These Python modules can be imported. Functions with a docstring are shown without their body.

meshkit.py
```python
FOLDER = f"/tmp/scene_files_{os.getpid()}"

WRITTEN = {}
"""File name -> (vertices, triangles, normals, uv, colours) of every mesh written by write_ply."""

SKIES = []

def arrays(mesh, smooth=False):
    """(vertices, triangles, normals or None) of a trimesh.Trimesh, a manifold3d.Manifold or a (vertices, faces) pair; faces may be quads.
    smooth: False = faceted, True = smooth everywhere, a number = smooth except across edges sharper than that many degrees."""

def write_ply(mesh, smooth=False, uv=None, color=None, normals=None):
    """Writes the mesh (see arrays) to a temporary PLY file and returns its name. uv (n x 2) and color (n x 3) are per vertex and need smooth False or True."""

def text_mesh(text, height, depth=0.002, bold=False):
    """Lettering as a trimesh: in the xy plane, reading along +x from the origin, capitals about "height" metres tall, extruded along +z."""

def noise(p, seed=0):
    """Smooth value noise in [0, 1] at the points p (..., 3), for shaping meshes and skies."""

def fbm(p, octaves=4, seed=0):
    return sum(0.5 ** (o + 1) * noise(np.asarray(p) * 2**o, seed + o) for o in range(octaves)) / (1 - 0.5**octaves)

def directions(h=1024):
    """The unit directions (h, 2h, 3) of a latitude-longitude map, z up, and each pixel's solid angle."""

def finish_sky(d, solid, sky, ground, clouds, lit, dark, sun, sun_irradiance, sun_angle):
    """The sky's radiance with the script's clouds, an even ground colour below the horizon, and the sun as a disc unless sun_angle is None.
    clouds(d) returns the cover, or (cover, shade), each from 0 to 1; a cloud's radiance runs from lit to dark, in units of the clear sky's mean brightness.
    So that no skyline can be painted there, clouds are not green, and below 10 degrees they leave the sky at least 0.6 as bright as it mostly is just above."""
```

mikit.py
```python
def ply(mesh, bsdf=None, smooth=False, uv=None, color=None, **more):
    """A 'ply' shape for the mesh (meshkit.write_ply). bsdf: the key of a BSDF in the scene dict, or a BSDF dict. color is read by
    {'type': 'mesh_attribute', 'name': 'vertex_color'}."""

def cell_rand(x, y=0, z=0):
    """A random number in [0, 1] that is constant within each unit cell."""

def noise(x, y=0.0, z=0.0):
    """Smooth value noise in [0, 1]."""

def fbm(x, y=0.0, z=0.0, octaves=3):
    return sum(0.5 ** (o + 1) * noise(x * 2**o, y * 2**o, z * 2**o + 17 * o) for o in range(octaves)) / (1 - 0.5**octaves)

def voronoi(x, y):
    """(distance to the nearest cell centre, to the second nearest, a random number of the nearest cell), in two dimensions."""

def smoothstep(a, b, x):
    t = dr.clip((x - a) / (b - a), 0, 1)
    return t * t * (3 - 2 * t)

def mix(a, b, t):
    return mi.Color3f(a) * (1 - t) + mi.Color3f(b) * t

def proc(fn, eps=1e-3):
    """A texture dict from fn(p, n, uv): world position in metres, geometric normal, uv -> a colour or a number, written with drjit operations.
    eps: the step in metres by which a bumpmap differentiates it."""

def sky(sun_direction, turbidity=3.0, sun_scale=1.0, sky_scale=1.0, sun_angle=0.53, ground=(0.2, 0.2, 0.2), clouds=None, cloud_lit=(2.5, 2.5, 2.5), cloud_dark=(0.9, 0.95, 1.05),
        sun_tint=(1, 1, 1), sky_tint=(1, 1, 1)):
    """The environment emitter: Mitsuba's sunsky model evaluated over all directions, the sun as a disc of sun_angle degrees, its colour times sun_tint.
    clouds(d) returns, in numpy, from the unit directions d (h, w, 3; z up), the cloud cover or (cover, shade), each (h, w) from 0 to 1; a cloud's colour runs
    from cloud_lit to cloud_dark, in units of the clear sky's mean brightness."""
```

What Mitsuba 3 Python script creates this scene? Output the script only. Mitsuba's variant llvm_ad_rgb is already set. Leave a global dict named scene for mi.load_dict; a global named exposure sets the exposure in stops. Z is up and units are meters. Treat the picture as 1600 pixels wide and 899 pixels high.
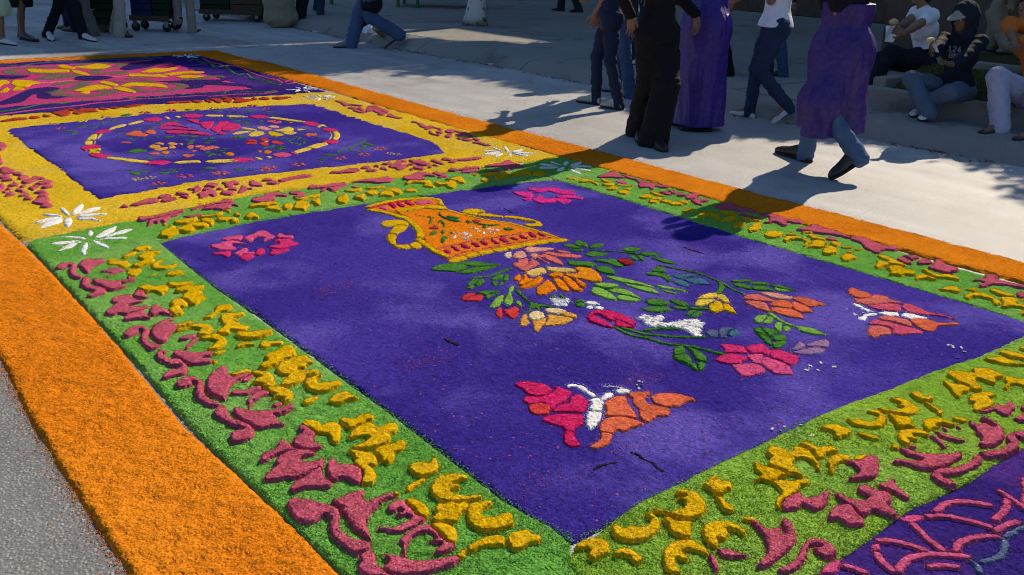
import math, random
import numpy as np, trimesh, shapely
from scipy.spatial import Delaunay
import drjit as dr
import mitsuba as mi
import mikit, meshkit
from mikit import ply, proc, noise, fbm, voronoi, cell_rand, smoothstep, mix

# ------------------------------------------------------------------ camera, sky, exposure
scene, labels = {}, {}
T = mi.ScalarTransform4f
EYE = (0.0, 0.0, 1.5)
FWD, UP = [np.float64(0.59529), np.float64(0.72424), np.float64(-0.34801)], [np.float64(0.19563), np.float64(0.28945), np.float64(0.93699)]
scene['camera'] = {'type': 'perspective', 'fov': 57.8899, 'fov_axis': 'x', 'near_clip': 0.05, 'far_clip': 400.0,
                   'to_world': T().look_at(origin=list(EYE), target=[EYE[i] + FWD[i] for i in range(3)], up=UP)}
SUN = (0.776, 0.208, 0.595)
scene['sky'] = mikit.sky(SUN, turbidity=3, sky_scale=0.78, sky_tint=(.95, 1.0, 1.08), sun_tint=(.95, 1.0, 1.08))
exposure = 2.05
rng = np.random.default_rng(7)

# ------------------------------------------------------------------ helpers
used = {}
def numbered(name):
    n = used.get(name, 0); used[name] = n + 1
    return name if n == 0 else '%s_%03d' % (name, n)
def thing(name, label=None, cat=None, group=None, kind=None):
    key = numbered(name); d = {}
    for k, v in (('label', label), ('category', cat), ('group', group), ('kind', kind)):
        if v: d[k] = v
    labels[key] = d
    return key
def obj(name, mesh, bsdf, parent=None, smooth=False, label=None, uv=None):
    key = numbered(parent + '__' + name) if parent else name
    scene[key] = ply(mesh, bsdf, smooth, uv=uv)
    if label: labels[key] = {'label': label}
    return key
def V(*a): return np.array(a, float)
def unit(v): v = np.asarray(v, float); return v / (np.linalg.norm(v) + 1e-12)

def box(lo, hi, bev=0.0):
    lo, hi = np.asarray(lo, float), np.asarray(hi, float)
    m = trimesh.creation.box(extents=hi - lo)
    m.apply_translation((lo + hi) / 2)
    if bev > 0:
        c = (lo + hi) / 2; e = (hi - lo) / 2; pts = []
        for sx in (-1, 1):
            for sy in (-1, 1):
                for sz in (-1, 1):
                    s = V(sx, sy, sz)
                    for k in range(3):
                        o = np.full(3, bev); o[k] = 0
                        pts.append(c + s * (e - o))
        m = trimesh.convex.convex_hull(np.array(pts))
    return m
def cat(ms): return trimesh.util.concatenate(ms)

def tube(pts, radii, n=10, cap=True):
    pts = np.asarray(pts, float); m = len(pts)
    radii = np.full(m, radii) if np.isscalar(radii) else np.asarray(radii, float)
    t = np.gradient(pts, axis=0); t /= np.linalg.norm(t, axis=1, keepdims=True) + 1e-12
    ref = V(0, 0, 1) if abs(t[0, 2]) < .9 else V(1, 0, 0)
    v = []
    for i in range(m):
        u = unit(np.cross(t[i], ref)); w = np.cross(t[i], u)
        a = np.linspace(0, 2 * np.pi, n, endpoint=False)
        v.append(pts[i] + radii[i] * (np.cos(a)[:, None] * u + np.sin(a)[:, None] * w))
    v = np.vstack(v); f = []
    for i in range(m - 1):
        for j in range(n):
            a, b = i * n + j, i * n + (j + 1) % n
            f += [[a, b, b + n], [a, b + n, a + n]]
    if cap:
        v = np.vstack([v, pts[:1], pts[-1:]]); c0, c1 = len(v) - 2, len(v) - 1
        for j in range(n):
            f += [[c0, (j + 1) % n, j], [c1, (m - 1) * n + j, (m - 1) * n + (j + 1) % n]]
    return trimesh.Trimesh(v, f, process=False)

# ------------------------------------------------------------------ materials
def rgb(c): return {'type': 'rgb', 'value': list(c)}
def plain(key, c, rough=.85, spec=.3, **k):
    scene[key] = {'type': 'twosided', 'bsdf': {'type': 'principled', 'base_color': rgb(c), 'roughness': rough, 'specular': spec, **k}}
    return key

def grain(p, s):
    "sawdust grains: mixed light and dark chips, and a few chips of another dye"
    a = cell_rand(p.x * s, p.y * s, p.z * s * .5)
    b = noise(p.x * s * .45, p.y * s * .45, p.z * s * .45)
    return a, b
def bump(bsdf, fn, scale, eps=1e-3):
    return {'type': 'bumpmap', 'arbitrary': proc(fn, eps), 'bsdf': bsdf, 'scale': scale}
def chips(p, n, uv): return .55 * noise(p.x * 190, p.y * 190, p.z * 190) + .45 * noise(p.x * 75, p.y * 75 + 9, p.z * 75)

def piece_color(p, n, uv):
    a, b = grain(p, 260)
    g = dr.floor(uv.y); c = mi.Color3f(uv.x, uv.y - g, g / 255.0)
    lum = .62 + .50 * b + .40 * (a - .5) + .22 * (fbm(p.x * 22, p.y * 22, 0, 2) - .5)
    c = c * lum
    return mix(c, mi.Color3f(.55, .40, .22), dr.select(a > .985, .55, 0.0))
scene['sawdust_piece'] = {'type': 'twosided', 'bsdf': bump({'type': 'diffuse', 'reflectance': proc(piece_color)}, chips, .0050)}

def loose_color(p, n, uv):
    g = dr.floor(uv.y); c = mi.Color3f(uv.x, uv.y - g, g / 255.0)
    return c * (.7 + .6 * cell_rand(p.x * 140, p.y * 140, p.z * 140))
scene['loose_sawdust'] = {'type': 'twosided', 'bsdf': {'type': 'diffuse', 'reflectance': proc(loose_color)}}
def sawdust_field(key, c1, c2, c3, fleck, patch, scale=.0050, odd=.0015):
    c1, c2, c3, fleck = (mi.Color3f(*c) for c in (c1, c2, c3, fleck))
    def fn(p, n, uv):
        a, b = grain(p, 240)
        t = smoothstep(.32, .68, fbm(p.x * patch, p.y * patch, 3.0, 4))
        u = smoothstep(.46, .78, fbm(p.x * patch * 1.7 + 11, p.y * patch * 1.9, 8.0, 5))
        c = mix(mix(c1, c2, t), c3, u)
        c = c * (.62 + .50 * b + .46 * (a - .5))
        w = fbm(p.x * 3.1, p.y * 3.1, 5.0, 2)
        return mix(c, fleck, dr.select(cell_rand(p.x * 150, p.y * 150, 4) > 1 - odd * 4 * smoothstep(.45, .8, w) - odd * .4, .75, 0.0))
    scene[key] = {'type': 'twosided', 'bsdf': bump({'type': 'diffuse', 'reflectance': proc(fn)}, chips, scale)}
sawdust_field('dyed_purple', (.038, .024, .240), (.058, .038, .310), (.108, .080, .420), (.45, .08, .16), 1.35, .0042, .0012)
sawdust_field('dyed_deep_purple', (.030, .018, .165), (.050, .024, .200), (.075, .030, .230), (.30, .05, .12), 2.0)
sawdust_field('dyed_green', (.115, .335, .050), (.155, .400, .070), (.195, .420, .095), (.30, .22, .03), 1.5, .0075)
sawdust_field('dyed_yellow_green', (.180, .360, .036), (.250, .420, .044), (.215, .400, .060), (.36, .26, .03), 1.5, .0075)
sawdust_field('dyed_yellow', (.600, .400, .020), (.700, .470, .025), (.640, .440, .060), (.50, .25, .03), 2.0, .0060)
sawdust_field('dyed_orange', (.640, .185, .010), (.720, .230, .014), (.680, .200, .012), (.55, .10, .10), 1.3, .0055)
sawdust_field('dyed_pink', (.470, .042, .180), (.540, .060, .215), (.500, .052, .195), (.40, .10, .20), 2.2)

def asphalt_of(dark, pale, grit, share):
    dark, pale = mi.Color3f(*dark), mi.Color3f(*pale)
    def fn(p, n, uv):
        d, d2, r = voronoi(p.x * 95, p.y * 95)
        big = fbm(p.x * .55, p.y * .55, 0, 4); mid = fbm(p.x * 5, p.y * 5, 2, 3); lane = fbm(p.x * 4.5, p.y * .35, 7, 3)
        base = mix(dark, pale, smoothstep(.3, .7, .6 * big + .4 * lane)) * (.82 + .36 * mid)
        c = mix(base, mix(dark * .55, pale * grit, r), dr.select(d < .36 + .15 * r, share, 0.0))
        stain = smoothstep(.64, .72, fbm(p.x * .9 + 3, p.y * .9, 9, 4))
        e = voronoi(p.x * .42 + .25 * fbm(p.x * 3, p.y * 3, 1, 2), p.y * .42 + .25 * fbm(p.x * 3, p.y * 3, 6, 2))
        crack = smoothstep(.008, .003, e[1] - e[0]) * (.35 if share < .5 else 0.0)
        c = c * (1 - .30 * stain) * (1 - .55 * crack)
        spill = smoothstep(.70, .80, fbm(p.x * 2.2 + 5, p.y * 2.2, 4, 4))
        return mix(c, mi.Color3f(.36, .20, .11), spill * .30 * dr.select(cell_rand(p.x * 120, p.y * 120, 2) > .6, 1.0, .2))
    return fn
def asphalt_bump(p, n, uv):
    d, d2, r = voronoi(p.x * 95, p.y * 95)
    return .6 * smoothstep(.6, .1, d) * r + .4 * noise(p.x * 210, p.y * 210)
for key_, fn_ in (('road_asphalt', asphalt_of((.115, .115, .116), (.175, .174, .170), 1.9, .55)), ('road_concrete', asphalt_of((.300, .300, .295), (.440, .437, .425), 1.15, .35))):
    scene[key_] = {'type': 'twosided', 'bsdf': bump({'type': 'principled', 'base_color': proc(fn_), 'roughness': .62, 'specular': .5}, asphalt_bump, .0030)}
def concrete(p, n, uv):
    c = mix(mi.Color3f(.215, .205, .185), mi.Color3f(.315, .30, .27), fbm(p.x * 1.3, p.y * 1.3, p.z * 1.3, 4))
    st = smoothstep(.58, .75, fbm(p.x * 3.3 + 4, p.y * 3.3, p.z * 3, 4))
    c = mix(c, mi.Color3f(.10, .092, .08), st * .55)
    c = c * (.80 + .4 * fbm(p.x * .35, p.y * .35, 5, 3))
    return c * (.85 + .3 * noise(p.x * 130, p.y * 130, p.z * 130))
def concrete_bump(p, n, uv): return noise(p.x * 120, p.y * 120, p.z * 120) + 2 * noise(p.x * 17, p.y * 17, p.z * 17)
scene['pavement_concrete'] = {'type': 'twosided', 'bsdf': bump({'type': 'principled', 'base_color': proc(concrete), 'roughness': .8, 'specular': .35}, concrete_bump, .0016)}
def stucco(p, n, uv):
    c = mix(mi.Color3f(.105, .075, .055), mi.Color3f(.16, .118, .086), fbm(p.x * 1.1, p.y * 1.1, p.z * 1.7, 4))
    return c * (.75 + .5 * fbm(p.x * 14, p.y * 14, p.z * 5, 3))
scene['old_stucco'] = {'type': 'twosided', 'bsdf': bump({'type': 'principled', 'base_color': proc(stucco), 'roughness': .9, 'specular': .2}, concrete_bump, .003)}
def soil(p, n, uv):
    c = mix(mi.Color3f(.075, .062, .036), mi.Color3f(.075, .095, .028), smoothstep(.35, .62, fbm(p.x * 7, p.y * 7, 0, 3)))
    return c * (.6 + .8 * noise(p.x * 60, p.y * 60, p.z * 60))
scene['bank_soil'] = {'type': 'twosided', 'bsdf': {'type': 'diffuse', 'reflectance': proc(soil)}}
def cloth(p, n, uv):
    "woven cloth: uv carries the dye, the weave and the wear vary it"
    g = dr.floor(uv.y); c = mi.Color3f(uv.x, uv.y - g, g / 255.0)
    w = noise(p.x * 420, p.y * 420, p.z * 420)
    return c * (.72 + .3 * fbm(p.x * 9, p.y * 9, p.z * 6, 3) + .26 * w)
def weave(p, n, uv): return .5 * noise(p.x * 300, p.y * 300, p.z * 300) + 1.6 * fbm(p.x * 26, p.y * 26, p.z * 13, 2)
scene['cloth'] = {'type': 'twosided', 'bsdf': bump({'type': 'principled', 'base_color': proc(cloth), 'roughness': .85, 'specular': .2, 'sheen': .04}, weave, .0030)}
def satin(key, c1, c2):
    c1, c2 = mi.Color3f(*c1), mi.Color3f(*c2)
    def fn(p, n, uv):
        m = fbm(p.x * 42, p.y * 42, p.z * 42, 3)
        return mix(c1, c2, smoothstep(.45, .58, m)) * (.8 + .4 * noise(p.x * 300, p.y * 300, p.z * 300))
    scene[key] = {'type': 'twosided', 'bsdf': bump({'type': 'principled', 'base_color': proc(fn), 'roughness': .45, 'specular': .5, 'sheen': .15}, lambda p, n, uv: noise(p.x * 320, p.y * 320, p.z * 320), .0016)}
satin('purple_satin', (.030, .009, .130), (.050, .013, .175))
satin('violet_satin', (.030, .010, .185), (.042, .014, .230))
def skin(p, n, uv):
    g = dr.floor(uv.y); c = mi.Color3f(uv.x, uv.y - g, g / 255.0)
    return c * (.86 + .28 * fbm(p.x * 30, p.y * 30, p.z * 30, 2))
scene['skin'] = {'type': 'twosided', 'bsdf': {'type': 'principled', 'base_color': proc(skin), 'roughness': .5, 'specular': .45}}
def bark(p, n, uv):
    lime = smoothstep(1.22, 1.18, p.z + .10 * fbm(p.x * 9, p.y * 9, 0, 2)) * smoothstep(.10, .26, p.z + .20 * (fbm(p.x * 11, p.y * 11, p.z * 3, 3) - .5))
    chip = smoothstep(.66, .72, fbm(p.x * 21, p.y * 21, p.z * 12, 3))
    b = mix(mi.Color3f(.065, .048, .036), mi.Color3f(.16, .125, .095), fbm(p.x * 16, p.y * 16, p.z * 4, 3))
    return mix(b, mi.Color3f(.60, .585, .55), lime * (1 - chip))
scene['bark'] = {'type': 'twosided', 'bsdf': bump({'type': 'diffuse', 'reflectance': proc(bark)}, lambda p, n, uv: fbm(p.x * 22, p.y * 22, p.z * 6, 3), .012)}
def leafcol(p, n, uv): return mix(mi.Color3f(.035, .075, .016), mi.Color3f(.085, .150, .030), cell_rand(p.x * 9, p.y * 9, p.z * 9))
scene['foliage'] = {'type': 'principledthin', 'base_color': proc(leafcol), 'roughness': .5, 'diff_trans': .7}
plain('rubber', (.022, .022, .024), .7)
plain('dark_leather', (.018, .014, .012), .42, .5)
plain('brown_leather', (.11, .05, .025), .5, .4)
plain('white_shoe', (.62, .61, .58), .6)
plain('grey_shoe', (.20, .20, .21), .7)
plain('gold', (.75, .55, .22), .25, .5, metallic=1.0)
plain('steel', (.32, .32, .33), .4, .5, metallic=1.0)
plain('white_paper', (.80, .80, .80), .8)
plain('bread', (.66, .45, .20), .85)
plain('eye_white', (.60, .56, .52), .35)
plain('hair', (.012, .010, .009), .5)
plain('wood', (.09, .06, .035), .85)
plain('dark_green_paint', (.007, .024, .012), .7)
plain('leaf_green_paint', (.05, .16, .03), .6)
plain('blue_plastic', (.010, .018, .10), .5)
plain('dark_tarp', (.012, .026, .018), .6)
plain('burlap', (.30, .245, .165), .95)
plain('pale_print', (.27, .27, .26), .8)

def pal(c):
    "a dye as the (u, v) that the piece and cloth materials read"
    return (c[0], min(c[1], .999) + math.floor(c[2] * 255))
def obj_uv(name, mesh, bsdf, c, parent, smooth=True, label=None):
    mesh = trimesh.Trimesh(mesh.vertices, mesh.faces, process=False)
    uv = np.tile(np.array(pal(c)), (len(mesh.vertices), 1))
    return obj(name, mesh, bsdf, parent, smooth, label, uv)

# ------------------------------------------------------------------ ground sheets
def grid_sheet(x0, x1, y0, y1, z):
    return (V([x0, y0, z], [x1, y0, z], [x1, y1, z], [x0, y1, z]) if False else np.array([[x0, y0, z], [x1, y0, z], [x1, y1, z], [x0, y1, z]], float), np.array([[0, 1, 2, 3]]))
scene['ground'] = ply(grid_sheet(-150, 150, -150, 150, -.03), 'bank_soil'); labels['ground'] = {'kind': 'structure'}
scene['road'] = ply(grid_sheet(1.2, 7.62, -30, 12.45, 0.0), 'road_concrete'); labels['road'] = {'kind': 'structure'}
scene['road_001'] = ply(grid_sheet(-9.0, 7.62, 12.45, 70, 0.0), 'road_concrete'); labels['road_001'] = {'kind': 'structure'}
scene['road_002'] = ply(grid_sheet(-9.0, 1.2, -30, 12.45, 0.0), 'road_asphalt'); labels['road_002'] = {'kind': 'structure'}

def dense(poly, step):
    poly = np.asarray(poly, float); out = []
    for a, b in zip(poly, np.roll(poly, -1, 0)):
        n = max(1, int(np.hypot(*(b - a)) / step))
        out.append(a + (b - a) * np.arange(n)[:, None] / n)
    return np.vstack(out)
def h2(x, y, f, seed, oct=3): return meshkit.fbm(np.stack([x * f, y * f, x * 0 + seed * 3.7], -1), oct, seed) - .5
def lod(x, y): return np.hypot(np.hypot(x, y), 1.5)

def sheet(poly, z0, rough, ragged, seed, fine=.0085, edge=.02, lump=0.0):
    "a layer of sawdust: its own thickness, a ragged edge that slopes to the road, an uneven top"
    b = dense(poly, .012)
    nrm = np.roll(b, -1, 0) - np.roll(b, 1, 0); nrm = np.c_[nrm[:, 1], -nrm[:, 0]] / (np.linalg.norm(nrm, axis=1, keepdims=True) + 1e-9)
    wob = ragged * (1.3 * h2(b[:, 0], b[:, 1], 28, seed, 3) + 2.0 * h2(b[:, 0], b[:, 1], 3.3, seed + 1, 2))
    b = b + nrm * wob[:, None]
    d = lod(b[:, 0], b[:, 1]); keep = rng.random(len(b)) < np.clip(.05 / d * 60 / 3, .12, 1); b = b[keep]
    P = shapely.Polygon(b).buffer(0)
    if P.geom_type != 'Polygon': P = max(P.geoms, key=lambda g: g.area)
    shapely.prepare(P); L = P.exterior
    x0, y0, x1, y1 = P.bounds; pts = []
    for near, far, s in ((0, 2.6, fine), (2.6, 3.6, fine * 1.45), (3.6, 5.2, fine * 2.1), (5.2, 8, fine * 4), (8, 99, fine * 8)):
        if s > (x1 - x0) / 3: s = (x1 - x0) / 3
        gx, gy = np.meshgrid(np.arange(x0, x1, s), np.arange(y0, y1, s * .87)); gx = gx.astype(float)
        gx[1::2] += s / 2
        q = np.c_[gx.ravel(), gy.ravel()]; q = q[(lod(q[:, 0], q[:, 1]) >= near) & (lod(q[:, 0], q[:, 1]) < far)]
        if len(q) == 0: continue
        q = q + rng.uniform(-.28, .28, q.shape) * s
        pts.append(q[shapely.contains_xy(P, q)])
    q = np.vstack(pts)
    dist = shapely.distance(L, shapely.points(q)); q, dist = q[dist > .004], dist[dist > .004]
    bb = np.array(L.coords)[:-1]
    allp = np.vstack([bb, q]); dd = np.r_[np.zeros(len(bb)), dist]
    tri = Delaunay(allp).simplices
    tri = tri[shapely.contains_xy(P, allp[tri].mean(1))]
    x, y = allp[:, 0], allp[:, 1]
    z = z0 + rough * (2.2 * h2(x, y, 42, seed + 2, 2) + 1.6 * h2(x, y, 13, seed + 3, 2)) + lump * np.maximum(0, h2(x, y, 6, seed + 4, 3) - .08) * 4
    z = z * np.clip(.10 + dd / edge, 0, 1) ** .6; z[:len(bb)] = -.003
    a = allp[tri]; flip = np.cross(a[:, 1] - a[:, 0], a[:, 2] - a[:, 0]) < 0
    tri[flip] = tri[flip][:, ::-1]
    return trimesh.Trimesh(np.c_[allp, z], tri, process=False)

# carpet outlines, metres along and across the street (traced edges bend as the makers left them)
PURPLE_M = [(1.450, 4.653), (1.440, 3.888), (1.452, 3.452), (1.452, 2.788), (1.450, 2.267), (1.443, 1.972), (1.439, 1.718), (1.456, 1.489), (1.723, 1.491), (2.319, 1.495), (2.519, 1.501), (2.893, 1.479), (3.097, 1.459), (3.345, 1.450), (3.604, 1.411), (3.862, 1.406), (4.174, 1.396), (4.172, 1.503), (4.163, 2.069), (4.138, 2.849), (4.148, 3.819), (4.128, 4.587), (3.781, 4.656), (3.361, 4.701), (2.641, 4.741), (2.035, 4.746)]
GREEN_IN = [(0.907, 5.023), (0.905, 4.239), (0.898, 3.432), (0.875, 2.669), (0.895, 2.216), (0.903, 1.754)]
GY = [(0.907, 5.023), (1.508, 5.116), (2.279, 5.285), (2.953, 5.209), (3.674, 5.125), (4.173, 5.123), (4.642, 5.090)]
NEAR_EDGE = [(1.909, 1.010), (2.219, 1.017), (2.312, 1.026), (2.525, 1.004), (2.609, 0.989), (2.773, 0.995), (2.996, 0.988)]
PURPLE_W = [(1.452, 7.549), (1.450, 6.525), (1.436, 5.606), (2.048, 5.730), (2.643, 5.690), (3.396, 5.616), (4.069, 5.613), (4.109, 6.385), (4.109, 7.216), (4.129, 8.136), (2.740, 8.296), (1.441, 8.123)]
PINK_F = [(4.02, 9.15), (4.02, 11.95), (1.45, 11.95), (1.45, 9.15)]
RI = [(4.629, 10.498), (4.652, 8.722), (4.610, 7.160), (4.579, 5.962), (4.620, 5.503), (4.624, 4.546), (4.622, 3.209), (4.662, 2.396), (4.686, 1.738)]
RO = [(5.113, 11.572), (5.051, 8.717), (5.016, 7.130), (5.025, 6.184), (5.023, 4.660), (5.008, 3.496), (5.033, 2.610), (5.034, 1.891)]
LO = [(0.510, 3.536), (0.492, 3.208), (0.485, 2.958), (0.484, 2.494), (0.486, 2.265), (0.488, 2.062)]
LI = [(0.890, 5.455), (0.907, 5.023), (0.905, 4.239), (0.898, 3.432), (0.885, 3.207), (0.869, 2.653), (0.895, 2.216), (0.906, 1.977), (0.903, 1.754)]
xN = 4.64

# the four panels: base layers
main = thing('sawdust_carpet', 'purple sawdust panel with a lying vase, bouquet and two butterflies, framed in green', 'sawdust carpet')
mid = thing('sawdust_carpet', 'purple sawdust panel with an oval flower wreath, framed in yellow', 'sawdust carpet')
far = thing('sawdust_carpet', 'farthest sawdust panel, pink with yellow flowers and grey scrolls inside a purple edging', 'sawdust carpet')
near = thing('sawdust_carpet', 'dark purple sawdust panel with crimson outline flowers in the bottom right corner', 'sawdust carpet')
PANEL = {'M': main, 'W': mid, 'F': far, 'N': near}
gy = np.array(GY); ne = np.array(NEAR_EDGE); gi = np.array(GREEN_IN)
nx = ne[-1] + (ne[-1] - ne[0]) / np.linalg.norm(ne[-1] - ne[0]) * 2.1
n0 = V(.93, ne[0, 1] - .02)
corner_r = V(xN, nx[1])
green = [tuple(a) for a in gi] + [tuple(n0)] + [tuple(a) for a in ne] + [tuple(corner_r)] + [(xN, 3.0), (xN, 4.2)] + [tuple(a) for a in gy[::-1]]
green_poly = shapely.Polygon(green).buffer(0)
purple_in = shapely.Polygon(PURPLE_M).buffer(-.02)
def ring_part(P, cutter):
    g = P.intersection(cutter)
    if g.geom_type != 'Polygon': g = max(g.geoms, key=lambda a: a.area)
    return np.array(g.exterior.coords)[:-1]
pm = np.array(PURPLE_M)
c_tl, c_tr, c_b, c_r = pm[0], pm[21], pm[7], pm[16]
g_left = [tuple(gi[0]), tuple(gi[1]), tuple(gi[2]), tuple(gi[3]), tuple(gi[4]), tuple(gi[5]), tuple(n0), tuple(V(1.30, ne[0, 1] - .03))] + [tuple(a) for a in (V(1.40, 1.43), pm[7] + V(.03, .03), pm[6], pm[5], pm[4], pm[3], pm[2], pm[1])] + [tuple(c_tl + V(.02, .0)), tuple(c_tl + V(.0, .46))]
obj('border', sheet(g_left, .013, .0042, .004, 11, lump=.004), 'dyed_green', main, 30)
g_near = [tuple(V(1.28, ne[0, 1] - .04)), tuple(V(1.39, 1.45))] + [tuple(a + V(0, .03)) for a in pm[8:16]] + [tuple(c_r + V(.0, .03)), (xN + .01, c_r[1] + .05), tuple(corner_r)] + [tuple(a) for a in ne[::-1]]
obj('border', sheet(g_near, .0135, .0042, .004, 13, lump=.004), 'dyed_yellow_green', main, 30)
g_right = [(xN, c_r[1] - .02), (4.12, c_r[1] + .0)] + [tuple(a - V(.025, 0)) for a in pm[17:21]] + [tuple(c_tr + V(-.03, .0)), tuple(c_tr + V(-.03, .50)), tuple(gy[-1])] + [(xN, 4.2), (xN, 3.0)]
obj('border', sheet(g_right, .0132, .004, .003, 15), 'dyed_green', main, 30)
g_top = [tuple(c_tl + V(-.05, -.03))] + [tuple(a + V(0, -.025)) for a in pm[:21:-1]] + [tuple(c_tr + V(.0, -.02)), tuple(c_tr + V(.0, .48))] + [tuple(a) for a in gy[-2::-1]] + [tuple(gi[0] + V(0, -.02))]
obj('border', sheet(g_top, .0129, .004, .003, 17), 'dyed_green', main, 30)
obj('field', sheet(pm, .0105, .0022, .0045, 21, lump=.0015), 'dyed_purple', main, 30)
obj('field', sheet([tuple(a + V(0, .01)) for a in ne] + [tuple(corner_r)] + [(xN, -1.6), (.9, -1.6), tuple(n0 + V(0, .01))], .0110, .0024, .004, 23), 'dyed_deep_purple', near, 30)
yel = [tuple(a + V(0, -.012)) for a in gy] + [(4.63, 6.2), (4.63, 7.6), (4.62, 8.75), (3.2, 8.76), (2.0, 8.77), (.9, 8.78), (.895, 7), (.9, 5.12)]
obj('border', sheet(yel, .0125, .003, .003, 31, lump=.002), 'dyed_yellow', mid, 30)
obj('field', sheet(np.array(PURPLE_W), .0172, .0012, .003, 33, edge=.012), 'dyed_purple', mid, 30)
obj('border', sheet([(.9, 8.765), (2.0, 8.755), (3.2, 8.75), (4.62, 8.74), (4.63, 10.5), (4.63, 12.33), (2.7, 12.34), (.9, 12.33)], .0120, .002, .003, 35), 'dyed_deep_purple', far, 30)
obj('field', sheet(np.array(PINK_F), .0165, .0012, .004, 37, edge=.012), 'dyed_pink', far, 30)
lo, li, ro, ri = (np.array(a) for a in (LO, LI, RO, RI))
left = thing('sawdust_strip', 'thick orange sawdust strip along the left edge of the carpet, on grey asphalt', 'sawdust strip')
obj('layer', sheet(np.vstack([[(.50, -1.6)], [(.93, -1.6)], li[::-1], [(.9, 9.0), (.9, 12.6), (.49, 12.62), (.485, 9), (.49, 6), (.487, 4)], lo]), .0120, .0050, .0045, 41, lump=.005), 'dyed_orange', left, 30)
right = thing('sawdust_strip', 'orange sawdust strip along the right edge of the carpet, crossed by shadows', 'sawdust strip')
obj('layer', sheet(np.vstack([[(5.03, -1.6)], [(5.04, 1.5)], ro[::-1], [(5.03, 11.2), (5.02, 12.62), (4.62, 12.62), (4.63, 11.0)], ri, [(4.63, 1.5), (4.63, -1.6)]]), .0150, .0036, .003, 43, lump=.002), 'dyed_orange', right, 30)
farstrip = thing('sawdust_strip', 'orange sawdust strip across the far end of the carpet', 'sawdust strip')
obj('layer', sheet(np.array([(.48, 12.31), (2.5, 12.335), (4.66, 12.33), (5.02, 12.33), (5.03, 12.65), (2.7, 12.65), (.48, 12.64)]), .0155, .003, .003, 45), 'dyed_orange', farstrip, 30)

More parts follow.
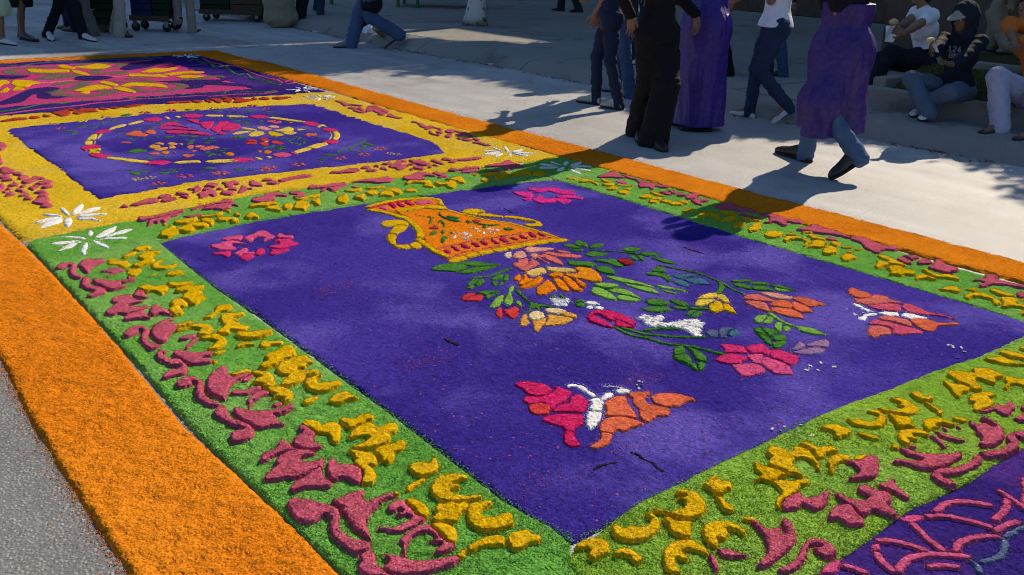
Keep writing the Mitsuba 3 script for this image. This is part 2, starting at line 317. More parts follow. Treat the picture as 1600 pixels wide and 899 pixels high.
# ------------------------------------------------------------------ the motifs: outlines in millimetres, first point then steps
DYE = {'cr': (.480, .088, .148), 'ye': (.640, .390, .008), 'yl': (.690, .500, .070), 'pk': (.600, .085, .230), 'mg': (.560, .018, .120),
       'ma': (.450, .012, .100), 'dp': (.560, .028, .150), 'mp': (.600, .080, .220), 'dp2': (.580, .085, .160), 'hp': (.640, .030, .250),
       'rd': (.560, .045, .050), 'dr': (.260, .020, .020), 'rs': (.400, .045, .032), 'or': (.680, .190, .008), 'or2': (.640, .130, .065),
       'oc': (.640, .310, .060), 'oy': (.660, .230, .012), 'sa': (.600, .140, .120), 'ps': (.650, .300, .240), 'pw': (.680, .500, .440),
       'wc': (.700, .580, .320), 'cy': (.670, .470, .130), 'wh': (.850, .850, .845), 'gr': (.055, .190, .032), 'gr2': (.045, .170, .060),
       'lg': (.190, .400, .070), 'bl': (.050, .140, .220), 'bg': (.090, .125, .240), 'lv': (.300, .170, .330), 'pu': (.030, .018, .130), 'nk': (.500, .085, .190), 'ash': (.022, .018, .035), 'gy': (.150, .115, .095)}
BASE = {'M': .0112, 'W': .0165, 'F': .0155, 'N': .0112}

def smooth_closed(w, step):
    w = np.asarray(w, float); n = len(w); out = []
    for i in range(n):
        p0, p1, p2, p3 = w[i - 1], w[i], w[(i + 1) % n], w[(i + 2) % n]
        k = max(2, int(np.hypot(*(p2 - p1)) / step))
        t = (np.arange(k) / k)[:, None]
        out.append(.5 * (2 * p1 + (p2 - p0) * t + (2 * p0 - 5 * p1 + 4 * p2 - p3) * t ** 2 + (3 * p1 - p0 - 3 * p2 + p3) * t ** 3) * .55 + (p1 + (p2 - p1) * t) * .45)
    return np.vstack(out)

def mound(outline, ht, base, seed, grow=0.0):
    "one heaped piece of sawdust inside the outline: steep crumbly sides, an uneven top"
    c = np.mean(outline, 0); d = lod(c[0], c[1])
    s = float(np.clip(.0021 * d, .0045, .010))
    b = smooth_closed(outline, s)
    rag = min(.0035, .12 * ht + .0012) * np.clip(d / 3, .8, 1.2)
    b = b + rag * np.c_[h2(b[:, 0], b[:, 1], 55, seed, 2), h2(b[:, 1], b[:, 0], 55, seed + 5, 2)] * 2
    P = shapely.Polygon(b).buffer(grow).buffer(0)
    if P.is_empty: return None
    if P.geom_type != 'Polygon': P = max(P.geoms, key=lambda g: g.area)
    P = P.simplify(s * .12); shapely.prepare(P); L = P.exterior
    bb = dense(np.array(L.coords)[:-1], s * 1.3)
    x0, y0, x1, y1 = P.bounds
    gx, gy_ = np.meshgrid(np.arange(x0, x1, s), np.arange(y0, y1, s)); q = np.c_[gx.ravel(), gy_.ravel()]
    if len(q): q = q + rng.uniform(-.3, .3, q.shape) * s; q = q[shapely.contains_xy(P, q)]
    if len(q): dist = shapely.distance(L, shapely.points(q)); q, dist = q[dist > s * .45], dist[dist > s * .45]
    else: dist = np.zeros(0)
    allp = np.vstack([bb, q]) if len(q) else bb
    dd = np.r_[np.zeros(len(bb)), dist]
    if len(allp) < 4: return None
    tri = Delaunay(allp).simplices; tri = tri[shapely.contains_xy(P, allp[tri].mean(1))]
    if len(tri) == 0: return None
    x, y = allp[:, 0], allp[:, 1]
    big = np.clip((ht - .010) / .010, 0, 1); e = max((.45 + .40 * big) * ht, s * .8)
    prof = np.clip(dd / e, 0, 1); prof = np.sin(prof * np.pi / 2) ** .8
    z = base + ht * prof * (1 + (.15 + .35 * big) * h2(x, y, 24, seed + 2, 2) + (.2 + .25 * big) * h2(x, y, 75, seed + 3, 2)) + (.0012 + .0016 * big) * h2(x, y, 95, seed + 9, 2) * (dd > 0)
    z[:len(bb)] = base - .006
    a = allp[tri]; fl = np.cross(a[:, 1] - a[:, 0], a[:, 2] - a[:, 0]) < 0; tri[fl] = tri[fl][:, ::-1]
    return trimesh.Trimesh(np.c_[allp, z], tri, process=False)

def stroke(w, wd):
    w = np.asarray(w, float)
    if len(w) > 2:
        t = np.linspace(0, len(w) - 1, (len(w) - 1) * 5 + 1); i = np.clip(t.astype(int), 0, len(w) - 2); f = (t - i)[:, None]
        p0, p1, p2, p3 = w[np.maximum(i - 1, 0)], w[i], w[i + 1], w[np.minimum(i + 2, len(w) - 1)]
        w = .5 * (2 * p1 + (p2 - p0) * f + (2 * p0 - 5 * p1 + 4 * p2 - p3) * f ** 2 + (3 * p1 - p0 - 3 * p2 + p3) * f ** 3)
    g = shapely.LineString(w).buffer(wd / 2, quad_segs=3).simplify(.001)
    return np.array(g.exterior.coords)[:-1]
def leaf_outline(a, b, wd):
    t = np.linspace(0, 1, 7); u = (b - a); n = V(-u[1], u[0]) / (np.hypot(*u) + 1e-9)
    wv = np.sin(np.pi * t ** .85)[:, None] * n * wd / 2; c = a + t[:, None] * u
    return np.vstack([c + wv, (c - wv)[-2:0:-1]])
def petals(a, r, seed):
    out = []; n = 5; r0 = np.random.default_rng(seed).uniform(0, 6.28)
    for k in range(n):
        an = r0 + k * 2 * np.pi / n; u = V(np.cos(an), np.sin(an))
        out.append(leaf_outline(a + u * r * .12, a + u * r, r * .62))
    return out

CRUMBS = {}
def crumb(code, pts, dye, size):
    CRUMBS.setdefault(code, []).append((np.asarray(pts, float), np.tile(np.array(pal(dye)), (len(pts), 1)), np.full(len(pts), size)))
def crumbs_about(m, base, ht, dye, code):
    "loose grains fallen round a piece and lying on it"
    c = m.vertices.mean(0); d = lod(c[0], c[1])
    if d > 5.2: return
    v = m.vertices; rim = v[v[:, 2] < base - .004]; top = v[v[:, 2] > base]
    k = int(len(rim) * (2.2 if d < 3.4 else 1.2)); q = rim[rng.integers(0, len(rim), k)] + np.c_[rng.normal(0, .0045, (k, 2)), np.zeros(k)]
    q[:, 2] = base + .0035 + ht * .25 * rng.random(k); crumb(code, q, dye, .0021 if d < 3.4 else .0026)
    if ht > .011 and len(top):
        k = len(top) // 2; q = top[rng.integers(0, len(top), k)] + rng.normal(0, .0015, (k, 3)); crumb(code, q, dye, .0022)
DATA = '''G M border_motif nearest left crimson and yellow bird motif
scroll cr 20 P 929,2086 28,14 27,-35 20,-29 16,-35 10,-22 -11,-30 -18,-23 -13,-36 0,-35 15,-32 19,-31 -18,-21 -31,-1 -12,20 -6,47 1,42 15,41 20,32 -5,26 -25,-14 -24,0 -19,27 -3,48
scroll cr 20 P 1031,2026 31,-3 34,5 37,-7 -6,-20 -22,-19 9,-21 22,3 44,3 11,-8 0,-18 -39,-3 -42,-18 -26,-18 -30,-34 -9,-28 -15,-42 -5,21 -6,48 5,51 7,22 -3,21 13,15
scroll ye 15 P 1190,1962 19,-6 -3,-18 -15,1
scroll cr 18 P 1147,1913 30,6 24,-12 -7,-19 -2,-32 -3,-33 11,-23 -12,-11 -41,-7 -39,3 -19,18 -20,28 7,8 30,-26 23,5 31,0 12,10 -7,14 -20,1 1,23 22,-3 -1,15 -28,-3 -3,16
scroll ye 18 P 1201,1910 23,-10 11,-32 -3,-37 -15,-26 -17,-5 -8,25 3,33 2,30
scroll cr 18 P 1086,1757 28,14 42,9 29,-3 6,-14 -1,-25 -4,-28 -1,-21 1,-16 11,-13 -21,-16 -29,2 -15,15 28,12 14,11 -16,8 -8,18 23,-4 0,31 -17,12 -30,1 -25,-16 -34,-38 -3,7 23,37
scroll ye 18 P 1193,1766 24,-3 18,-27 2,-28 -17,-32 -22,-18 -10,18 5,28 -1,35
scroll cr 20 P 963,1757 21,8 22,1 0,-25 -14,-22 -2,-38 0,-39 -44,33 -7,44 22,15
scroll cr 20 P 1027,1734 18,-26 21,-36 29,-29 38,-16 36,-7 3,-18 -23,-11 -42,4 -40,6 -55,32 -22,48 27,12
scroll ye 15 P 1175,1621 33,4 -15,-22 -23,-4
scroll ye 20 P 1294,1920 31,24 33,8 37,-14 22,-27 -7,-18 -31,6 -22,1 14,-21 -10,-13 -28,5 1,-27 21,-25 39,-18 -14,-14 -37,7 -50,31 -14,35 0,30
scroll ye 20 P 1210,1787 25,13 3,17 25,20 14,-10 25,-4 8,-20 22,-1 4,-18 -18,-16 -20,-4 -29,-26 -23,-3 -7,21 -22,7
scroll ye 20 P 1297,1746 34,32 30,2 28,-15 6,-14 -25,-11 -20,-4 -17,-7 3,-26 24,-13 33,0 10,-17 -27,-40 -36,3 -38,15 -20,24 -2,37
scroll ye 18 P 1216,1628 36,7 40,-3 27,-15 2,-15 -21,-23 -19,9 -28,13 -36,1 -8,10
scroll ye 18 P 1320,1594 24,13 24,-5 25,-9 -6,-22 14,-23 -18,-18 -32,11 -36,-3 -10,20
scroll ye 18 P 1305,2056 38,1 25,-24 32,22 0,-17 -23,-51 -30,-11 -37,5 -12,25
scroll ye 12 P 1245,1966 41,12 29,-6 -5,-12 -43,-10 -30,-12 -4,10
G M border_motif left flower motif, second from the near corner
scroll ye 18 P 1168,2476 22,11 22,-12 8,-25 -3,-25 23,11 20,-15 6,-28 -13,-29 -25,-42 -28,-27 -9,17 6,18 4,33 -10,19 -12,9 -5,30 -8,32
scroll cr 20 P 1150,2461 14,4 11,-22 3,-33 0,-22 -22,-21 -6,-25 8,-35 -12,-9 -25,7 -28,24 -4,42 12,24 27,21 18,3 -4,17
scroll cr 20 P 968,2350 26,23 37,4 28,34 18,9 2,-28 2,-30 1,-25 -28,3 -31,1 -40,-12 -18,3
scroll cr 20 P 991,2303 36,28 27,9 29,-7 26,-19 15,-25 -4,-11 -22,2 -24,4 -9,-8 2,-18 19,-14 38,-7 -29,-43 -19,7 -35,-13 -41,-2 -13,16 -29,8 -31,13 7,24 32,27 30,12
scroll cr 20 P 972,2156 22,18 33,5 26,13 23,9 19,0 -13,-30 -5,-34 2,-34 -15,-13 -20,8 -25,18 -19,8 -28,5 -9,13
scroll cr 20 P 1113,2201 24,23 13,8 -5,-31 9,-23 19,-17 8,-16 3,-28 -26,-46 -19,-15 -11,24 -4,22 -13,10 -19,-5 -6,29 12,37
scroll ye 18 P 1204,2238 18,-2 14,-24 17,-23 5,-32 -14,-31 -21,-11 -7,12 -6,-49 -16,-27 -22,-15 -19,5 -8,17 23,25 16,27 -1,34 -5,17 18,14 8,35
scroll ye 18 P 1281,2434 19,2 20,-30 31,10 33,-11 2,-26 -19,-15 -20,3 -29,-7 -22,-7 -22,0 5,31 -4,26
scroll ye 20 P 1243,2308 40,35 44,14 28,-8 3,-37 41,2 19,-17 -8,-26 -21,-20 -26,-7 -12,-25 -30,-15 -38,6 -37,8 -28,24 32,13 37,3 14,12 -10,14 -17,5 -31,7
scroll ye 20 P 1264,2188 27,12 27,-1 20,-7 34,8 7,-16 -18,-31 -23,-11 -21,0 -23,-31 -27,-11 -9,23 8,36
G M border_motif left crimson swan pair motif
scroll cr 20 P 939,2971 18,34 31,15 28,-10 10,-36 3,-34 -24,-64 -9,-47 8,-40 13,-30 -16,-18 -22,11 -11,29 -6,46 8,56 18,41 18,33 -7,18 -8,-26 -29,-7 -20,9
scroll cr 22 P 1034,2936 33,52 45,31 22,10 6,-25 -18,-55 6,-28 15,-15 -18,-25 -22,-12 -32,-41 -23,-35 -13,-22 -12,22 -8,40 3,60
scroll ye 16 P 1128,2955 39,6 39,-3 -2,-23 -23,-8 -30,-3 -21,10
scroll cr 16 P 1129,2930 32,1 25,-3 7,-9 -28,-14 -30,-17 -14,0
scroll cr 16 P 1135,2879 26,19 27,10 8,-15 -23,-18 -27,-13
scroll ye 20 P 1185,2919 25,7 26,-18 15,-31 -5,-43 -25,-48 -20,-9 -21,10 6,28 -16,21 -20,-5 33,33 24,2 -11,27
scroll cr 16 P 1070,2816 23,6 28,-16 38,5 21,-4 -3,-22 -28,-12 -35,-6 -30,17 -15,15
scroll cr 16 P 1094,2729 35,32 36,10 13,-18 4,-16 -38,-13 -27,-6 -22,-27 -18,-25 -7,9 17,30
scroll ye 20 P 1181,2773 27,4 21,-16 18,-39 -1,-35 -23,-36 -30,-17 -9,18 18,22 -10,16 -24,-5 -1,10 25,17 -10,25
scroll cr 14 P 1146,2650 24,9 16,-8 -8,-19 -22,-2 -12,4
scroll cr 22 P 971,2717 26,22 23,-8 -6,-32 -11,-41 2,-34 15,-26 10,-30 0,-39 -13,-36 -25,-19 -28,2 -20,11 2,35 13,24 24,5 21,-11 -6,23 -17,28 -13,44 -7,44
scroll cr 22 P 1024,2683 17,17 16,-24 20,-31 26,-18 30,-17 43,2 30,4 -6,-25 -19,-11 -42,-8 -19,10 4,-19 -11,-32 12,-24 -17,-7 -22,11 -22,1 -25,18 -7,43 -12,40
scroll ye 14 P 1240,2613 21,15 40,-2 0,-17 -20,-13 -34,-10 -8,11
G M border_motif left yellow scroll, beside the swan pair
scroll ye 16 P 1321,3134 31,34 20,-25 36,-19 4,-26 -20,-8 -31,11 -35,-15 -8,17
scroll ye 20 P 1234,2944 24,28 26,7 6,38 24,25 45,5 34,20 20,8 8,-33 -11,-46 -9,-26 -33,-18 -39,-9 -38,-14 -37,-8
scroll ye 20 P 1284,2909 33,33 32,2 31,9 32,-1 13,-20 -5,-48 -8,-20 -15,6 -19,-22 -23,7 -16,-9 25,-18 36,-20 -3,-22 -27,-6 -29,2 -14,-19 -33,-14 -35,-3 -26,28 32,29 29,21 -21,20 -2,26
scroll ye 20 P 1326,2764 21,0 25,5 26,6 -6,-20 -33,-19 -7,-28 23,-7 24,-12 25,-4 -9,-26 -29,-21 -34,-7 -38,13 -16,39 7,40
scroll ye 20 P 1319,2570 34,29 26,-1 23,-7 2,-37 9,-20 -13,-12 -25,9 -31,-4 -27,11 -7,18
G M border_motif left crimson swan motif with yellow crown
scroll cr 18 P 932,3525 27,39 37,22 29,-14 14,-40 -11,-44 -22,-31 -13,-59 14,-26 13,-36 -23,-11 -24,1 -12,40 9,71 18,49 18,28 -2,31 -21,-33 -36,-20 -15,10
scroll cr 20 P 1031,3497 28,51 44,25 39,10 4,-22 -25,-13 3,-26 20,-8 -14,-39 -29,-27 -26,-28 -25,-56 -25,7 -7,55
scroll ye 14 P 1136,3501 39,22 27,-13 -3,-22 -32,-8 -24,-2 -17,-2
scroll ye 18 P 1109,3455 22,14 27,-13 28,23 32,-10 24,-29 4,-51 -21,-32 -29,-15 -25,6 -2,24 25,35 -6,26 -29,5 -24,-1 -22,3
scroll cr 14 P 1093,3374 29,8 38,-3 8,-18 -19,-20 -31,-2 -23,11
scroll cr 14 P 1089,3277 30,45 33,16 10,-12 -21,-25 -23,-11 -21,-24 -11,-6
scroll ye 18 P 1159,3328 27,9 41,-5 17,-35 -4,-48 -26,-48 -35,-14 -34,8 4,19 27,13 25,27 -5,31 -26,12
scroll cr 18 P 973,3273 23,26 24,-15 -4,-15 -15,-6 -6,-27 12,-38 25,-18 5,-45 -7,-44 -25,-41 -31,-2 -32,-1 -27,0 12,25 37,36 31,-2 15,14 -21,19 -19,44 -6,45
scroll cr 20 P 1025,3247 21,19 22,-28 34,-39 32,-12 22,-11 -13,-27 -25,-4 -19,-2 24,-12 1,-26 -10,-23 -37,6 -31,22 -10,41 -9,53
scroll ye 14 P 1151,3169 31,5 21,-4 -4,-18 -31,-11 -25,2
scroll ye 14 P 1124,3105 12,-14 0,-20 -14,-5 -9,12
scroll ye 16 P 1243,3507 27,32 32,9 28,39 11,26 33,-2 28,-4 -1,-48 -25,-23 -32,3 -35,-15 -13,-22 -31,-4
scroll ye 18 P 1292,3448 20,43 33,21 32,-15 38,-17 -6,-24 -28,-7 -27,-6 11,-21 -32,-8 18,-25 6,-52 26,-6 -28,-17 -13,-21 -26,6 -24,29 -19,-28 -27,13 -11,31 31,26 21,21
scroll ye 20 P 1288,3284 25,17 26,-23 30,-15 34,-6 31,-4 -21,-44 -45,-10 -46,4 -33,34
scroll ye 14 P 1240,3177 28,19 31,-10 20,-25 -11,-15 -35,8 -31,0
G M border_motif left flower motif, third from the near corner
scroll ye 16 P 1142,4014 31,23 33,-4 12,-41 27,4 22,-22 -6,-40 -34,-49 -22,-21 -6,39 -5,33 -25,2 -11,29
scroll cr 18 P 1103,3948 33,41 17,11 7,-41 -9,-51 2,-43 -26,-4 -17,33 -13,23
scroll cr 18 P 1000,3908 27,43 37,2 20,1 15,-18 -1,-27 -20,-14 18,-19 20,-48 -28,-1 -20,1 -30,-7 -16,25
scroll cr 18 P 943,3796 27,33 29,32 37,29 16,-38 6,-44 30,-28 29,1 -6,-23 -45,-21 -32,-3 -23,-10 -19,25 -24,-2 -22,15
scroll cr 18 P 982,3687 32,35 36,13 34,9 -4,-61 0,-51 -14,-2 -33,29 -38,1 -14,4
scroll cr 18 P 1093,3706 26,47 31,19 5,-44 9,-32 4,-55 -8,-33 -23,23 -9,32 -25,-15 -16,11
scroll ye 16 P 1202,3763 34,31 25,-23 6,-52 -16,-30 -21,-12 -7,18 -7,-61 -16,-27 -33,-3 -5,42 5,48 21,12
scroll ye 16 P 1272,4000 30,10 23,-31 42,-5 11,-30 -30,-10 -37,-5 -34,1 -9,36
scroll ye 18 P 1266,3894 34,28 40,2 20,-28 39,-12 -10,-37 -33,-7 10,-28 -10,-37 -32,-6 29,-13 -10,-35 -25,-10 -27,-36 -30,7 7,63 -10,41 29,44 24,19 -31,7
G M border_motif left crimson bird motif next to the white flower
scroll cr 16 P 927,4497 25,33 37,9 26,-31 8,-34 -17,-46 -18,-52 4,-49 14,-33 -25,-22 -23,23 -3,57 12,70 20,60 -31,-20 -27,10
scroll cr 18 P 1023,4466 27,58 37,9 28,-27 31,-13 5,-20 -25,-34 -36,-18 -26,-31 -30,-61 -12,17 -3,66
scroll ye 10 P 1148,4475 27,8 30,-3 -12,-26 -39,-9
scroll ye 12 P 1137,4432 36,18 36,-16 27,-26 -2,-50 -20,-36 -32,-3 -11,49 -24,24
scroll cr 12 P 1078,4340 34,-7 30,13 31,-13 9,-55 -17,-28 -33,6 -37,-22 -22,-24 10,40 26,29 -21,30
scroll ye 12 P 1186,4291 34,-6 31,-12 -14,-48 -33,-41 -27,-5 -11,47
scroll cr 8 P 1155,4193 24,8 -1,-31 -21,2
scroll cr 18 P 963,4224 27,50 26,-2 -7,-49 -16,-42 8,-42 24,-31 6,-48 -16,-39 -31,-13 -34,-5 -15,8 5,26 29,16 10,22 -19,34 -7,48
scroll cr 18 P 1019,4231 23,8 17,-42 28,-34 36,-17 43,1 28,5 -23,-31 -32,-8 -25,2 -3,-36 17,-26 -35,-6 -38,-3 -20,28 -13,53 -12,45
scroll ye 16 P 1310,4580 29,17 49,5 11,-26 -19,-42 -35,-5 -30,-7 -11,25
scroll ye 14 P 1220,4478 37,38 38,19 22,-14 -22,-31 -40,-26 -30,-1
scroll ye 18 P 1282,4429 32,49 39,19 33,-13 23,-16 -10,-29 -28,1 0,-27 -20,-4 -3,-50 -20,-46 -36,-10 -40,-14 -32,12 3,23 38,33 28,16
scroll ye 16 P 1291,4271 27,40 36,26 28,-1 -26,-34 -23,-26 15,-35 34,-7 31,8 -9,-30 -38,-24 -45,1 -23,24 -13,29
scroll ye 8 P 1243,4157 25,8 23,-11 -33,-19
scroll ye 14 P 1300,4111 32,34 35,9 24,-8 4,-62 -37,-4 -35,1
G M border_motif near-corner yellow scrolls
scroll ye 20 P 1443,1464 36,4 26,-9 23,-20 -7,-28 -22,-22 -30,2 -27,2 7,25 21,14 -11,8 -20,10
scroll ye 18 P 1506,1384 32,0 17,-19 1,-22 -1,-24 -15,-9 -21,3 6,29 -7,21 -18,9
scroll ye 22 P 1580,1465 27,12 -5,-20 5,-17 22,-2 9,-16 27,-11 29,16 6,24 13,9 8,-20 -7,-28 -26,-27 -41,-14 -48,2 -24,18 -16,31 7,26
scroll ye 22 P 1741,1459 12,-19 20,-24 34,-6 26,11 5,16 -15,11 20,6 15,-11 9,8 -26,19 26,12 22,-11 14,-31 -13,-41 -25,-31 -38,-11 -40,6 -23,27 -15,34 -16,21
scroll ye 22 P 1727,1412 17,-5 4,-20 12,-18 21,-20 -24,-15 -28,-24 -20,2 -13,23 -1,22 20,27
scroll ye 22 P 1950,1458 34,7 36,12 -2,-26 -6,-17 19,-14 -21,-27 -27,-1 -25,-2 -15,11 4,28
scroll ye 18 P 1929,1396 19,-14 -12,-27 -2,-28 -18,-11 -19,10 5,24 16,19
scroll ye 20 P 1609,1304 40,17 39,-5 24,-18 9,-26 -5,-28 -7,-15 -14,-2 -9,21 -10,24 -19,5 -7,-19 -1,-12 -16,-1 -7,22 -10,-1 -20,-26 -12,-22 -23,17 7,26 16,20
scroll cr 18 P 1698,1228 14,-2 -4,-19 -25,-31 -22,0 24,31
scroll ye 20 P 1769,1308 21,12 29,1 29,-15 21,-22 4,-30 -7,-19 -20,-11 1,26 -15,21 -20,-22 -21,-6 -11,12 6,14 -23,-27 -25,-7 2,28 14,29
scroll cr 16 P 1740,1231 16,-6 13,-22 6,-21 16,-24 -23,8 -27,20 -13,22
scroll ye 16 P 1905,1282 26,-5 12,-18 -11,-11 -23,7
scroll cr 22 P 1909,1254 23,-6 -12,-33 2,-15 27,-7 12,1 -24,-28 9,-1 38,40 24,12 -4,-27 -20,-31 -41,-32 -50,-15 -53,-3 -48,-6 -32,16 28,12 42,10 34,26 23,27 15,34
scroll cr 20 P 1798,1083 56,-5 46,11 40,18 39,2 24,-19 4,-32 -19,-29 -28,-4 -20,10 0,25 9,19 26,-11 -2,14 -23,5 -31,-12 -35,-15 -54,-8 -35,9
scroll pk 6 P 1895,1020 40,2 39,-8 -16,-17 -41,-10 -36,19
G M border_motif near border flower motif, yellow and crimson
scroll ye 20 P 2174,1449 15,-1 -3,-28 7,-16 15,-28 -1,-26 -11,-11 -22,9 -20,-5 -32,4 -6,24 -27,0 -1,7 47,11 8,27
scroll ye 22 P 2271,1471 31,10 13,-16 7,-32 3,-16 33,13 20,-19 5,-25 -21,-32 -12,-15 -8,-19 -42,-30 3,17 23,31 1,27 -22,13 -34,-6 -19,-35 -11,-31 -17,15 -8,22 -5,31 -6,39 27,18 21,3 -3,16
scroll ye 20 P 2387,1438 30,-3 10,-22 2,-28 13,-12 26,-4 -3,-24 -14,-19 -15,11 -18,6 -28,-9 -25,1 2,16 26,31 -2,24
scroll ye 20 P 2365,1314 37,11 39,-2 15,-18 2,-20 -26,-9 -23,6 -42,0 -42,-18 -5,11 28,20
scroll ye 16 P 2452,1279 39,0 28,-13 -1,-14 -28,3 -31,1 -15,11
scroll cr 22 P 2414,1282 28,-6 15,-18 33,4 28,-10 5,-21 -32,-25 -49,-26 -28,-7 -33,12 -51,30 15,9 36,-7 22,11 18,28
scroll ye 18 P 2550,1460 22,-4 23,-4 13,-10 2,-21 9,-23 -15,-24 -23,-3 -21,4 -27,4 0,18 23,19 -13,17
scroll ye 14 P 2614,1366 19,-5 13,-21 6,-21 -14,-24 -17,9 -7,20 -2,16
scroll ye 18 P 2133,1346 27,-4 17,-22 31,-12 29,-16 -9,-15 -46,1 -26,-12 -44,1 -40,-1 -38,-21 -5,13 34,24 43,10 14,26
scroll cr 20 P 2063,1263 52,7 38,-7 -12,-27 17,-13 45,-2 36,0 -41,-27 -49,-19 -36,2 -9,26 3,18 -32,-7 -33,15 2,18
scroll cr 22 P 2241,1201 4,-22 -2,-20 12,-24 23,-11 18,2 0,10 5,31 18,11 29,-11 0,-31 18,-27 -16,-28 -30,-11 -14,4 -15,-39 -19,-12 -19,11 -5,27 -5,21 -31,-4 -13,13 -1,18 15,18 -1,31 12,27
scroll cr 20 P 2144,1154 39,7 9,-10 18,-4 7,-17 -21,-26 -16,-34 -23,-14 -24,15 -13,15 5,19 1,16 -26,8 8,11
scroll cr 18 P 2379,1148 43,-6 20,-1 7,-12 -23,-16 -15,-33 -15,-27 -21,-6 3,20 5,33 -9,32
G M border_motif near border crimson bird motif by the right edge
scroll ye 16 P 2828,1419 23,-3 11,-30 26,-14 28,-3 2,16 -4,16 24,-8 -5,26 11,24 19,-9 16,-25 -3,-38 -17,-37 -26,-16 -31,-3 -29,16 -17,29 -27,32
scroll ye 18 P 2780,1432 26,-6 17,-12 -6,-22 -24,-32 -31,-20 -45,-4 -30,18 -27,23 -3,30 14,31 21,6 -2,-23 19,-10 9,-31 38,-3 28,14
scroll ye 18 P 2820,1374 17,-3 10,-30 23,-12 -16,-30 -25,-7 -10,-29 -17,0 -6,21 -14,13 -13,6 17,24
scroll ye 20 P 3035,1415 36,-3 11,-12 -22,-31 32,-4 -10,-20 -41,-11 -16,20 -6,22
scroll ye 16 P 3014,1348 18,-8 -12,-32 -8,-25 -9,-19 -29,-5 -4,16 20,24
scroll ye 18 P 2854,1266 40,13 34,-12 24,-26 1,-33 0,-12 -27,-2 -2,26 -22,12 -22,-5 8,-9 -21,-1 -20,6 -20,3 2,18
scroll cr 14 P 2894,1221 11,-8 -7,-19 -17,-3 -4,14
scroll cr 14 P 2948,1199 1,-13 -9,-18 -18,-3 2,15
scroll cr 16 P 2847,1223 2,-25 9,-22 2,-33 13,-25 -27,9 -17,23 -7,20 10,32
scroll ye 18 P 2701,1273 49,16 34,-12 23,-21 9,-23 -7,-18 -19,-6 -15,22 -16,12 -14,-25 -15,-4 -9,14 -2,9 -22,-19 -22,5 8,24
scroll cr 16 P 2797,1212 16,0 0,-27 -15,-28 -24,-17 -24,-4 13,16 21,31
scroll cr 14 P 2675,1216 25,1 -6,-19 -13,-5 -10,11
scroll ye 16 P 2620,1248 25,8 10,-11 -12,-21 -17,1 -10,7
scroll cr 22 P 2626,1225 19,-3 9,-24 1,-19 20,-22 25,-25 39,-25 32,-8 -5,-19 -31,-6 -49,0 -47,7 -48,18 -27,26 -8,37 -22,23 4,10 27,-2 25,-25 17,-22 22,-4 -7,25 -10,14 7,17
scroll cr 20 P 2553,1072 11,12 34,6 38,-11 33,-20 50,-12 35,3 32,9 18,-10 -8,-19 -37,-12 -54,-2 -47,7 -43,18 -22,16 -11,-12 3,-29 -11,-17 -29,15 -3,34
scroll ye 16 P 2972,1227 31,-1 15,-19 -4,-23 -28,0 -12,21
scroll cr 22 P 2998,1180 19,2 -11,-25 10,-11 24,-5 -5,-29 17,5 4,38 0,16 24,-5 3,-31 -23,-41 -31,-25 -48,-20 -60,-3 -42,11 -15,18 20,13 36,5 15,20 32,32
scroll cr 20 P 2821,1059 31,-8 38,-20 43,-5 33,3 18,18 29,10 45,-2 32,-14 -5,-21 -48,-27 -8,21 4,20 -29,-25 -45,-20 -53,1 -46,12 -43,13 -6,22
G M border_motif near border flower motif at the right edge of the picture
scroll ye 18 P 3176,1268 37,11 39,-9 43,-21 -7,-32 -22,-3 -12,8 -19,-9 -20,-26 -44,-4 -28,7 -41,4 -3,19 21,15 40,11 -11,13
scroll cr 18 P 3110,1196 40,-6 32,-6 36,1 9,-20 53,7 12,-8 -46,-34 -26,-8 -63,-6 -1,26 4,19 -31,9 -23,12
scroll cr 18 P 3262,1127 55,1 27,-15 -51,-25 -43,4 2,20
scroll cr 18 P 3153,1101 43,0 56,-2 0,-26 -49,-24 -47,21
scroll ye 20 P 3307,1419 38,8 29,-15 19,-29 12,-24 37,26 49,-29 9,-33 -12,-42 -29,-10 -34,14 -23,-18 -30,-3 -5,33 3,27 -26,-2 -40,-48 -32,-1 -9,20 7,33 3,27 17,27 3,13
scroll ye 18 P 3230,1394 29,4 -9,-38 22,-26 -4,-35 -44,-7 -22,7 -43,-11 -3,20 26,24 27,32
scroll ye 18 P 3433,1260 46,17 20,-19 0,-25 37,-16 -34,-26 -52,-12 -5,33 -29,11 -42,-8 -2,20 37,3
scroll ye 16 P 3688,1396 50,0 13,-32 11,-41 -13,-36 -41,12 -13,32 -9,33
scroll ye 16 P 3575,1404 41,-7 41,-23 7,-38 -10,-31 27,-25 -23,-10 -34,29 -32,23 -9,33
scroll ye 14 P 3808,1370 49,-5 22,-22 -48,-13 -28,15
G N outline_flower crimson outline flower
petal nk 12 ~32 2402,974 35,4 38,-6 42,-25 39,-49
petal pk 6 P 2275,1023 38,-5 27,-14 14,-21 -16,-9 -27,3 -24,4 -9,12 -5,14
petal nk 12 ~30 2354,974 36,-23 25,-33 24,-43 8,-29
petal nk 12 ~30 2283,978 -24,-38 -16,-37 -7,-31
petal nk 12 ~30 2133,995 26,-19 20,-33 16,-46
petal pk 8 P 2088,997 24,3 13,-15 -27,-16 -18,5 -3,10
petal nk 12 ~30 2074,966 -19,-26 -11,-36
petal nk 12 ~30 2054,896 48,9 38,-3 42,-18
petal nk 12 ~30 2192,881 25,-23 43,-42
petal nk 12 ~30 2261,848 38,9 41,-4 48,-19
petal nk 12 ~28 2395,829 22,-19
petal bg 8 ~26 2419,806 -7,-21 -57,-21 -49,5 -29,12
petal bg 8 ~24 2252,799 -8,-19 -17,-16
petal bg 8 ~26 2441,795 50,-3 41,-8
petal nk 12 ~28 1962,989 10,-22 6,-24
petal nk 12 ~28 2139,853 29,-16 27,-25
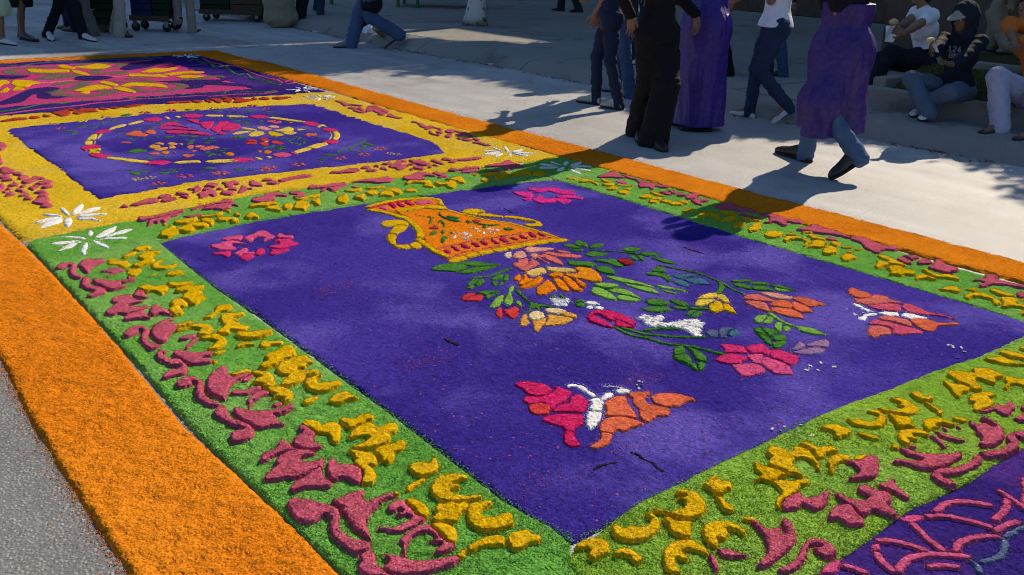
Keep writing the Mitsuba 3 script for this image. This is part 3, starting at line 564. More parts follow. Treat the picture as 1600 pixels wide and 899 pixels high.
petal nk 12 ~30 2659,912 -14,-40 -19,-47
petal nk 12 ~30 2623,876 -63,-21 -66,-3
petal nk 12 ~30 2446,824 55,-6 35,-9
petal nk 12 ~30 2791,900 -62,-33 -87,-35
G M border_motif far border crimson and yellow motif next to the white flower
scroll cr 18 P 1502,5103 29,26 25,-38 47,14 60,19 71,14 43,-9 -16,-44 -42,-3 -63,-22 -63,-16 -44,-5 -38,-4 -21,14
scroll cr 18 P 1538,5024 55,20 71,22 74,10 -30,-38 -44,-17 -34,-35 -26,-59 -23,-7 10,59 -33,-34 -3,35 -28,-36 -29,-24 11,47
scroll ye 14 P 1576,4923 19,9 6,-36 -16,-22 -13,13
scroll cr 18 P 1794,5099 59,59 74,14 62,10 58,40 42,-27 -20,-76 -42,14 -59,13 -70,-17 -72,-26
scroll cr 18 P 1849,5076 58,47 66,20 63,-3 28,-18 7,-79 -8,-19 -24,52 -38,-61 -53,-3 -33,45
scroll ye 14 P 1953,5010 26,7 16,-23 -19,-46 -16,10
scroll cr 10 P 1722,5017 33,2 30,-8 33,14 14,-21 -19,-34 -34,-5 -34,-1
scroll ye 20 P 1636,4928 30,25 38,-14 40,8 33,1 -5,-42 -42,-39 -52,-10 -37,13
scroll ye 18 P 1797,4970 39,-14 47,-7 53,47 6,-27 -28,-52 -54,-11 -47,7 -24,23
scroll ye 22 P 1770,4886 44,16 23,-38 -12,-58 -37,-63 -18,1 11,47 -23,36
scroll ye 24 P 1483,4715 48,79 40,26 30,55 17,-54 -15,-42 26,15 32,31 34,-22 -3,-62 -30,-52 -40,5 -15,41 -35,-39 -53,-35 -24,16
scroll ye 24 P 1661,4825 47,13 41,-5 27,-40 -4,-51 -43,-14 -33,22
scroll ye 22 P 1850,4856 41,18 32,-31 31,-20 -8,-63 -29,-36 -26,17 10,37 -37,3 -23,25
scroll ye 18 P 1969,4905 32,15 2,-48 -14,-38 -20,25
scroll ye 20 P 2009,4833 46,40 23,-26 -12,-85 -23,-19 -14,20 -25,-6 -12,30
G M border_motif far border flower motif left of the vase mouth
scroll cr 16 P 2168,5108 38,66 38,-11 29,8 38,57 44,-1 49,-44 15,-50 -25,-51 -24,29 -39,24 -29,-74 -52,-18 -46,-9 -19,38
scroll cr 14 P 2446,5184 38,4 39,-39 -9,-63 -38,-56 -49,5 -14,35 44,25 -24,42
scroll ye 14 P 2408,5060 34,-35 59,16 60,16 35,-8 -31,-48 -60,-15 -64,-12 -34,21
scroll ye 20 P 2102,5000 46,44 51,-7 33,-8 52,-20 -19,-64 -37,11 -41,-11 -37,24 -41,1
scroll ye 20 P 2161,4889 31,53 55,2 14,-21 -27,-81 -4,-45 -27,17 -19,48
scroll ye 20 P 2257,4876 41,73 38,-11 0,-38 -47,-69 -36,-13
scroll ye 22 P 2308,4844 56,89 53,17 18,-37 -15,-66 -38,-38 -42,-58 -23,26 -18,24
scroll ye 18 P 2455,4913 54,44 35,4 -72,-147 -24,2 11,56
G M border_motif far border crimson motif behind the vase mouth
scroll cr 16 P 2581,5197 59,77 20,-27 41,-25 75,12 75,-17 8,-35 -34,-37 -70,0 -57,7 -67,14
scroll cr 16 P 2613,5093 43,57 63,3 75,11 42,-11 -61,-35 -54,-37 -37,-5 3,55 -54,-50
scroll ye 12 P 2683,5063 32,8 -5,-52 -28,3
scroll cr 16 P 2884,5182 60,37 78,-2 77,-17 82,12 -3,-76 -58,-71 -77,18 -50,61 -52,32
scroll cr 10 P 2830,5113 41,3 7,-48 -32,-8
scroll ye 16 P 2744,5038 47,-1 53,-4 45,29 -15,-49 -40,-45 -62,11
scroll ye 14 P 2886,5021 64,2 71,0 2,-45 -50,-12 -64,12
scroll ye 22 P 2597,4862 55,70 25,-2 49,51 -8,-50 -53,-112 -49,-46 -34,8
scroll ye 22 P 2717,4865 56,32 47,11 -48,-105 -43,-51 -7,57
scroll ye 18 P 2834,4927 58,33 34,-36 -53,-77 -46,3
scroll ye 20 P 2860,4802 68,79 60,5 -12,-76 -48,-65 -33,48
G M border_motif far border flower motif above the vase
scroll ye 20 P 2868,4814 53,76 66,28 72,13 11,-50 -40,-87 -52,-36 6,64 -23,43 -68,-67
scroll ye 14 P 3075,4849 55,23 23,-43 -23,-56 -42,12 -25,16
scroll cr 16 P 3227,5110 44,51 47,2 52,33 56,14 38,-72 10,-55 -30,-44 -29,49 -35,6 -41,-85 -52,2 -43,27
scroll cr 14 P 3494,5152 41,8 14,-106 -34,-59 -54,1 -27,17 47,34 -7,36
scroll ye 20 P 3166,4996 78,42 47,-44 61,-23 -35,-84 -33,-82 -38,9 -16,54 40,48 -34,51 -63,-5
scroll ye 22 P 3330,4894 43,18 28,-47 69,33 3,-63 -98,-116 -39,10 29,84 -39,9
scroll ye 18 P 3448,4943 60,9 92,6 -73,-156 -42,-4 -3,62 -4,48
G M border_motif far border crimson and yellow motif by the shaded corner
scroll cr 16 P 3624,5155 53,35 29,-51 80,19 90,-38 -35,-47 -75,12 -79,15 -52,8
scroll cr 14 P 3640,5030 64,60 71,7 60,-20 -77,-70 -51,-2 -33,21
scroll ye 10 P 3702,4976 36,4 -7,-48 -37,0
scroll cr 18 P 3897,5108 74,24 87,0 84,40 46,-10 -28,-91 9,-76 -32,-50 -57,17 -98,-25 29,102 -65,39
scroll cr 8 P 3809,5009 63,-6 73,7 2,-52 -75,-21
scroll ye 16 P 3753,4945 59,12 60,-20 14,-25 -60,-45 -65,24
scroll ye 16 P 3644,4806 62,55 17,-42 -40,-68 -46,-2
scroll ye 18 P 3770,4822 67,38 81,49 31,-35 -56,-80 -73,-19 -66,-22
scroll ye 18 P 3916,4812 91,59 79,2 22,-47 -78,-84 -34,53 -78,-33
scroll ye 18 P 4044,4749 90,45 27,-50 -40,-58 -58,3
G M border_motif right border motif with pink petals, beside the shaded white flower
scroll ye 10 P 4177,4550 64,-7 33,-52 -68,-6 -30,34
scroll cr 14 P 4378,4458 78,34 65,9 59,31 29,-28 -28,-56 -16,-73 -22,-41 -58,26 -42,42 -51,32
scroll cr 14 P 4573,4420 32,-52 -27,-81 5,-51 5,-66 -4,-75 39,-85 -38,-30 -41,35 -14,38 -58,-53 -27,17 27,42 -50,31 36,53 54,43 36,71 -6,68
scroll pk 8 P 4409,4312 54,-2 -1,-46 -6,-43 -59,15
scroll ye 14 P 4177,4425 83,42 38,-55 -35,-102 -44,-19 27,75 -39,25
scroll ye 12 P 4367,4417 24,-31 -6,-90 -53,2 4,59
scroll ye 14 P 4265,4293 61,8 36,-37 -61,-53 -45,27
scroll ye 14 P 4194,4174 75,41 39,-24 -26,-43 -54,-10
scroll ye 12 P 4352,4254 30,-33 37,-54 3,-32 -53,18 -32,50
scroll ye 14 P 4209,4092 63,19 32,-21 -26,-56 -59,-19 -27,25
scroll ye 12 P 4295,4125 55,10 15,-30 -50,-22
G M border_motif right border flower motif, half in shade
scroll ye 14 P 4236,3920 99,36 7,-61 -71,-25 -40,12
scroll ye 14 P 4384,3968 38,-24 -20,-101 -28,-10 -12,64
scroll ye 14 P 4268,3859 67,13 16,-52 -51,-22 -42,26
scroll ye 16 P 4186,3789 64,53 25,-42 -19,-42 -51,0
scroll ye 16 P 4282,3782 58,4 10,-48 -54,-32 -27,31
scroll ye 16 P 4269,3697 83,27 12,-61 -35,-31 -55,22
scroll ye 14 P 4368,3714 54,-8 -8,-62 -42,-13 -15,42
scroll cr 14 P 4447,3943 42,-12 14,-38 -39,-61 -33,21
scroll cr 14 P 4515,3929 48,-15 -26,-57 -49,-11
scroll cr 14 P 4471,3814 81,48 10,-49 -36,-48
scroll cr 16 P 4464,3735 90,55 87,2 -36,-63 -83,-31 -55,8
scroll cr 16 P 4459,3683 70,-3 49,-45 -37,-31 -60,11 -52,-59 -10,45
G M border_motif right border yellow and dark crimson motif in the shadow
scroll ye 16 P 4204,3538 72,17 44,-15 -9,-45 -55,-2 -43,15
scroll ye 10 P 4335,3455 49,19 -21,-37
scroll ye 18 P 4207,3413 64,33 62,-15 20,-50 -22,-47 -62,-44 -20,12 36,37 -10,43 -67,-5
scroll ye 16 P 4408,3408 44,9 6,-54 -3,-60 -36,-14 -19,49
scroll ye 16 P 4240,3273 81,31 78,-2 -15,-62 -66,-17 -31,32
scroll ye 18 P 4231,3175 80,29 53,-22 -44,-42 -72,-21 -34,21
scroll ye 14 P 4426,3273 26,-29 3,-62 14,-45 -48,12 -23,46
scroll cr 16 P 4468,3510 70,8 64,-1 28,-31 -32,-85 33,-33 -26,-99 -23,-10 -19,49 -46,30 -15,60 -48,44 20,38
scroll cr 10 P 4455,3303 55,14 -5,-46 -3,-59 23,-39 -49,-16 -11,54 -14,46
scroll cr 16 P 4572,3240 51,-8 19,-49 1,-62 -18,-61 67,-19 -33,-50 -48,-27 -31,31 -9,41 -51,-37 -41,4 22,43 10,41 -32,-3 -46,6 2,22 63,6 69,52
scroll ye 18 P 4245,3076 62,27 89,34 21,-25 -53,-46 -63,-49 -52,1 -44,7
scroll ye 18 P 4225,2947 63,35 62,-8 14,-42 -29,-46 -50,-10 -59,7 -18,32
scroll ye 14 P 4343,2891 47,2 25,-27 -29,-24 -48,20
G M border_motif right border yellow and crimson motif, sunlit
scroll ye 18 P 4242,2835 68,29 49,-22 11,-49 -7,-48 -29,-33 -87,-23 -16,10 86,45 16,42 -45,18 -65,-8
scroll ye 14 P 4449,2870 51,-6 26,-33 -34,-11 -43,28
scroll ye 16 P 4436,2814 43,4 -6,-61 -11,-56 -25,-11 -24,33 -9,37
scroll ye 18 P 4229,2671 58,22 95,40 41,-28 -14,-52 -49,-8 -10,-24 -49,3 -29,28
scroll ye 20 P 4225,2576 77,37 65,7 -6,-46 -34,-36 -52,-14 -61,12
scroll ye 16 P 4429,2660 40,9 6,-39 -18,-29 -61,-10 0,30
scroll ye 12 P 4407,2583 48,-7 14,-44 -41,-2 -28,28
scroll cr 14 P 4461,2712 68,8 -9,-36 -29,-44 -20,24
scroll cr 16 P 4476,2908 58,18 57,-25 51,28 37,-40 -37,-44 19,-57 -21,-75 -12,-57 -34,-10 -14,52 -19,56 -36,45 -14,53
scroll cr 16 P 4615,2654 51,-23 5,-57 -23,-78 -12,-53 49,-23 -30,-40 -54,-14 -29,39 -34,3 -48,-17 -19,22 7,44 29,40 50,49 17,40 -7,25
scroll ye 12 P 4429,2510 48,3 14,-25 -36,-11 -26,13
scroll ye 16 P 4244,2478 66,23 35,-24 -28,-57 -29,-18 -44,11 -40,8 11,30
scroll ye 12 P 4345,2506 51,9 -1,-32 -38,-4
G M border_motif right border flower motif, sunlit
scroll ye 14 P 4431,2379 43,-5 9,-39 -23,-40 -17,-53 -26,-47 -24,8 -14,45 -13,35 41,19 4,35
scroll ye 16 P 4259,2292 57,16 28,27 30,-20 2,-47 -24,-20 -56,10 -57,-2
scroll ye 20 P 4291,2244 58,-3 35,-33 -37,-37 24,-33 -37,-36 -40,-7 -15,28 -52,1 0,25 -27,26 56,23
scroll ye 18 P 4247,2069 60,18 45,-5 8,-31 -11,-51 -35,-4 1,35 -34,7 -41,7
scroll ye 18 P 4417,2125 30,-12 -28,-51 -3,-32 48,-15 9,-40 -32,-45 -29,0 -11,43 -34,31 -4,28
scroll cr 16 P 4469,2289 60,7 -1,-28 -31,-44 -25,-30 -24,8 -8,32
scroll cr 16 P 4549,2302 38,-17 37,-33 -22,-23 -53,-3 -28,0 23,41
scroll cr 16 P 4493,2190 69,27 49,6 -7,-52 -37,-30 -50,15
scroll cr 18 P 4474,2122 46,4 97,36 53,2 -47,-61 -28,-35 16,-38 -29,-24 -50,-11 -18,21 -17,-23 -27,35 4,33 -4,28
G M border_motif right border yellow and crimson motif by the right edge
scroll ye 16 P 4202,1922 40,-3 46,0 32,-21 -32,-50 -36,-13 -19,28 -12,31
scroll ye 12 P 4320,1850 56,-14 8,-29 -47,0
scroll ye 18 P 4198,1796 54,15 51,-11 40,-27 -8,-40 -33,-60 -41,-24 -41,7 19,23 40,32 -2,30 -28,27 -58,-1
scroll ye 16 P 4407,1776 51,-4 -12,-46 2,-40 -21,-32 -38,19 -6,42
scroll ye 18 P 4220,1635 58,18 40,31 44,7 40,-35 -29,-39 -40,-9 15,-32 -4,-41 -112,-48 -37,26 26,37 65,11 -5,32 -45,23
scroll cr 16 P 4476,1889 58,-5 25,-17 37,25 40,7 32,-38 -13,-25 -54,-6 5,-45 5,-44 13,-49 -35,-16 -28,43 -20,45 -38,34 -78,5 -18,20 42,20 48,-1 -7,30
scroll cr 14 P 4460,1678 61,5 -4,-29 -60,-35 -31,21
scroll ye 14 P 4412,1634 31,-13 -10,-30 -40,-17 -16,18
G M vase orange and yellow vase picture lying on its side
body or 6 P 2663,4598 206,84 149,-16 90,-56 20,-66 -67,-138 -9,-82 38,-121 40,-133 68,-163 26,-106 6,-109 0,-80 31,-108 -150,48 -239,30 -155,17 -189,-3 25,112 30,141 59,143 65,127 50,145 17,118 -28,101
rim ye 10 P 2670,4655 63,23 97,28 103,1 95,-25 99,-44 28,-85 -29,-47 -30,85 -100,41 -99,19 -102,-13 -90,-18
rim ye 10 P 2646,4608 38,-12 27,-54 30,-67 18,-76 -11,-59 -34,-2 -5,85 -25,76 -27,61
band rd 6 P 2676,4626 120,24 119,7 77,-32 -16,-24 -76,22 -106,-9 -110,-18
band pk 7 P 2723,4584 45,21 12,-45 -22,-48 -24,15
band ma 7 P 2820,4635 41,0 -10,-58 -33,-54 -25,4
band ma 7 P 2859,4611 38,6 -1,-55 -24,-48 -24,15
band ma 7 P 2912,4603 36,8 5,-55 1,-31 -43,-3
band pk 5 P 2975,4589 72,-7 37,-50 -20,-39 -56,10 -52,25
band ye 8 P 2771,4480 59,11 54,-10 -43,-46 -64,-8
band ye 8 P 2849,4478 81,11 50,-19 -30,-44 -69,8 -51,-16
band ye 8 P 2980,4470 65,-16 30,-57 -18,-76 -48,31 -41,50 -28,19
band ye 8 P 3128,4544 17,-11 -70,-136 -20,51
handle ye 10 P 2564,4299 57,42 63,-11 30,-42 -6,-60 -27,-37 -47,41 -45,-4 -34,16
handle ye 10 P 2510,4120 101,105 17,6 50,-45 -57,-54 -77,-45 -22,24
handle ye 10 P 2449,4036 54,78 32,-36 -48,-66 -41,-72 -26,7
handle ye 10 P 2416,3921 30,15 20,-29 29,-9 -20,-54 -39,-3 -16,30
handle ye 10 P 2504,3902 47,18 3,-51 -23,-43 -42,-11 -12,18
outline ye 10 ~34 2751,4361 -7,-77 -23,-86 -28,-81
outline ye 10 ~34 2695,4116 -33,-75 -48,-72
outline ye 10 ~34 2589,3945 -13,-71 -11,-51
outline ye 10 ~30 2560,3806 -10,-68 -2,-55 6,-68
outline ye 9 ~26 3052,4324 12,-80 18,-43
outline ye 9 ~26 3078,4187 14,-57
outline ye 9 ~24 3093,4118 14,-51
outline ye 9 ~24 3111,4055 22,-44
outline ye 9 ~24 3140,4006 54,-96
handle ye 10 P 3088,4253 58,36 52,-16 33,-51 -21,-47 -46,5 -52,-22 -17,42
band ma 7 P 2584,3715 30,3 5,-36 -24,-30 -25,12
band ma 7 P 2654,3745 23,-6 -3,-55 -23,-32 -15,29
band ma 7 P 2719,3750 24,-2 -1,-61 -24,-32 -22,24 -1,29
band ma 7 P 2780,3740 29,-9 -9,-54 -21,-24 -19,22
band ma 7 P 2833,3734 29,-8 -4,-47 -29,-30 -13,28
band ma 7 P 2894,3725 27,2 -6,-66 -22,-25 -19,22
band ma 7 P 2956,3725 24,-6 -3,-59 -26,-28 -16,30
band cr 6 ~14 2584,3753 75,4 75,1
band cr 6 ~14 2753,3762 67,1 65,-8
band cr 6 ~14 2905,3748 69,-4 66,-8
band cr 6 ~14 2537,3608 58,7 25,2
band cr 6 ~14 2631,3632 55,0 45,-5
band cr 6 ~14 2744,3628 65,-5 61,-11
base ye 9 P 2512,3572 61,21 59,-2 -7,-41 -58,-15 -56,2
base ye 9 P 2634,3589 83,19 -16,-54 -73,-1
base ye 9 P 2721,3605 86,-9 -16,-46 -86,1
base ye 9 P 2809,3594 89,0 -16,-48 -84,5
leaf gr 8 ~14 2832,4344 16,-41 24,-43 16,-45
leaf gr 8 P 2974,4325 14,-9 -29,-46 -6,-39 10,-53 14,-55 -4,-43 -36,23 -15,55 6,66 12,51
leaf gr 8 P 2952,4220 36,-6 16,-44 11,-32 -47,9
leaf gr 8 P 2998,4086 28,10 -6,-35 -3,-32 -41,8
leaf gr 8 ~18 3016,4018 22,-43 29,-41 50,-15
leaf gr 8 P 2806,4176 50,60 13,-20 -43,-53 -29,-14
leaf gr 8 P 2829,4128 46,49 24,-4 -17,-57 -42,-61 -53,-53 4,19 48,56 24,63
leaf gr 8 P 2782,4103 31,2 3,-24 -28,-4
leaf gr 8 P 2667,3965 48,52 41,-5 -33,-42 -34,-9
leaf gr 8 P 2749,3974 44,46 -1,-42 -36,-30
leaf gr 8 P 2654,3842 55,65 37,17 -13,-53 -22,-6 -52,-56
leaf gr 8 P 2788,3949 29,8 -8,-28 -27,-8
leaf gr 8 P 3014,3953 29,3 -13,-36 -33,-7
bud rd 8 P 2742,4085 38,19 24,-31 -21,-36 -39,14
bud rd 7 P 3034,4075 32,2 10,-46 -36,-17 -22,25
daisy wh 9 L24 2803,3897 -69,-57 91,53 -11,38 20,-44 48,22 -54,-39 57,26 -53,-29 47,-51 -57,37 15,-40 -34,32 -8,-55
daisy wh 9 L22 2980,3898 -45,84 35,-88 -56,-17 64,1 -64,-75 84,84 44,14 -40,-17 65,-64 -76,50 5,-89
leaf gr 8 P 3078,3853 49,1 7,-60 -39,11 -22,23
outline ye 9 ~24 3192,3901 17,-74
outline ye 9 ~26 3208,3812 13,-63
outline ye 9 ~24 3220,3739 0,-54
outline ye 9 ~24 3231,3682 3,-49
outline ye 9 ~22 3231,3625 3,-44
handle ye 10 P 3140,4167 48,-2 32,-49 29,-55 -25,-31 -41,38 -60,67
handle ye 10 P 3256,4057 58,-49 30,-79 9,-75 -22,-55 -37,-31 -46,29 -19,46 34,23 26,-28 32,13 -21,44 -24,66 -46,58
band ma 7 P 2945,3708 35,12 0,-55 -28,-31 -21,23
band ma 7 P 3007,3703 26,-1 6,-45 -23,-25 -16,30
band ma 7 P 3076,3705 21,1 -3,-65 -19,-18 -25,27
band ma 7 P 3142,3704 24,-5 -8,-58 -25,-25 -17,32
band ma 7 P 3188,3684 24,-4 -3,-52 -23,-26 -15,30
band cr 6 ~14 3050,3732 76,-7 67,-18
band cr 6 ~14 2901,3627 63,-11 63,-12
band cr 6 ~14 3048,3606 96,-14 93,-28
base ye 9 P 2902,3588 85,-7 -11,-42 -89,5
base ye 9 P 2992,3578 82,-5 -10,-43 -86,8
base ye 9 P 3081,3573 73,-1 -14,-52 -77,5
base ye 9 P 3163,3566 91,-29 -11,-44 -106,19
G M flower pale salmon flower under the vase foot
petal pw 8 P 2811,3497 32,16 30,-2 -39,-48 -41,-36 -9,23
petal ps 8 P 2819,3436 66,58 48,-3 -31,-73 -26,-20 -47,4
petal sa 8 P 2754,3355 30,15 -25,-62 52,79 64,-6 -35,-49 -53,-42 -47,-12 -2,35
petal sa 8 P 2740,3278 55,15 96,77 -21,-92 -70,-23 -67,-23
petal ps 8 P 2958,3513 37,13 54,-45 45,-49 -78,-6 -80,21
petal ps 8 P 2932,3435 33,-22 -32,-53 -42,10
petal sa 8 P 2917,3371 46,24 9,-42 -50,-21 1,-73 -20,14
petal sa 8 P 2968,3393 26,1 9,-80 -21,-76 -35,-38 -10,68 7,67
petal sa 8 P 2991,3405 45,-1 29,-57 53,-45 11,-53 -58,2 -47,49 -24,62
petal sa 8 P 3073,3408 33,-22 16,-58 -46,16
G M flower orange and cream flower in the bouquet
petal cy 10 P 2724,3221 54,14 71,-4 -26,-59 -55,-13 -56,-3
petal cy 10 P 2865,3228 35,-32 50,-50 8,-48 -58,6 -51,34 -14,34
petal or 12 P 2799,3138 50,0 22,-32 -36,-25 -51,18
petal oy 12 P 2974,3140 40,-19 21,-40 -27,-83 -36,-57 -31,-19 -34,23 -23,56 -25,40 0,41 26,16 47,-32
petal or 12 P 2870,3026 6,-20 -19,-74 -35,-31 -5,27 24,53
petal or 12 P 2833,3075 24,-8 -23,-81 -34,-70 1,-31 -36,-6 -12,46 43,87
petal or 12 P 2775,3074 34,1 -17,-60 -42,-81 -25,-28 -18,27 25,75
petal or 12 P 2621,3181 39,30 28,5 -31,-52 -40,-28 -7,20
petal or 12 P 2590,3114 63,37 42,52 20,-5 -31,-52 19,-13 -49,-30 -55,-10
petal or 12 P 2568,3076 58,14 97,46 36,0 -27,-39 -65,-42 -58,-7 -42,6
petal or 12 P 2624,3015 15,21 35,7 77,42 -47,-124 -51,-11 -42,-15 -37,17
G M leaf broad green leaf below the vase
blade gr 9 P 2379,3515 67,32 59,-14 48,-23 -6,-56 -37,-35 -59,-2 -46,47 -30,29
blade gr 9 P 2537,3521 50,-4 54,-48 38,-60 18,-39 -56,21 -59,31 -27,26 -15,36
blade gr 9 P 2455,3398 55,21 68,5 63,-33 40,-18 -78,-16 -75,-8 -54,20
G M sprig green leafy sprig with red bud
stem gr 8 ~16 2472,3301 46,-11 50,-10 61,18 73,10
leaf gr 8 P 2409,3253 51,36 27,-10 -31,-27 -50,-29 -24,1
leaf gr 8 P 2431,3230 44,33 34,1 -26,-38 -43,-25 -26,2
leaf gr 8 P 2369,3210 34,16 11,-15 -30,-26 -22,8
leaf gr 8 P 2534,3239 58,34 35,-7 -46,-51 -50,2
leaf gr 8 P 2581,3215 49,40 12,-8 -54,-68 -23,8
leaf gr 8 P 2512,3214 32,-9 -41,-47 -12,8
leaf gr 8 P 2508,3155 49,37 -5,-28 -42,-18
stem gr 8 P 2371,3135 38,-4 33,-15 29,-30 -41,1 -29,5 0,-15 47,-3 -51,-16 -39,-9 25,40 -11,22
bud rd 8 P 2265,3112 43,29 36,5 14,-25 -40,-9 -49,-17
bud rd 8 P 2262,3086 57,18 50,3 0,-22 -40,-38 -31,7
G M sprig green bud sprig with two red petals
leaf lg 8 P 2305,2959 56,45 61,37 31,1 -39,-46 -57,-45 -36,-6
leaf lg 8 P 2409,2986 57,47 61,63 39,20 -21,-32 -50,-42 -36,-62 -38,-45 -36,-10 2,26
leaf lg 8 P 2437,2938 31,22 -14,-47 -29,-36 -5,17
petal rd 8 P 2295,2898 34,31 21,-1 -38,-55 -28,-39 -19,6 8,27
petal rd 8 P 2343,2906 14,-10 31,6 23,-2 -12,-32 -35,-43 -58,-32 0,32 13,44
G M flower cream yellow bell flower with green stalk
stem gr 9 P 2529,3057 23,7 -25,-73 -28,-81 13,-51 38,-40 -15,-11 -42,23 -25,-17 0,20 -21,1 -46,-23 -17,5 42,19 54,58 21,72
petal oc 9 P 2282,2715 54,63 41,31 7,-11 -26,-35 -17,-39 -31,-16
petal wc 9 P 2382,2786 40,25 35,-3 -4,-44 -18,-27 -48,-19 -21,14
petal oc 9 P 2360,2730 30,-14 41,10 -35,-40 -40,-22 -49,-34 -13,9 34,44
petal wc 9 P 2489,2806 28,-6 35,-24 5,-44 -35,-2 -32,1 -13,36
petal oc 9 P 2511,2724 39,0 12,-49 -22,-24 -27,32
petal oc 9 P 2456,2749 27,-26 33,-49 -1,-25 -48,-18 -51,4 -47,26 17,19 31,17
G M flower small white flower with two leaves
leaf gr 8 P 2609,2900 42,22 4,-10 -28,-25 -27,-10
leaf gr 8 P 2668,2911 8,-21 -10,-37 -15,-11 -6,26
petal wh 9 O17 2606,2873 -13,-27 -18,-30 43,41 -13,-27 -15,-24 34,33 9,-6 18,9 -20,-22 -29,-22
G M flower small white petals with round leaf
leaf gr 8 P 2651,2789 37,18 25,-17 -9,-16 -31,5
leaf gr 8 P 2643,2774 34,2 11,-19 -24,-26 -25,4 -7,18
petal wh 9 P 2688,2757 25,14 25,-17 4,-33 -12,-13 -29,19
petal wh 9 P 2652,2712 31,21 17,-19 -23,-19 -19,-1
petal wh 9 P 2692,2699 27,-2 4,-26 -26,-10 -14,16
G M sprig green leaves right of the vase
leaf gr 9 P 3169,3452 47,-1 12,-47 -16,-48 -40,16 -8,44
leaf gr 9 P 3253,3447 53,26 -2,-40 -3,-38 -61,-68 7,44 -25,26
leaf gr 9 P 3137,3357 46,-2 34,-23 -26,-20 -43,19
leaf gr 9 P 3267,3348 46,19 48,-1 6,-34 -44,-20 -52,4 -17,12
leaf gr 8 P 3155,3269 51,14 43,-19 17,-40 -4,-29 -51,0 -47,22
stem gr 8 ~12 3232,3304 41,-37 46,-53
stem gr 8 ~14 3332,3209 35,-39 31,-46 22,-68
leaf gr 8 P 3378,3217 43,20 40,-17 18,-46 -60,-23 -41,23
leaf gr 8 P 3413,3118 42,6 29,-35 7,-51 -41,-1 -33,37
leaf gr 8 P 3334,3123 28,0 -13,-47 -24,-39 -15,23 4,30
leaf gr 8 P 3379,3112 19,-22 -16,-36 -42,-27 4,25
leaf gr 8 P 3411,3035 35,-15 15,-46 -7,-68 -34,5 -13,53
leaf or 4 P 3434,2956 22,7 -7,-26 -27,-5
G M leaf dark green ragged leaf with red bud
blade gr 12 P 3003,3225 29,7 35,-41 39,-35 -6,-49 -50,-10 -22,32 -32,21 -17,38
blade gr 12 P 3126,3170 51,-10 57,-39 -27,-68 -15,-42 -37,16 4,59 -20,48
blade gr 12 P 3041,3060 61,29 26,-35 -17,-57 -40,-41 -26,26 -13,34
bud dr 12 P 3229,3102 38,10 26,-22 -14,-67 -41,-8 -29,19
G M leaf long light green split leaf
blade lg 9 P 3012,2966 29,-14 30,-61 23,-80 10,-78 -22,-8 -24,71 -38,57 -10,54
blade lg 9 P 3019,2846 23,-47 40,-74 -28,-80 -22,45 -22,53 -1,55
blade lg 8 P 3122,2744 29,-22 22,-59 24,-62 -20,-5 -28,46 -33,60
blade lg 8 P 3096,2693 16,-19 20,-59 -18,-10 -18,42
G M leaf light green broad leaf cluster
blade lg 10 P 2892,2916 33,-4 44,-33 8,-44 -46,-8 -30,21 -17,34
blade lg 10 P 2807,2843 58,44 16,-34 -6,-64 -26,-70 -21,-15 -24,31 -3,60
blade lg 10 P 2885,2813 61,4 19,-44 -6,-55 -24,-72 -15,46 -15,47 -20,36
blade lg 10 P 2866,2736 35,-1 15,-47 11,-44 -43,1 -32,29 -8,34
blade gr 10 P 2878,2902 23,-54 65,-36 4,-34 -48,28 -38,37
G M flower teal blue bell flower
leaf gr 8 P 3257,2890 59,29 35,0 -21,-52 -29,-32 -26,26
leaf gr 8 P 3195,2873 37,12 39,-21 13,-51 -5,-30 -57,-51 -11,8 22,58 -20,38
petal bl 8 P 3293,2790 48,-7 55,-32 5,-33 -58,6 -59,15
petal bl 8 P 3242,2743 37,-9 7,-37 -32,-57 -24,-15 -9,45 -1,48
petal bl 8 P 3295,2724 50,-18 44,-22 -24,-56 -16,-37 -41,36 -21,30
G M stem long green stem arching over the bouquet
stem gr 8 ~17 3362,2927 18,-39 13,-52 22,-37
stem gr 8 ~16 3411,2786 24,-38 -8,-61 0,-66 -18,-67 -25,-77 1,-49
stem gr 8 ~22 3416,2589 -39,-38 -45,-31 -47,-21
G M flower yellow bell flower hanging from the stem
petal yl 9 P 3152,2508 50,18 54,0 30,-21 -31,-31 -41,-1 -43,15
petal yl 9 P 3098,2473 46,26 37,-25 33,-23 -72,-15 -48,-2 -18,12
petal yl 9 P 3237,2465 45,28 16,-18 -26,-49 -45,-41 -8,26
petal ye 10 P 3119,2416 89,25 -8,-38 -53,-48 -62,-5 -1,21
petal ye 10 P 3205,2400 12,-23 -23,-40 -38,-49 -13,29 4,38
G M sprig green leaf group beside the white beads
leaf gr 8 P 2935,2620 36,8 38,-30 7,-41 -24,-26 -42,12 -30,30 -2,23
leaf gr 8 P 2844,2563 44,4 46,-21 25,-34 -7,-30 -54,3 -44,27
leaf gr 8 P 3034,2574 20,-11 21,-39 -7,-45 -18,-16 -28,20 -3,43
leaf gr 8 P 2977,2514 32,-20 17,-35 -18,-16 -33,27
leaf gr 8 ~20 3036,2445 29,-20 30,-23
leaf gr 8 P 2974,2419 44,11 25,-17 -76,-22 -10,10
leaf gr 8 P 2947,2378 75,22 31,-1 -23,-25 -51,-11
G M bead_cluster curve of white round beads
bead wh 10 O19 2769,2491 32,5 1,-32 -33,-12 -19,-20 1,-28 42,28 -17,-21 43,29 23,10 -45,-53 -11,-15 23,-12 16,-5 21,-2 -17,-24 48,16 -28,-19 26,7 28,13 -48,-37 -12,-23 75,49 -28,-32 -24,-21 47,25 26,14 -16,-21 -17,-20 30,17 -101,-42 21,3 -10,-17 24,14 -38,-23 -9,-18
G M flower magenta tulip lying on its side
petal mg 12 P 2714,2632 2,-22 -42,-77 -38,7 6,41 -4,56 -61,-11 48,33 40,6
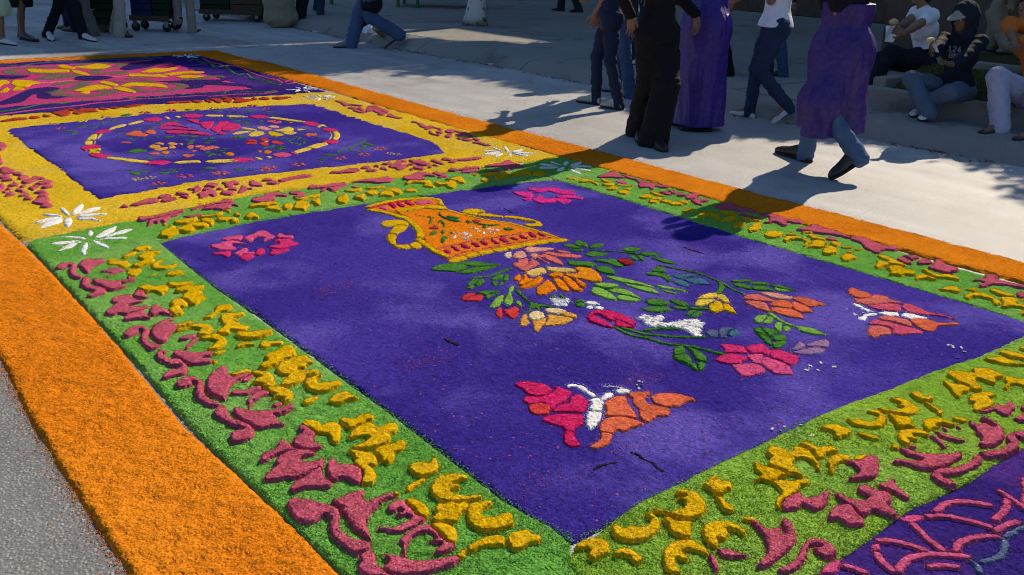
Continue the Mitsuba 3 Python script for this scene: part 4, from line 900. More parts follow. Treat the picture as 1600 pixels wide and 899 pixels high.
petal mg 12 P 2584,2634 32,-9 -4,-62 -15,-85 -20,14 -14,54 -6,42
petal mg 12 P 2686,2657 24,-29 17,-66 -1,-58 -21,-44 -37,-24 3,48 -10,58 10,46
petal mg 12 P 2664,2534 4,-48 -4,-54 -30,15 -23,34 20,31
G M stem pair of green stems below the tulip
stem gr 8 ~18 2604,2487 -6,-58 4,-51 19,-31
stem gr 8 ~18 2627,2458 11,-44 14,-53 39,-44
stem gr 8 ~16 2682,2390 41,-16 42,-11
stem gr 8 ~16 2767,2349 27,-12 23,-23
stem gr 8 ~18 2702,2309 24,-34 52,-37 53,-37
stem gr 8 ~18 2629,2342 9,-48 14,-50 31,-39
stem gr 8 ~16 2685,2197 32,-33 16,-45 17,-40 24,-67
G M leaf green patchwork leaf under the stems
blade gr 12 P 2622,2174 47,24 19,-8 -14,-30 -29,-24 -33,1 -20,3
blade gr 12 P 2584,2140 24,-6 33,-6 -12,-35 -23,-27 -34,-8 -1,33 -6,19
blade gr 12 P 2693,2164 15,-22 -7,-46 -15,-32 -32,-32 -16,11 -1,33 33,42
blade gr 10 P 2575,2056 29,6 -11,-29 -30,-31 -2,22
blade gr 10 P 2613,2045 25,-2 -9,-25 -48,-28 -15,5
G M flower blue grey pansy
petal bg 8 P 2881,2227 34,13 16,-17 -7,-26 -35,-24 -32,4 3,28
petal bg 8 P 2932,2204 39,16 32,-15 0,-25 -49,-4 -31,-15 -32,-2
petal bl 8 P 2930,2156 43,20 33,1 -9,-30 -23,-15 -36,1
petal bg 8 P 2870,2168 25,-5 16,-12 10,-12 -30,6
G M sprig pair of long green leaves by the salmon tulip
leaf gr 9 P 3468,2570 35,8 42,-24 36,-28 -37,-8 -52,17
leaf gr 9 P 3446,2553 37,-25 17,-44 -33,-47 -25,24 -7,52
leaf gr 9 P 3514,2507 52,-6 36,-29 1,-33 -40,3 -34,31
leaf gr 9 P 3497,2471 52,-28 9,-37 -19,-41 -36,32 -33,30
leaf gr 9 P 3586,2426 37,-17 5,-51 -2,-44 -30,43 -14,33
leaf lg 8 P 3575,2402 17,-42 23,-43 -47,20 -19,29
G M flower salmon tulip
petal ps 9 P 3453,2393 39,-15 34,-50 14,-62 -34,-6 -45,31 -11,51
petal sa 9 P 3344,2399 48,13 42,-29 2,-46 -4,-78 -32,29 -37,47 -35,46
petal sa 9 P 3305,2360 41,-16 30,-47 -38,-44 -37,-38 -24,44 7,58
petal or2 9 P 3358,2267 76,20 39,-19 -3,-49 -58,-31 -30,35
petal or2 9 P 3513,2255 51,5 27,-44 -1,-57 -2,-42 -41,14 -52,14 8,51
petal or2 9 P 3494,2231 3,-44 -6,-39 -36,-45 -44,24 0,41 41,49
petal or2 9 P 3332,2243 42,-15 31,-49 -7,-51 -44,-52 -31,44 -17,58 4,39
G M sprig light green stem with small round leaves
stem lg 8 ~18 3282,2206 -21,-51 -18,-53 -2,-43
leaf lg 8 P 3162,2197 52,24 42,-24 -71,-28 -36,-17 -7,20
leaf lg 8 P 3158,2149 89,36 -1,-26 -32,-23 -36,-2
leaf lg 8 P 3171,2101 44,21 21,-15 -43,-34 -44,-19 4,22
leaf lg 8 P 3177,2059 34,20 20,-19 -39,-24 -33,1
leaf lg 8 P 3245,2050 29,-18 18,-40 -5,-46 -12,-31 -35,32 -18,44
G M leaf dark green heart shaped leaf
blade gr 10 P 3083,2137 26,-6 -31,-52 -31,-52 4,22 1,59
blade gr 10 P 3047,2100 10,-32 -10,-41 -58,-47 9,34 24,42
blade gr 10 P 3109,2131 25,-30 6,-54 -48,3 -28,-11 17,37
blade gr 10 P 3046,2016 29,22 37,-2 15,-22 -33,-31 -38,3
blade gr 10 P 2976,1960 47,37 57,-22 -44,-22 -44,-4
G M flower large pink six petalled flower
petal dp 9 P 2822,2106 25,-3 22,-27 23,-30 -41,-56 -34,30 -41,23 30,29
petal dp 9 P 2879,2027 50,5 41,-12 0,-28 -31,-47 -40,-16 0,28 -36,19
petal dp 9 P 2692,2026 62,10 46,-15 17,-34 -7,-28 -67,-12 -32,17 -17,28
petal mp 9 P 2710,1954 35,-14 45,-20 6,-36 -17,-35 -42,-5 -54,7 -24,17 22,45
petal mp 9 P 2872,1937 13,-36 8,-43 -8,-37 -56,-58 -27,24 -20,29 15,46 25,46
petal dp 9 P 2958,1955 26,-18 7,-50 -1,-43 -42,-14 -36,-12 -19,13 6,44 -1,44
petal mp 7 P 2829,1978 41,-6 21,-21 -27,-30 -51,-28 -14,25 10,31
G M leaf pale lavender leaf
blade lv 7 P 3006,1916 46,1 67,24 12,-1 -14,-28 -27,-21 -44,8
blade lv 7 P 3110,1900 29,9 55,-9 43,-12 -16,-24 -50,-24 -29,26 -36,25
blade lv 7 P 2997,1905 47,-16 53,-9 44,-24 -2,-28 -48,-5 -44,14 -31,32
G M butterfly large butterfly, magenta left wings and orange right wings
wing mg 10 P 1922,2309 30,4 39,-34 20,-40 -7,-44 -28,-17 -42,6 -20,32 6,50
wing mg 10 P 1877,2206 28,-1 33,-30 42,0 35,12 13,22 12,-15 12,-52 -37,-16 -36,-27 -31,5 -43,-22 -1,12 10,39 -42,19 -6,27
wing rd 10 P 1862,2153 41,-6 13,-32 -14,-30 -30,-18 -30,15 -9,23 11,27
wing mg 10 P 1893,2068 52,26 38,-10 45,33 23,1 9,-24 -17,-41 -54,-42 -27,3 -26,30
wing mg 10 P 1827,2044 34,14 45,-15 57,-47 -39,-48 -38,-4 -24,-20 -18,18 10,30 -13,30
wing mg 8 P 1845,1946 20,-19 -23,-24 -12,-42 -14,-14 -21,10 -10,22 26,36
wing or2 10 P 2086,2011 53,16 36,-8 4,-21 -27,-34 -29,-59 -23,-34 -25,29 -51,47 30,18
wing or2 10 P 2205,2016 29,-3 44,-31 -19,-17 -31,-8 -21,-32 15,-34 21,-38 -47,-34 -29,20 -37,-11 -25,6 6,35 40,38 16,47 26,28
wing or2 10 P 2245,1945 35,11 43,-16 36,-40 11,-56 -37,9 -48,-7 -43,21 -13,42
wing or2 10 P 1951,1897 47,30 39,-3 34,-27 13,-36 8,-31 -54,4 -36,-5 -18,23 -28,-11 -19,35
wing or2 8 P 1936,1871 20,-30 -36,-25 -39,-16 -34,5 -11,13 13,10 35,4 24,13
body wh 12 P 2065,2061 33,-5 -7,-37 -26,-16 -26,-28 -18,19 -4,25 27,10
body wh 12 P 1992,1998 24,-8 15,-20 -33,-31 -48,-25 -32,-9 11,29
antenna wh 9 ~18 2080,2184 19,-7 5,-35 -5,-33 -4,-27
antenna wh 9 P 2105,2050 54,17 4,-22 -18,-11 -46,-3
antenna wh 9 P 2181,2057 22,9 29,-17 -9,-28 -34,12
antenna wh 5 ~8 2185,2110 20,-16 17,-29
G M butterfly salmon and pink butterfly by the right corner
wing or2 8 P 3837,2171 45,17 17,-11 -16,-37 13,-36 -19,-33 -44,-10 -33,10 -15,43 20,32
wing sa 8 P 3766,2100 29,-32 45,-11 49,12 30,-21 -4,-36 -16,-35 8,-37 -20,-12 -23,29 -38,19 -30,8 -63,37 -1,38
wing dp2 8 P 3728,2006 37,-7 49,-21 32,-15 28,-38 -32,-22 -46,-24 -38,32 -23,40 -10,32
wing dp2 8 P 3892,1925 30,-14 -6,-40 -9,-37 -15,-32 17,-30 17,-42 -14,-44 -9,36 -22,39 -45,42 -22,52 35,43
wing dp2 8 P 3533,1879 75,17 12,-26 20,-31 1,-35 6,-32 14,-26 -2,-43 -35,-19 -29,25 -48,22 -21,26 44,29 9,33 -19,36
wing sa 8 P 3633,1896 43,0 33,-17 5,-33 16,-35 -61,-65 -10,29 0,39 -13,32 -22,27
wing sa 8 P 3469,1845 53,19 35,-19 13,-31 -13,-30 -47,-21 -52,19 -39,-4 3,29
wing or2 8 P 3740,1805 39,-21 37,-31 -7,-42 44,-30 36,-19 -20,-15 -55,21 -42,23 -70,-18 -29,15 8,38 19,37
body wh 8 P 3694,1931 36,-3 31,-31 15,-16 -40,-33 -20,23 -26,33
body wh 8 P 3774,1864 29,-8 18,-30 7,-59 -41,17 -38,26 -3,26
antenna wh 8 P 3698,2064 23,-3 -3,-24 -16,-39 -4,-52 -27,25 12,53
antenna wh 8 P 3559,1947 70,11 43,-12 14,-22 -26,-5 -42,11 -53,-16 -19,13
G M flower magenta flower on the left of the purple field
petal mp 11 P 1730,4499 35,28 50,-2 36,-1 3,-25 -41,-62 -34,22 -30,12
petal mp 11 P 1839,4464 40,34 33,2 28,35 40,-2 9,-45 -7,-41 13,-32 -28,-35 -35,-6 -31,-32 -1,23 27,42 -14,31 -27,-5 -34,-51 -21,6
petal mp 11 P 1982,4378 40,58 18,-5 -4,-43 35,-22 -8,-33 -34,-1
petal dp 11 P 1922,4328 50,20 61,-26 -7,-39 11,-59 -37,-19 -33,0 -19,-15 -35,2 -22,28 -14,45 35,-2 32,1 15,40 -13,23
petal dp 10 P 1821,4143 39,35 12,34 32,-15 51,-26 -13,-26 -50,-15 -39,-8
petal dp 11 P 1790,4211 36,45 22,6 -2,-47 -21,-41 -33,-19 -18,12
petal mp 11 P 1688,4244 44,33 36,31 17,-25 -23,-33 4,-17 24,-22 -20,-28 -41,34 -29,-14
petal dp 11 P 1690,4170 26,35 25,5 23,-16 6,-24 -36,-43 -30,-9 -14,19
petal dp 11 P 1602,4308 18,15 35,-16 39,-5 -1,-27 -35,-58 -19,7 1,39 -29,19
petal mp 11 P 1639,4421 24,27 49,-3 38,18 37,-24 22,-73 -29,13 -27,17 -18,-24 10,-48 -30,-16 -34,9 -30,27 5,31 -14,10
G M flower magenta flower at the shaded far corner of the purple field
petal hp 9 P 3644,4464 57,-22 40,-39 -26,-68 -61,-45 -30,20 -2,55
petal hp 9 P 3772,4470 65,19 16,-40 16,-39 -73,-27 -32,49
petal hp 9 P 3815,4414 84,21 53,-24 2,-83 -28,-41 -66,-1 -3,73 -55,-8 -50,17
petal hp 9 P 3857,4274 102,50 43,-27 -39,-89 -70,15
petal hp 9 P 3799,4227 79,6 41,-54 20,-68 -42,-28 -36,50 -57,35
petal hp 9 P 3737,4211 59,-24 44,-68 -56,-45 -59,5 8,54
petal hp 9 P 3645,4269 76,7 -4,-52 36,-23 -20,-68 -58,-3 -58,23 -1,54
petal hp 9 P 3579,4284 55,19 26,-16 -43,-41 -39,-2
petal hp 6 P 3752,4312 -25,-67 -44,41
G M white_flower white eight petalled flower on the left green corner
petal wh 8 P 1207,4990 33,50 1,-63 -27,-72 -17,-9 -3,42
petal wh 8 P 1207,4880 58,72 63,62 45,9 -27,-63 -52,-58 -49,-37
petal wh 8 P 1246,4854 52,46 66,38 57,16 -3,-50 -64,-30 -60,-21
petal wh 8 P 1211,4844 58,5 60,-23 30,-36 -24,-23 -61,36
petal wh 8 P 1185,4836 22,-5 19,-79 8,-52 -13,-51 -23,55 -14,66
petal wh 8 P 1090,4684 33,88 37,61 10,-25 -33,-100 -27,-73 -21,-12
petal wh 8 P 997,4746 55,74 49,33 42,1 -3,-27 -58,-46 -54,-37
petal wh 8 P 996,4894 47,16 51,-14 50,-23 -45,-28 -63,3
petal wh 8 P 1072,4978 36,6 46,-40 26,-57 -26,-11 -33,50
G W white_flower white eight petalled flower on the left yellow corner
petal wh 8 P 1214,5546 23,2 -2,-98 -2,-56 -24,-24 -4,64
petal wh 8 P 1233,5394 41,90 57,76 17,-15 -47,-114 -43,-65 -27,-6
petal wh 8 P 1258,5366 56,57 57,35 42,-8 -27,-50 -57,-34 -51,-18
petal wh 8 P 1241,5320 60,18 65,-7 38,-36 -19,-22 -52,17 -56,-4
petal wh 8 P 1233,5292 34,-4 44,-42 22,-63 -13,-18 -33,52 -42,27
petal wh 8 P 1160,5251 26,71 30,-19 -18,-87 -32,-65 -17,-10 -1,53
petal wh 8 P 1022,5192 53,92 58,39 44,-7 -29,-68 -64,-44
petal wh 8 P 1019,5310 59,48 57,15 43,-24 -41,-29 -64,-24
petal wh 8 P 1102,5461 40,-2 29,-42 18,-47 -38,8 -35,38
G W white_flower white flower on the right yellow corner
petal wh 8 P 4369,5637 15,-42 -25,-116 -19,-36 3,87
petal wh 8 P 4453,5587 27,-15 -80,-136 -41,-16
petal wh 8 P 4385,5405 75,35 67,-11 -50,-39 -78,-14
petal wh 8 P 4385,5405 70,-42 61,-75 -35,-7 -72,50
petal wh 8 P 4370,5386 29,-56 27,-87 -43,-12 -20,89
petal wh 8 P 4215,5557 66,-11 46,-107 -56,22
petal wh 8 P 4131,5439 98,39 77,-54 -64,-24 -77,7
petal wh 8 P 4273,5277 61,99 29,2 -64,-97
petal wh 8 P 4175,5325 20,38 72,34 52,7 -54,-45
G M white_flower white flower on the shaded right green corner
petal wh 8 P 4428,4855 90,90 54,22 -52,-78 -81,-59
petal wh 8 P 4461,4834 89,36 88,13 -47,-56 -87,-8
petal wh 8 P 4447,4818 91,-12 58,-71 -32,-34 -72,55
petal wh 8 P 4426,4785 60,-36 16,-113 -32,-25 -29,79
petal wh 8 P 4391,4772 19,-46 -27,-119 -32,-30 -5,69
petal wh 8 P 4264,4747 86,67 60,5 -48,-64 -88,-38
petal wh 8 P 4222,4875 33,39 72,-33 82,-32 -31,-35 -101,10
petal wh 8 P 4288,4957 45,37 44,-55 30,-72 -70,25
petal wh 8 P 4418,4986 38,22 -16,-125 -27,-30 1,64
G W white_flower white flower on the far right yellow corner
petal wh 8 L34 4342,8389 -147,144 152,-113 -61,168 14,-277 -122,64 158,-16 -102,-144 138,192 37,152 -43,-183 148,-43 -120,96 136,33 -191,-138 5,-148 22,200 105,-122
G F white_flower white flower on the near right corner of the pink panel
petal wh 8 L34 4432,8941 -183,57 194,-25 3,149 -33,-208 -122,-82 135,76 -8,-198 38,256 116,130 -131,-159 184,-94 -165,121 170,27
G F white_flower white flower on the far corner of the pink panel
petal wh 8 L34 4421,12155 -189,82 202,-30 -186,-167 173,115 58,206 -53,-208 -53,-256 58,254 147,168 -158,-198 196,-50 -203,31 90,-207
G W petal_motif crimson petals on the near yellow border, left
petal cr 12 P 1486,5367 42,58 20,-13 -13,-52 -24,3
petal cr 12 P 1544,5391 59,37 70,44 55,-4 12,-39 -33,-55 -57,-2 -63,-9
petal cr 12 P 1743,5479 37,42 56,-22 -9,-26 -55,-26 -29,0
petal cr 12 P 1731,5396 41,51 65,-27 -13,-44 -55,-16 -38,4
petal cr 12 P 1869,5532 27,10 31,-68 -4,-43 -38,24 -23,27
petal cr 12 P 1859,5432 26,23 34,-35 -21,-39 -22,-12
petal cr 12 P 1955,5587 36,-8 51,53 9,-63 -38,-59 -51,-37 -1,28 24,40 -28,12
petal cr 12 P 2072,5599 47,56 56,-49 -34,-51 -26,-18 -23,35
petal cr 12 P 2027,5515 41,43 30,-32 -27,-53 -38,10
petal cr 12 P 1959,5435 46,25 47,25 39,-38 -39,-111 -32,-19 3,51 -54,-32 -31,-1 23,58
petal cr 12 P 2194,5623 41,-10 50,13 16,-39 -15,-64 -40,10 -44,-44 -30,19 23,71
petal cr 12 P 2102,5481 33,36 18,-39 -21,-35
petal cr 12 P 2156,5434 51,52 20,-41 -26,-53
petal cr 12 P 2084,5370 41,69 15,-37 44,-13 -42,-83 -43,14
petal cr 12 P 2180,5336 38,59 48,83 25,-16 -10,-51 30,-18 -14,-33 -30,18 -44,-42 -33,-19
petal cr 12 P 2326,5498 31,69 31,-4 14,-98 -21,-59 -30,4 -30,33
petal cr 12 P 2423,5539 48,38 42,-18 -6,-47 -39,-1
petal cr 12 P 2525,5501 66,22 95,19 48,2 42,-44 -38,-28 -50,4 -58,-2 -76,-28 -38,3
petal cr 12 P 2420,5455 65,46 30,-43 -18,-50 -43,2
G W petal_motif crimson petals on the near yellow border, right
petal cr 12 P 2892,5495 50,49 46,-27 94,25 47,-29 -16,-59 -65,-28 -56,21 -51,18
petal cr 12 P 3142,5519 56,37 27,-40 -40,-37 -34,7
petal cr 12 P 3128,5431 51,38 54,-47 -40,-36 -54,16
petal cr 12 P 3249,5524 38,20 3,-44 -27,-18
petal cr 12 P 3248,5441 56,45 -5,-76 -34,-40
petal cr 12 P 3330,5561 51,-1 53,42 -16,-64 -53,-27
petal cr 12 P 3337,5471 93,59 61,67 59,-35 -32,-40 -38,-7 -29,-56 -59,-21 -54,-24
petal cr 12 P 3339,5427 80,23 64,-24 -61,-63 -76,-38 -27,17 29,38
petal cr 12 P 3567,5567 42,-41 51,15 -23,-76 12,-23 -45,-17 -48,0 -20,41
petal cr 12 P 3475,5445 54,11 -1,-43 -37,-6
petal cr 12 P 3456,5342 52,40 30,-76 -49,-54 -27,30
petal cr 12 P 3411,5314 35,34 -7,-51 -22,-15
petal cr 12 P 3546,5431 63,-9 37,-37 -59,-37 -39,24
petal cr 12 P 3559,5308 61,49 -14,-49 -41,-32
petal cr 12 P 3618,5344 38,6 -4,-56 -29,-2
petal cr 12 P 3691,5462 39,37 10,-67 -19,-107 -36,-2 3,75
petal cr 12 P 3773,5458 45,28 41,-50 -39,-43 -41,25
petal cr 12 P 3764,5355 86,56 75,-15 96,-13 46,3 -1,-49 -69,-21 -85,14 -59,25 -53,-39
G W petal_motif crimson petals on the left yellow border
petal cr 12 P 1300,7598 34,-20 17,-89 -21,-84 -52,-101 -26,52
petal cr 12 P 1219,7193 27,-16 -21,-130 -20,-157 -28,-50 -20,45
petal cr 12 P 1148,6728 40,24 27,-143 -12,-55 -41,-6 -32,5 -10,36
petal cr 12 P 1089,6517 53,13 21,-29 -26,-73 -48,6
petal cr 12 P 1176,6509 41,58 23,-51 -15,-67 -30,18
petal cr 12 P 1175,6375 35,83 45,-49 -22,-25 -41,-34
petal cr 12 P 1075,6364 37,50 37,21 6,-77 -30,-11
petal cr 12 P 1075,6209 41,44 28,54 10,-77 -15,-47 -36,9
petal cr 12 P 1175,6260 16,61 52,12 22,46 45,-28 17,-70 -50,2 -52,-55 -42,-16
petal cr 12 P 1133,6145 35,48 21,-27 -30,-37
petal cr 12 P 1172,6093 38,46 49,-2 -29,-52 -40,-57 -9,19
petal cr 12 P 1226,6171 36,49 46,29 39,-45 -33,-45 -51,-5
petal cr 12 P 1239,6066 37,74 46,-15 -12,-68 -48,-20
petal cr 12 P 1057,6276 26,26 -3,-68 -20,-71 -43,-80 -9,32 29,118
petal cr 12 P 1053,6127 31,49 18,-39 -23,-34
petal cr 12 P 1013,6059 32,33 16,-24 -21,-26
petal cr 12 P 1097,6086 45,40 5,-98 -25,-16
petal cr 12 P 1019,5977 54,97 15,-62 -27,-41
petal cr 12 P 1073,5917 40,53 28,30 8,-66 -24,-29
petal cr 12 P 1090,5831 29,70 28,-56 -24,-40
petal cr 12 P 1171,5960 39,42 41,-12 -7,-49 -45,-12
petal cr 12 P 1168,5857 42,78 38,-23 -29,-74 -33,-5
petal cr 12 P 1116,5752 54,79 39,-12 18,-24 -37,-139 17,-24 -17,-37 -34,-14 -32,32 25,44 -21,38
G W petal_motif crimson petals on the right yellow border, near cluster
petal cr 10 P 4395,6817 54,22 -14,-173 -32,-107 -57,-42 0,74 56,145
petal cr 10 P 4315,6486 139,119 -9,-144 11,-55 -45,-23 -2,98 -77,-28
petal cr 10 P 4258,6329 76,98 -30,-101 -32,-75 64,10 -70,-75 -23,50
petal cr 10 P 4329,6335 56,39 0,-71 -61,-59
petal cr 10 P 4403,6316 95,66 25,-63 -104,-106
petal cr 10 P 4288,6151 78,70 29,-41 -89,-98 -33,19
petal cr 10 P 4500,6357 20,-84 22,-107 -59,-13 -8,98
petal cr 10 P 4397,6156 94,63 -1,-70 -75,-49
petal cr 10 P 4483,6153 53,-7 -42,-137 -45,4
petal cr 10 P 4313,6024 68,28 -7,-63 -52,-5
petal cr 10 P 4331,5970 61,31 8,-93 -56,-11
petal cr 10 P 4416,5942 62,31 -17,-87 -50,-28
petal cr 10 P 4337,5836 67,26 2,-87 3,-108 -63,4 -2,97
G W petal_motif crimson petals on the right yellow border, far cluster
petal cr 10 P 4333,7482 134,194 29,-75 -117,-144
petal cr 10 P 4413,7497 93,68 0,-119 -110,-113 -25,42
petal cr 10 P 4456,7415 72,49 -15,-109 -81,-98
petal cr 10 P 4348,7303 58,-4 -20,-84 -53,12
petal cr 10 P 4360,7157 94,87 -19,-128 9,-114 -70,1 -9,97
petal cr 10 P 4357,8105 60,-6 -15,-196 37,-82 28,-77 -37,-11 -53,90 -68,6 40,165
petal cr 10 P 4267,7700 78,48 8,-94 -70,-51
petal cr 10 P 4230,7545 76,45 -10,-139 26,-43 -71,-18
petal cr 10 P 4345,7658 58,29 -53,-179 -56,-27
petal cr 10 P 4423,7616 94,71 1,-122 -140,-130 -13,65
petal cr 10 P 4472,7680 99,8 -22,-140 -21,-137 -73,-18
petal cr 10 P 4372,7324 75,73 -6,-111 -77,-59
petal cr 10 P 4377,7181 94,88 -50,-194 -21,-97 -34,73
G W petal_motif crimson petals on the far yellow border, left
petal rs 10 P 1502,8466 52,45 83,53 87,-38 -24,-72 -87,-1 -73,-8
petal rs 10 P 1723,8491 39,106 62,-85 -58,-59
petal rs 10 P 1842,8553 33,76 39,-89 -53,-59
petal rs 10 P 1941,8683 66,45 94,59 -11,-159 -50,-132 -71,-39 -17,114
petal rs 10 P 2094,8791 54,55 16,-121 -40,-60
petal rs 10 P 2085,8578 72,123 61,107 57,-59 35,9 -7,-192 -62,-20 -55,30 -69,-80
petal rs 10 P 2331,8690 50,87 28,-129 -47,-47
petal rs 10 P 2416,8701 65,51 43,-80 -58,-26
petal rs 10 P 2529,8715 94,31 95,26 58,-31 -87,-54 -108,-46
G W petal_motif crimson petals on the far yellow border, right
petal rs 10 P 2931,8700 80,99 83,-44 94,-19 -54,-95 -79,30 -83,-5
petal rs 10 P 3178,8710 61,62 42,-85 -79,-82
petal rs 10 P 3299,8709 51,36 -3,-125 -49,-54
petal rs 10 P 3377,8764 68,28 23,-108 -83,-177 -30,16
petal rs 10 P 3435,8605 67,92 -17,74 73,61 18,-141 -122,-221
petal rs 10 P 3488,8483 70,120 22,119 79,24 9,-136 48,-90 -113,-79 -79,-8
petal rs 10 P 3727,8611 60,68 -16,-123 -52,-50
petal rs 10 P 3771,8556 97,80 19,-109 -60,-65
petal rs 10 P 3895,8523 95,50 73,-39 -30,-83 -106,-10
petal rs 10 P 3907,8551 73,27 79,-28 60,-44 -78,-13 -95,-29
G W wreath oval wreath of yellow bars and pink flowers
bar yl 10 P 1797,7186 44,134 39,18 14,-49 -40,-116
bar yl 10 P 1861,7369 92,179 53,13 -75,-212 -34,0
bar yl 8 P 1861,7188 48,133 25,26 -50,-152
bar yl 8 P 1937,7367 76,190 25,-23 -78,-160
bar yl 10 P 2116,7699 58,82 82,72 58,-9 -38,-74 -82,-47 -60,-48
bar yl 10 P 2301,7827 72,81 81,54 29,-41 -64,-63 -81,-37
bar ye 10 P 1784,7021 38,15 48,-17 -23,-91 -37,21 -66,-71
bar ye 8 P 1753,6909 36,34 50,-30 -39,-68
bar yl 10 P 1794,6670 39,47 45,-45 47,-81 -34,-66 -56,68
bar yl 10 P 1874,6552 56,36 57,-86 42,-71 -41,-43 -62,47 -44,61
bar yl 10 P 2129,6313 53,26 74,-17 63,-31 -23,-79 -69,32 -78,23
bar yl 10 P 2317,6216 39,46 67,-5 51,-13 79,-47 -2,-70 -40,-28 -84,34 -71,26
bar yl 8 P 2674,8018 36,33 3,-106 -47,-41
bar yl 8 P 2757,7998 40,42 16,-72 -52,-50
bar yl 8 P 2995,7947 51,9 102,-67 -32,-79 -109,50
petal dp 10 P 1747,7100 61,79 62,4 27,-95 -42,-52 -45,7 -66,-73
petal dp 10 P 1730,6850 46,27 50,-30 37,-95 -51,-40 -36,-38 -35,56
petal dp 10 P 1973,7580 72,114 55,14 45,-48 -48,-63 -78,-43
petal dp 10 P 1955,6367 77,73 48,-12 44,-26 18,-63 -53,-36 -47,-22 -46,55
petal dp 10 P 2807,7997 87,75 70,-17 34,-110 -76,-64 -87,12
petal dp 10 P 2481,7997 80,48 72,22 10,-135 -83,-79 -63,25
bar yl 8 P 3132,7818 66,33 81,-77 27,-80 -59,7 -91,50
bar yl 10 P 3405,7560 72,40 56,-110 59,-138 33,-95 -45,-36 -60,95 -63,127
bar yl 8 P 3585,7005 101,91 -3,-73 -32,-103 -15,81 -49,-59
bar yl 10 P 3417,6486 88,123 75,162 7,-27 -65,-144 -92,-130
bar yl 10 P 3443,6471 85,125 65,144 49,9 -30,-111 -78,-133 -74,-87
bar yl 10 P 2982,6216 70,55 98,40 6,-82 -87,-46 -87,-35
bar yl 10 P 3144,6315 112,76 94,7 -12,-76 -88,-50 -79,-44
bar yl 8 P 2661,6167 40,49 7,-113 -41,-10
bar yl 8 P 2746,6170 37,15 3,-56 -40,-23
petal dp 10 P 3292,7702 72,41 74,-14 18,-117 -85,-48 -67,27
petal dp 10 P 3550,7198 75,59 49,-28 -1,-141 -85,-60 -45,50
petal dp 10 P 3561,6876 72,53 45,-49 -9,-114 -69,-30 -44,49
petal dp 10 P 3335,6448 64,27 83,-48 -50,-77 -72,-41 -21,54
petal mp 10 P 2805,6209 65,36 61,1 5,-115 -70,-51 -56,23
petal mp 10 P 2955,6232 30,-18 5,-97 -37,3
petal dp 10 P 2481,6187 70,64 57,-34 44,-62 -14,-63 -40,7 -62,-15 -56,34
G W rose large crimson rose split in two halves inside the wreath
petal dp 12 P 2453,7547 90,146 86,94 49,-48 -5,-159 16,-167 -20,50 -41,102 -64,76
petal dp 12 P 2447,7512 88,86 70,-59 58,-92 30,-94 14,-65 -58,52 -74,80 -69,59
petal dp 12 P 2440,7329 49,102 78,-33 70,-89 -53,-71 -80,24
petal dp 12 P 2581,7248 72,71 58,-71 26,-145 -64,0 -56,69
petal dp 8 P 2707,7744 22,-13 -19,-193 7,-121 -16,28 1,158
petal dp 12 P 2789,7802 60,30 37,-84 -38,-63 -21,-192 -20,51 -17,132
petal dp 12 P 2827,7614 77,40 57,-32 -92,-193 -89,-106 -1,117
petal dp 12 P 2790,7298 109,154 96,151 68,-38 -119,-218 -144,-188
petal dp 12 P 2887,7340 162,191 36,-144 -31,-103 -132,-119 -65,37
petal dp 12 P 2759,7108 80,67 7,-79 -44,-42
G W flower orange flower and small flowers inside the wreath
petal oc 8 P 2166,6901 47,70 49,-45 -14,-74 -62,-44 -29,33
petal oc 8 P 2242,7004 44,25 30,-51 -20,-56 -39,23
petal oc 8 P 2316,6944 52,44 28,-57 -21,-55 -49,-4
petal oc 8 P 2167,6803 62,28 53,1 -9,-59 -67,-40 -41,15
petal oc 8 P 2297,6856 39,10 7,-70 -38,-48 -32,25
petal oc 8 P 2385,6903 38,19 -3,-56 -40,-10
petal or2 8 P 2081,6668 60,41 29,-48 -18,-51 -46,13
petal or 8 P 2179,6687 46,34 20,-58 -41,-68 -33,20
petal or2 8 P 2245,6663 38,-7 -4,-44 -31,12
petal or2 8 P 2261,6500 51,46 24,-45 38,-7 -57,-58 -44,-9
petal sa 8 P 2395,6766 50,53 29,-34 -56,-98 -39,-9
petal sa 8 P 2454,6764 60,30 14,-74 -41,-41 -44,26
petal sa 8 P 2443,6641 70,55 70,25 23,-96 -71,-23 -69,-23
petal sa 8 P 2384,6628 39,8 -1,-47 -48,-18
petal or 8 P 2546,6406 45,51 22,-75 -40,-68 -39,23
petal or2 8 P 2161,7434 66,73 51,45 42,-24 -10,-88 16,-82 -41,-67 -61,17 -42,60
petal or2 8 P 2320,7453 53,83 48,-9 -12,-106 -42,-87 -41,24
petal sa 8 P 2037,7141 40,44 50,-63 -23,-37
leaf gr 8 P 1980,6804 54,62 61,12 40,-103 -65,-24 -63,-2
leaf gr 8 L30 2012,6560 90,20 -80,-56 68,4 40,50 45,65 -57,-147 51,-45 -20,101 19,-56
leaf gr 8 L40 2273,7612 122,46 0,0 113,-25 -130,-43 103,0 -297,35 42,-81 -97,0 61,-17 -108,-136 45,-27 -22,-109 79,23 -48,-93 63,49 21,-29 40,-23 61,70 46,-44
leaf gr 8 L60 2377,7184 98,15 -5,3 114,-48 -48,-44 106,11 -120,665 101,4 34,2 69,3
leaf gr 8 L44 2452,7035 77,-10 -63,-101 99,81 -140,-158 91,48 20,-46 91,-36 -38,108 97,-39 -44,95 91,19 -142,-6 84,22
leaf gr 8 L44 2426,6493 74,50 -94,-160 83,73 -10,36 -21,-140 15,21 48,32 -11,164 49,-29 -20,11 53,-63 -23,78 95,-8 -112,-78 3,-79
leaf gr 8 L20 2231,6624 34,-96
G W flower yellow flower and small flowers inside the wreath
petal yl 9 P 3020,7244 54,21 45,-116 -17,-68 -52,68
petal yl 9 P 2869,7064 89,61 90,-13 -10,-52 -93,-29 -70,-8
petal yl 9 P 2959,6957 79,103 75,15 12,-64 -29,-78 -88,-60 -59,16
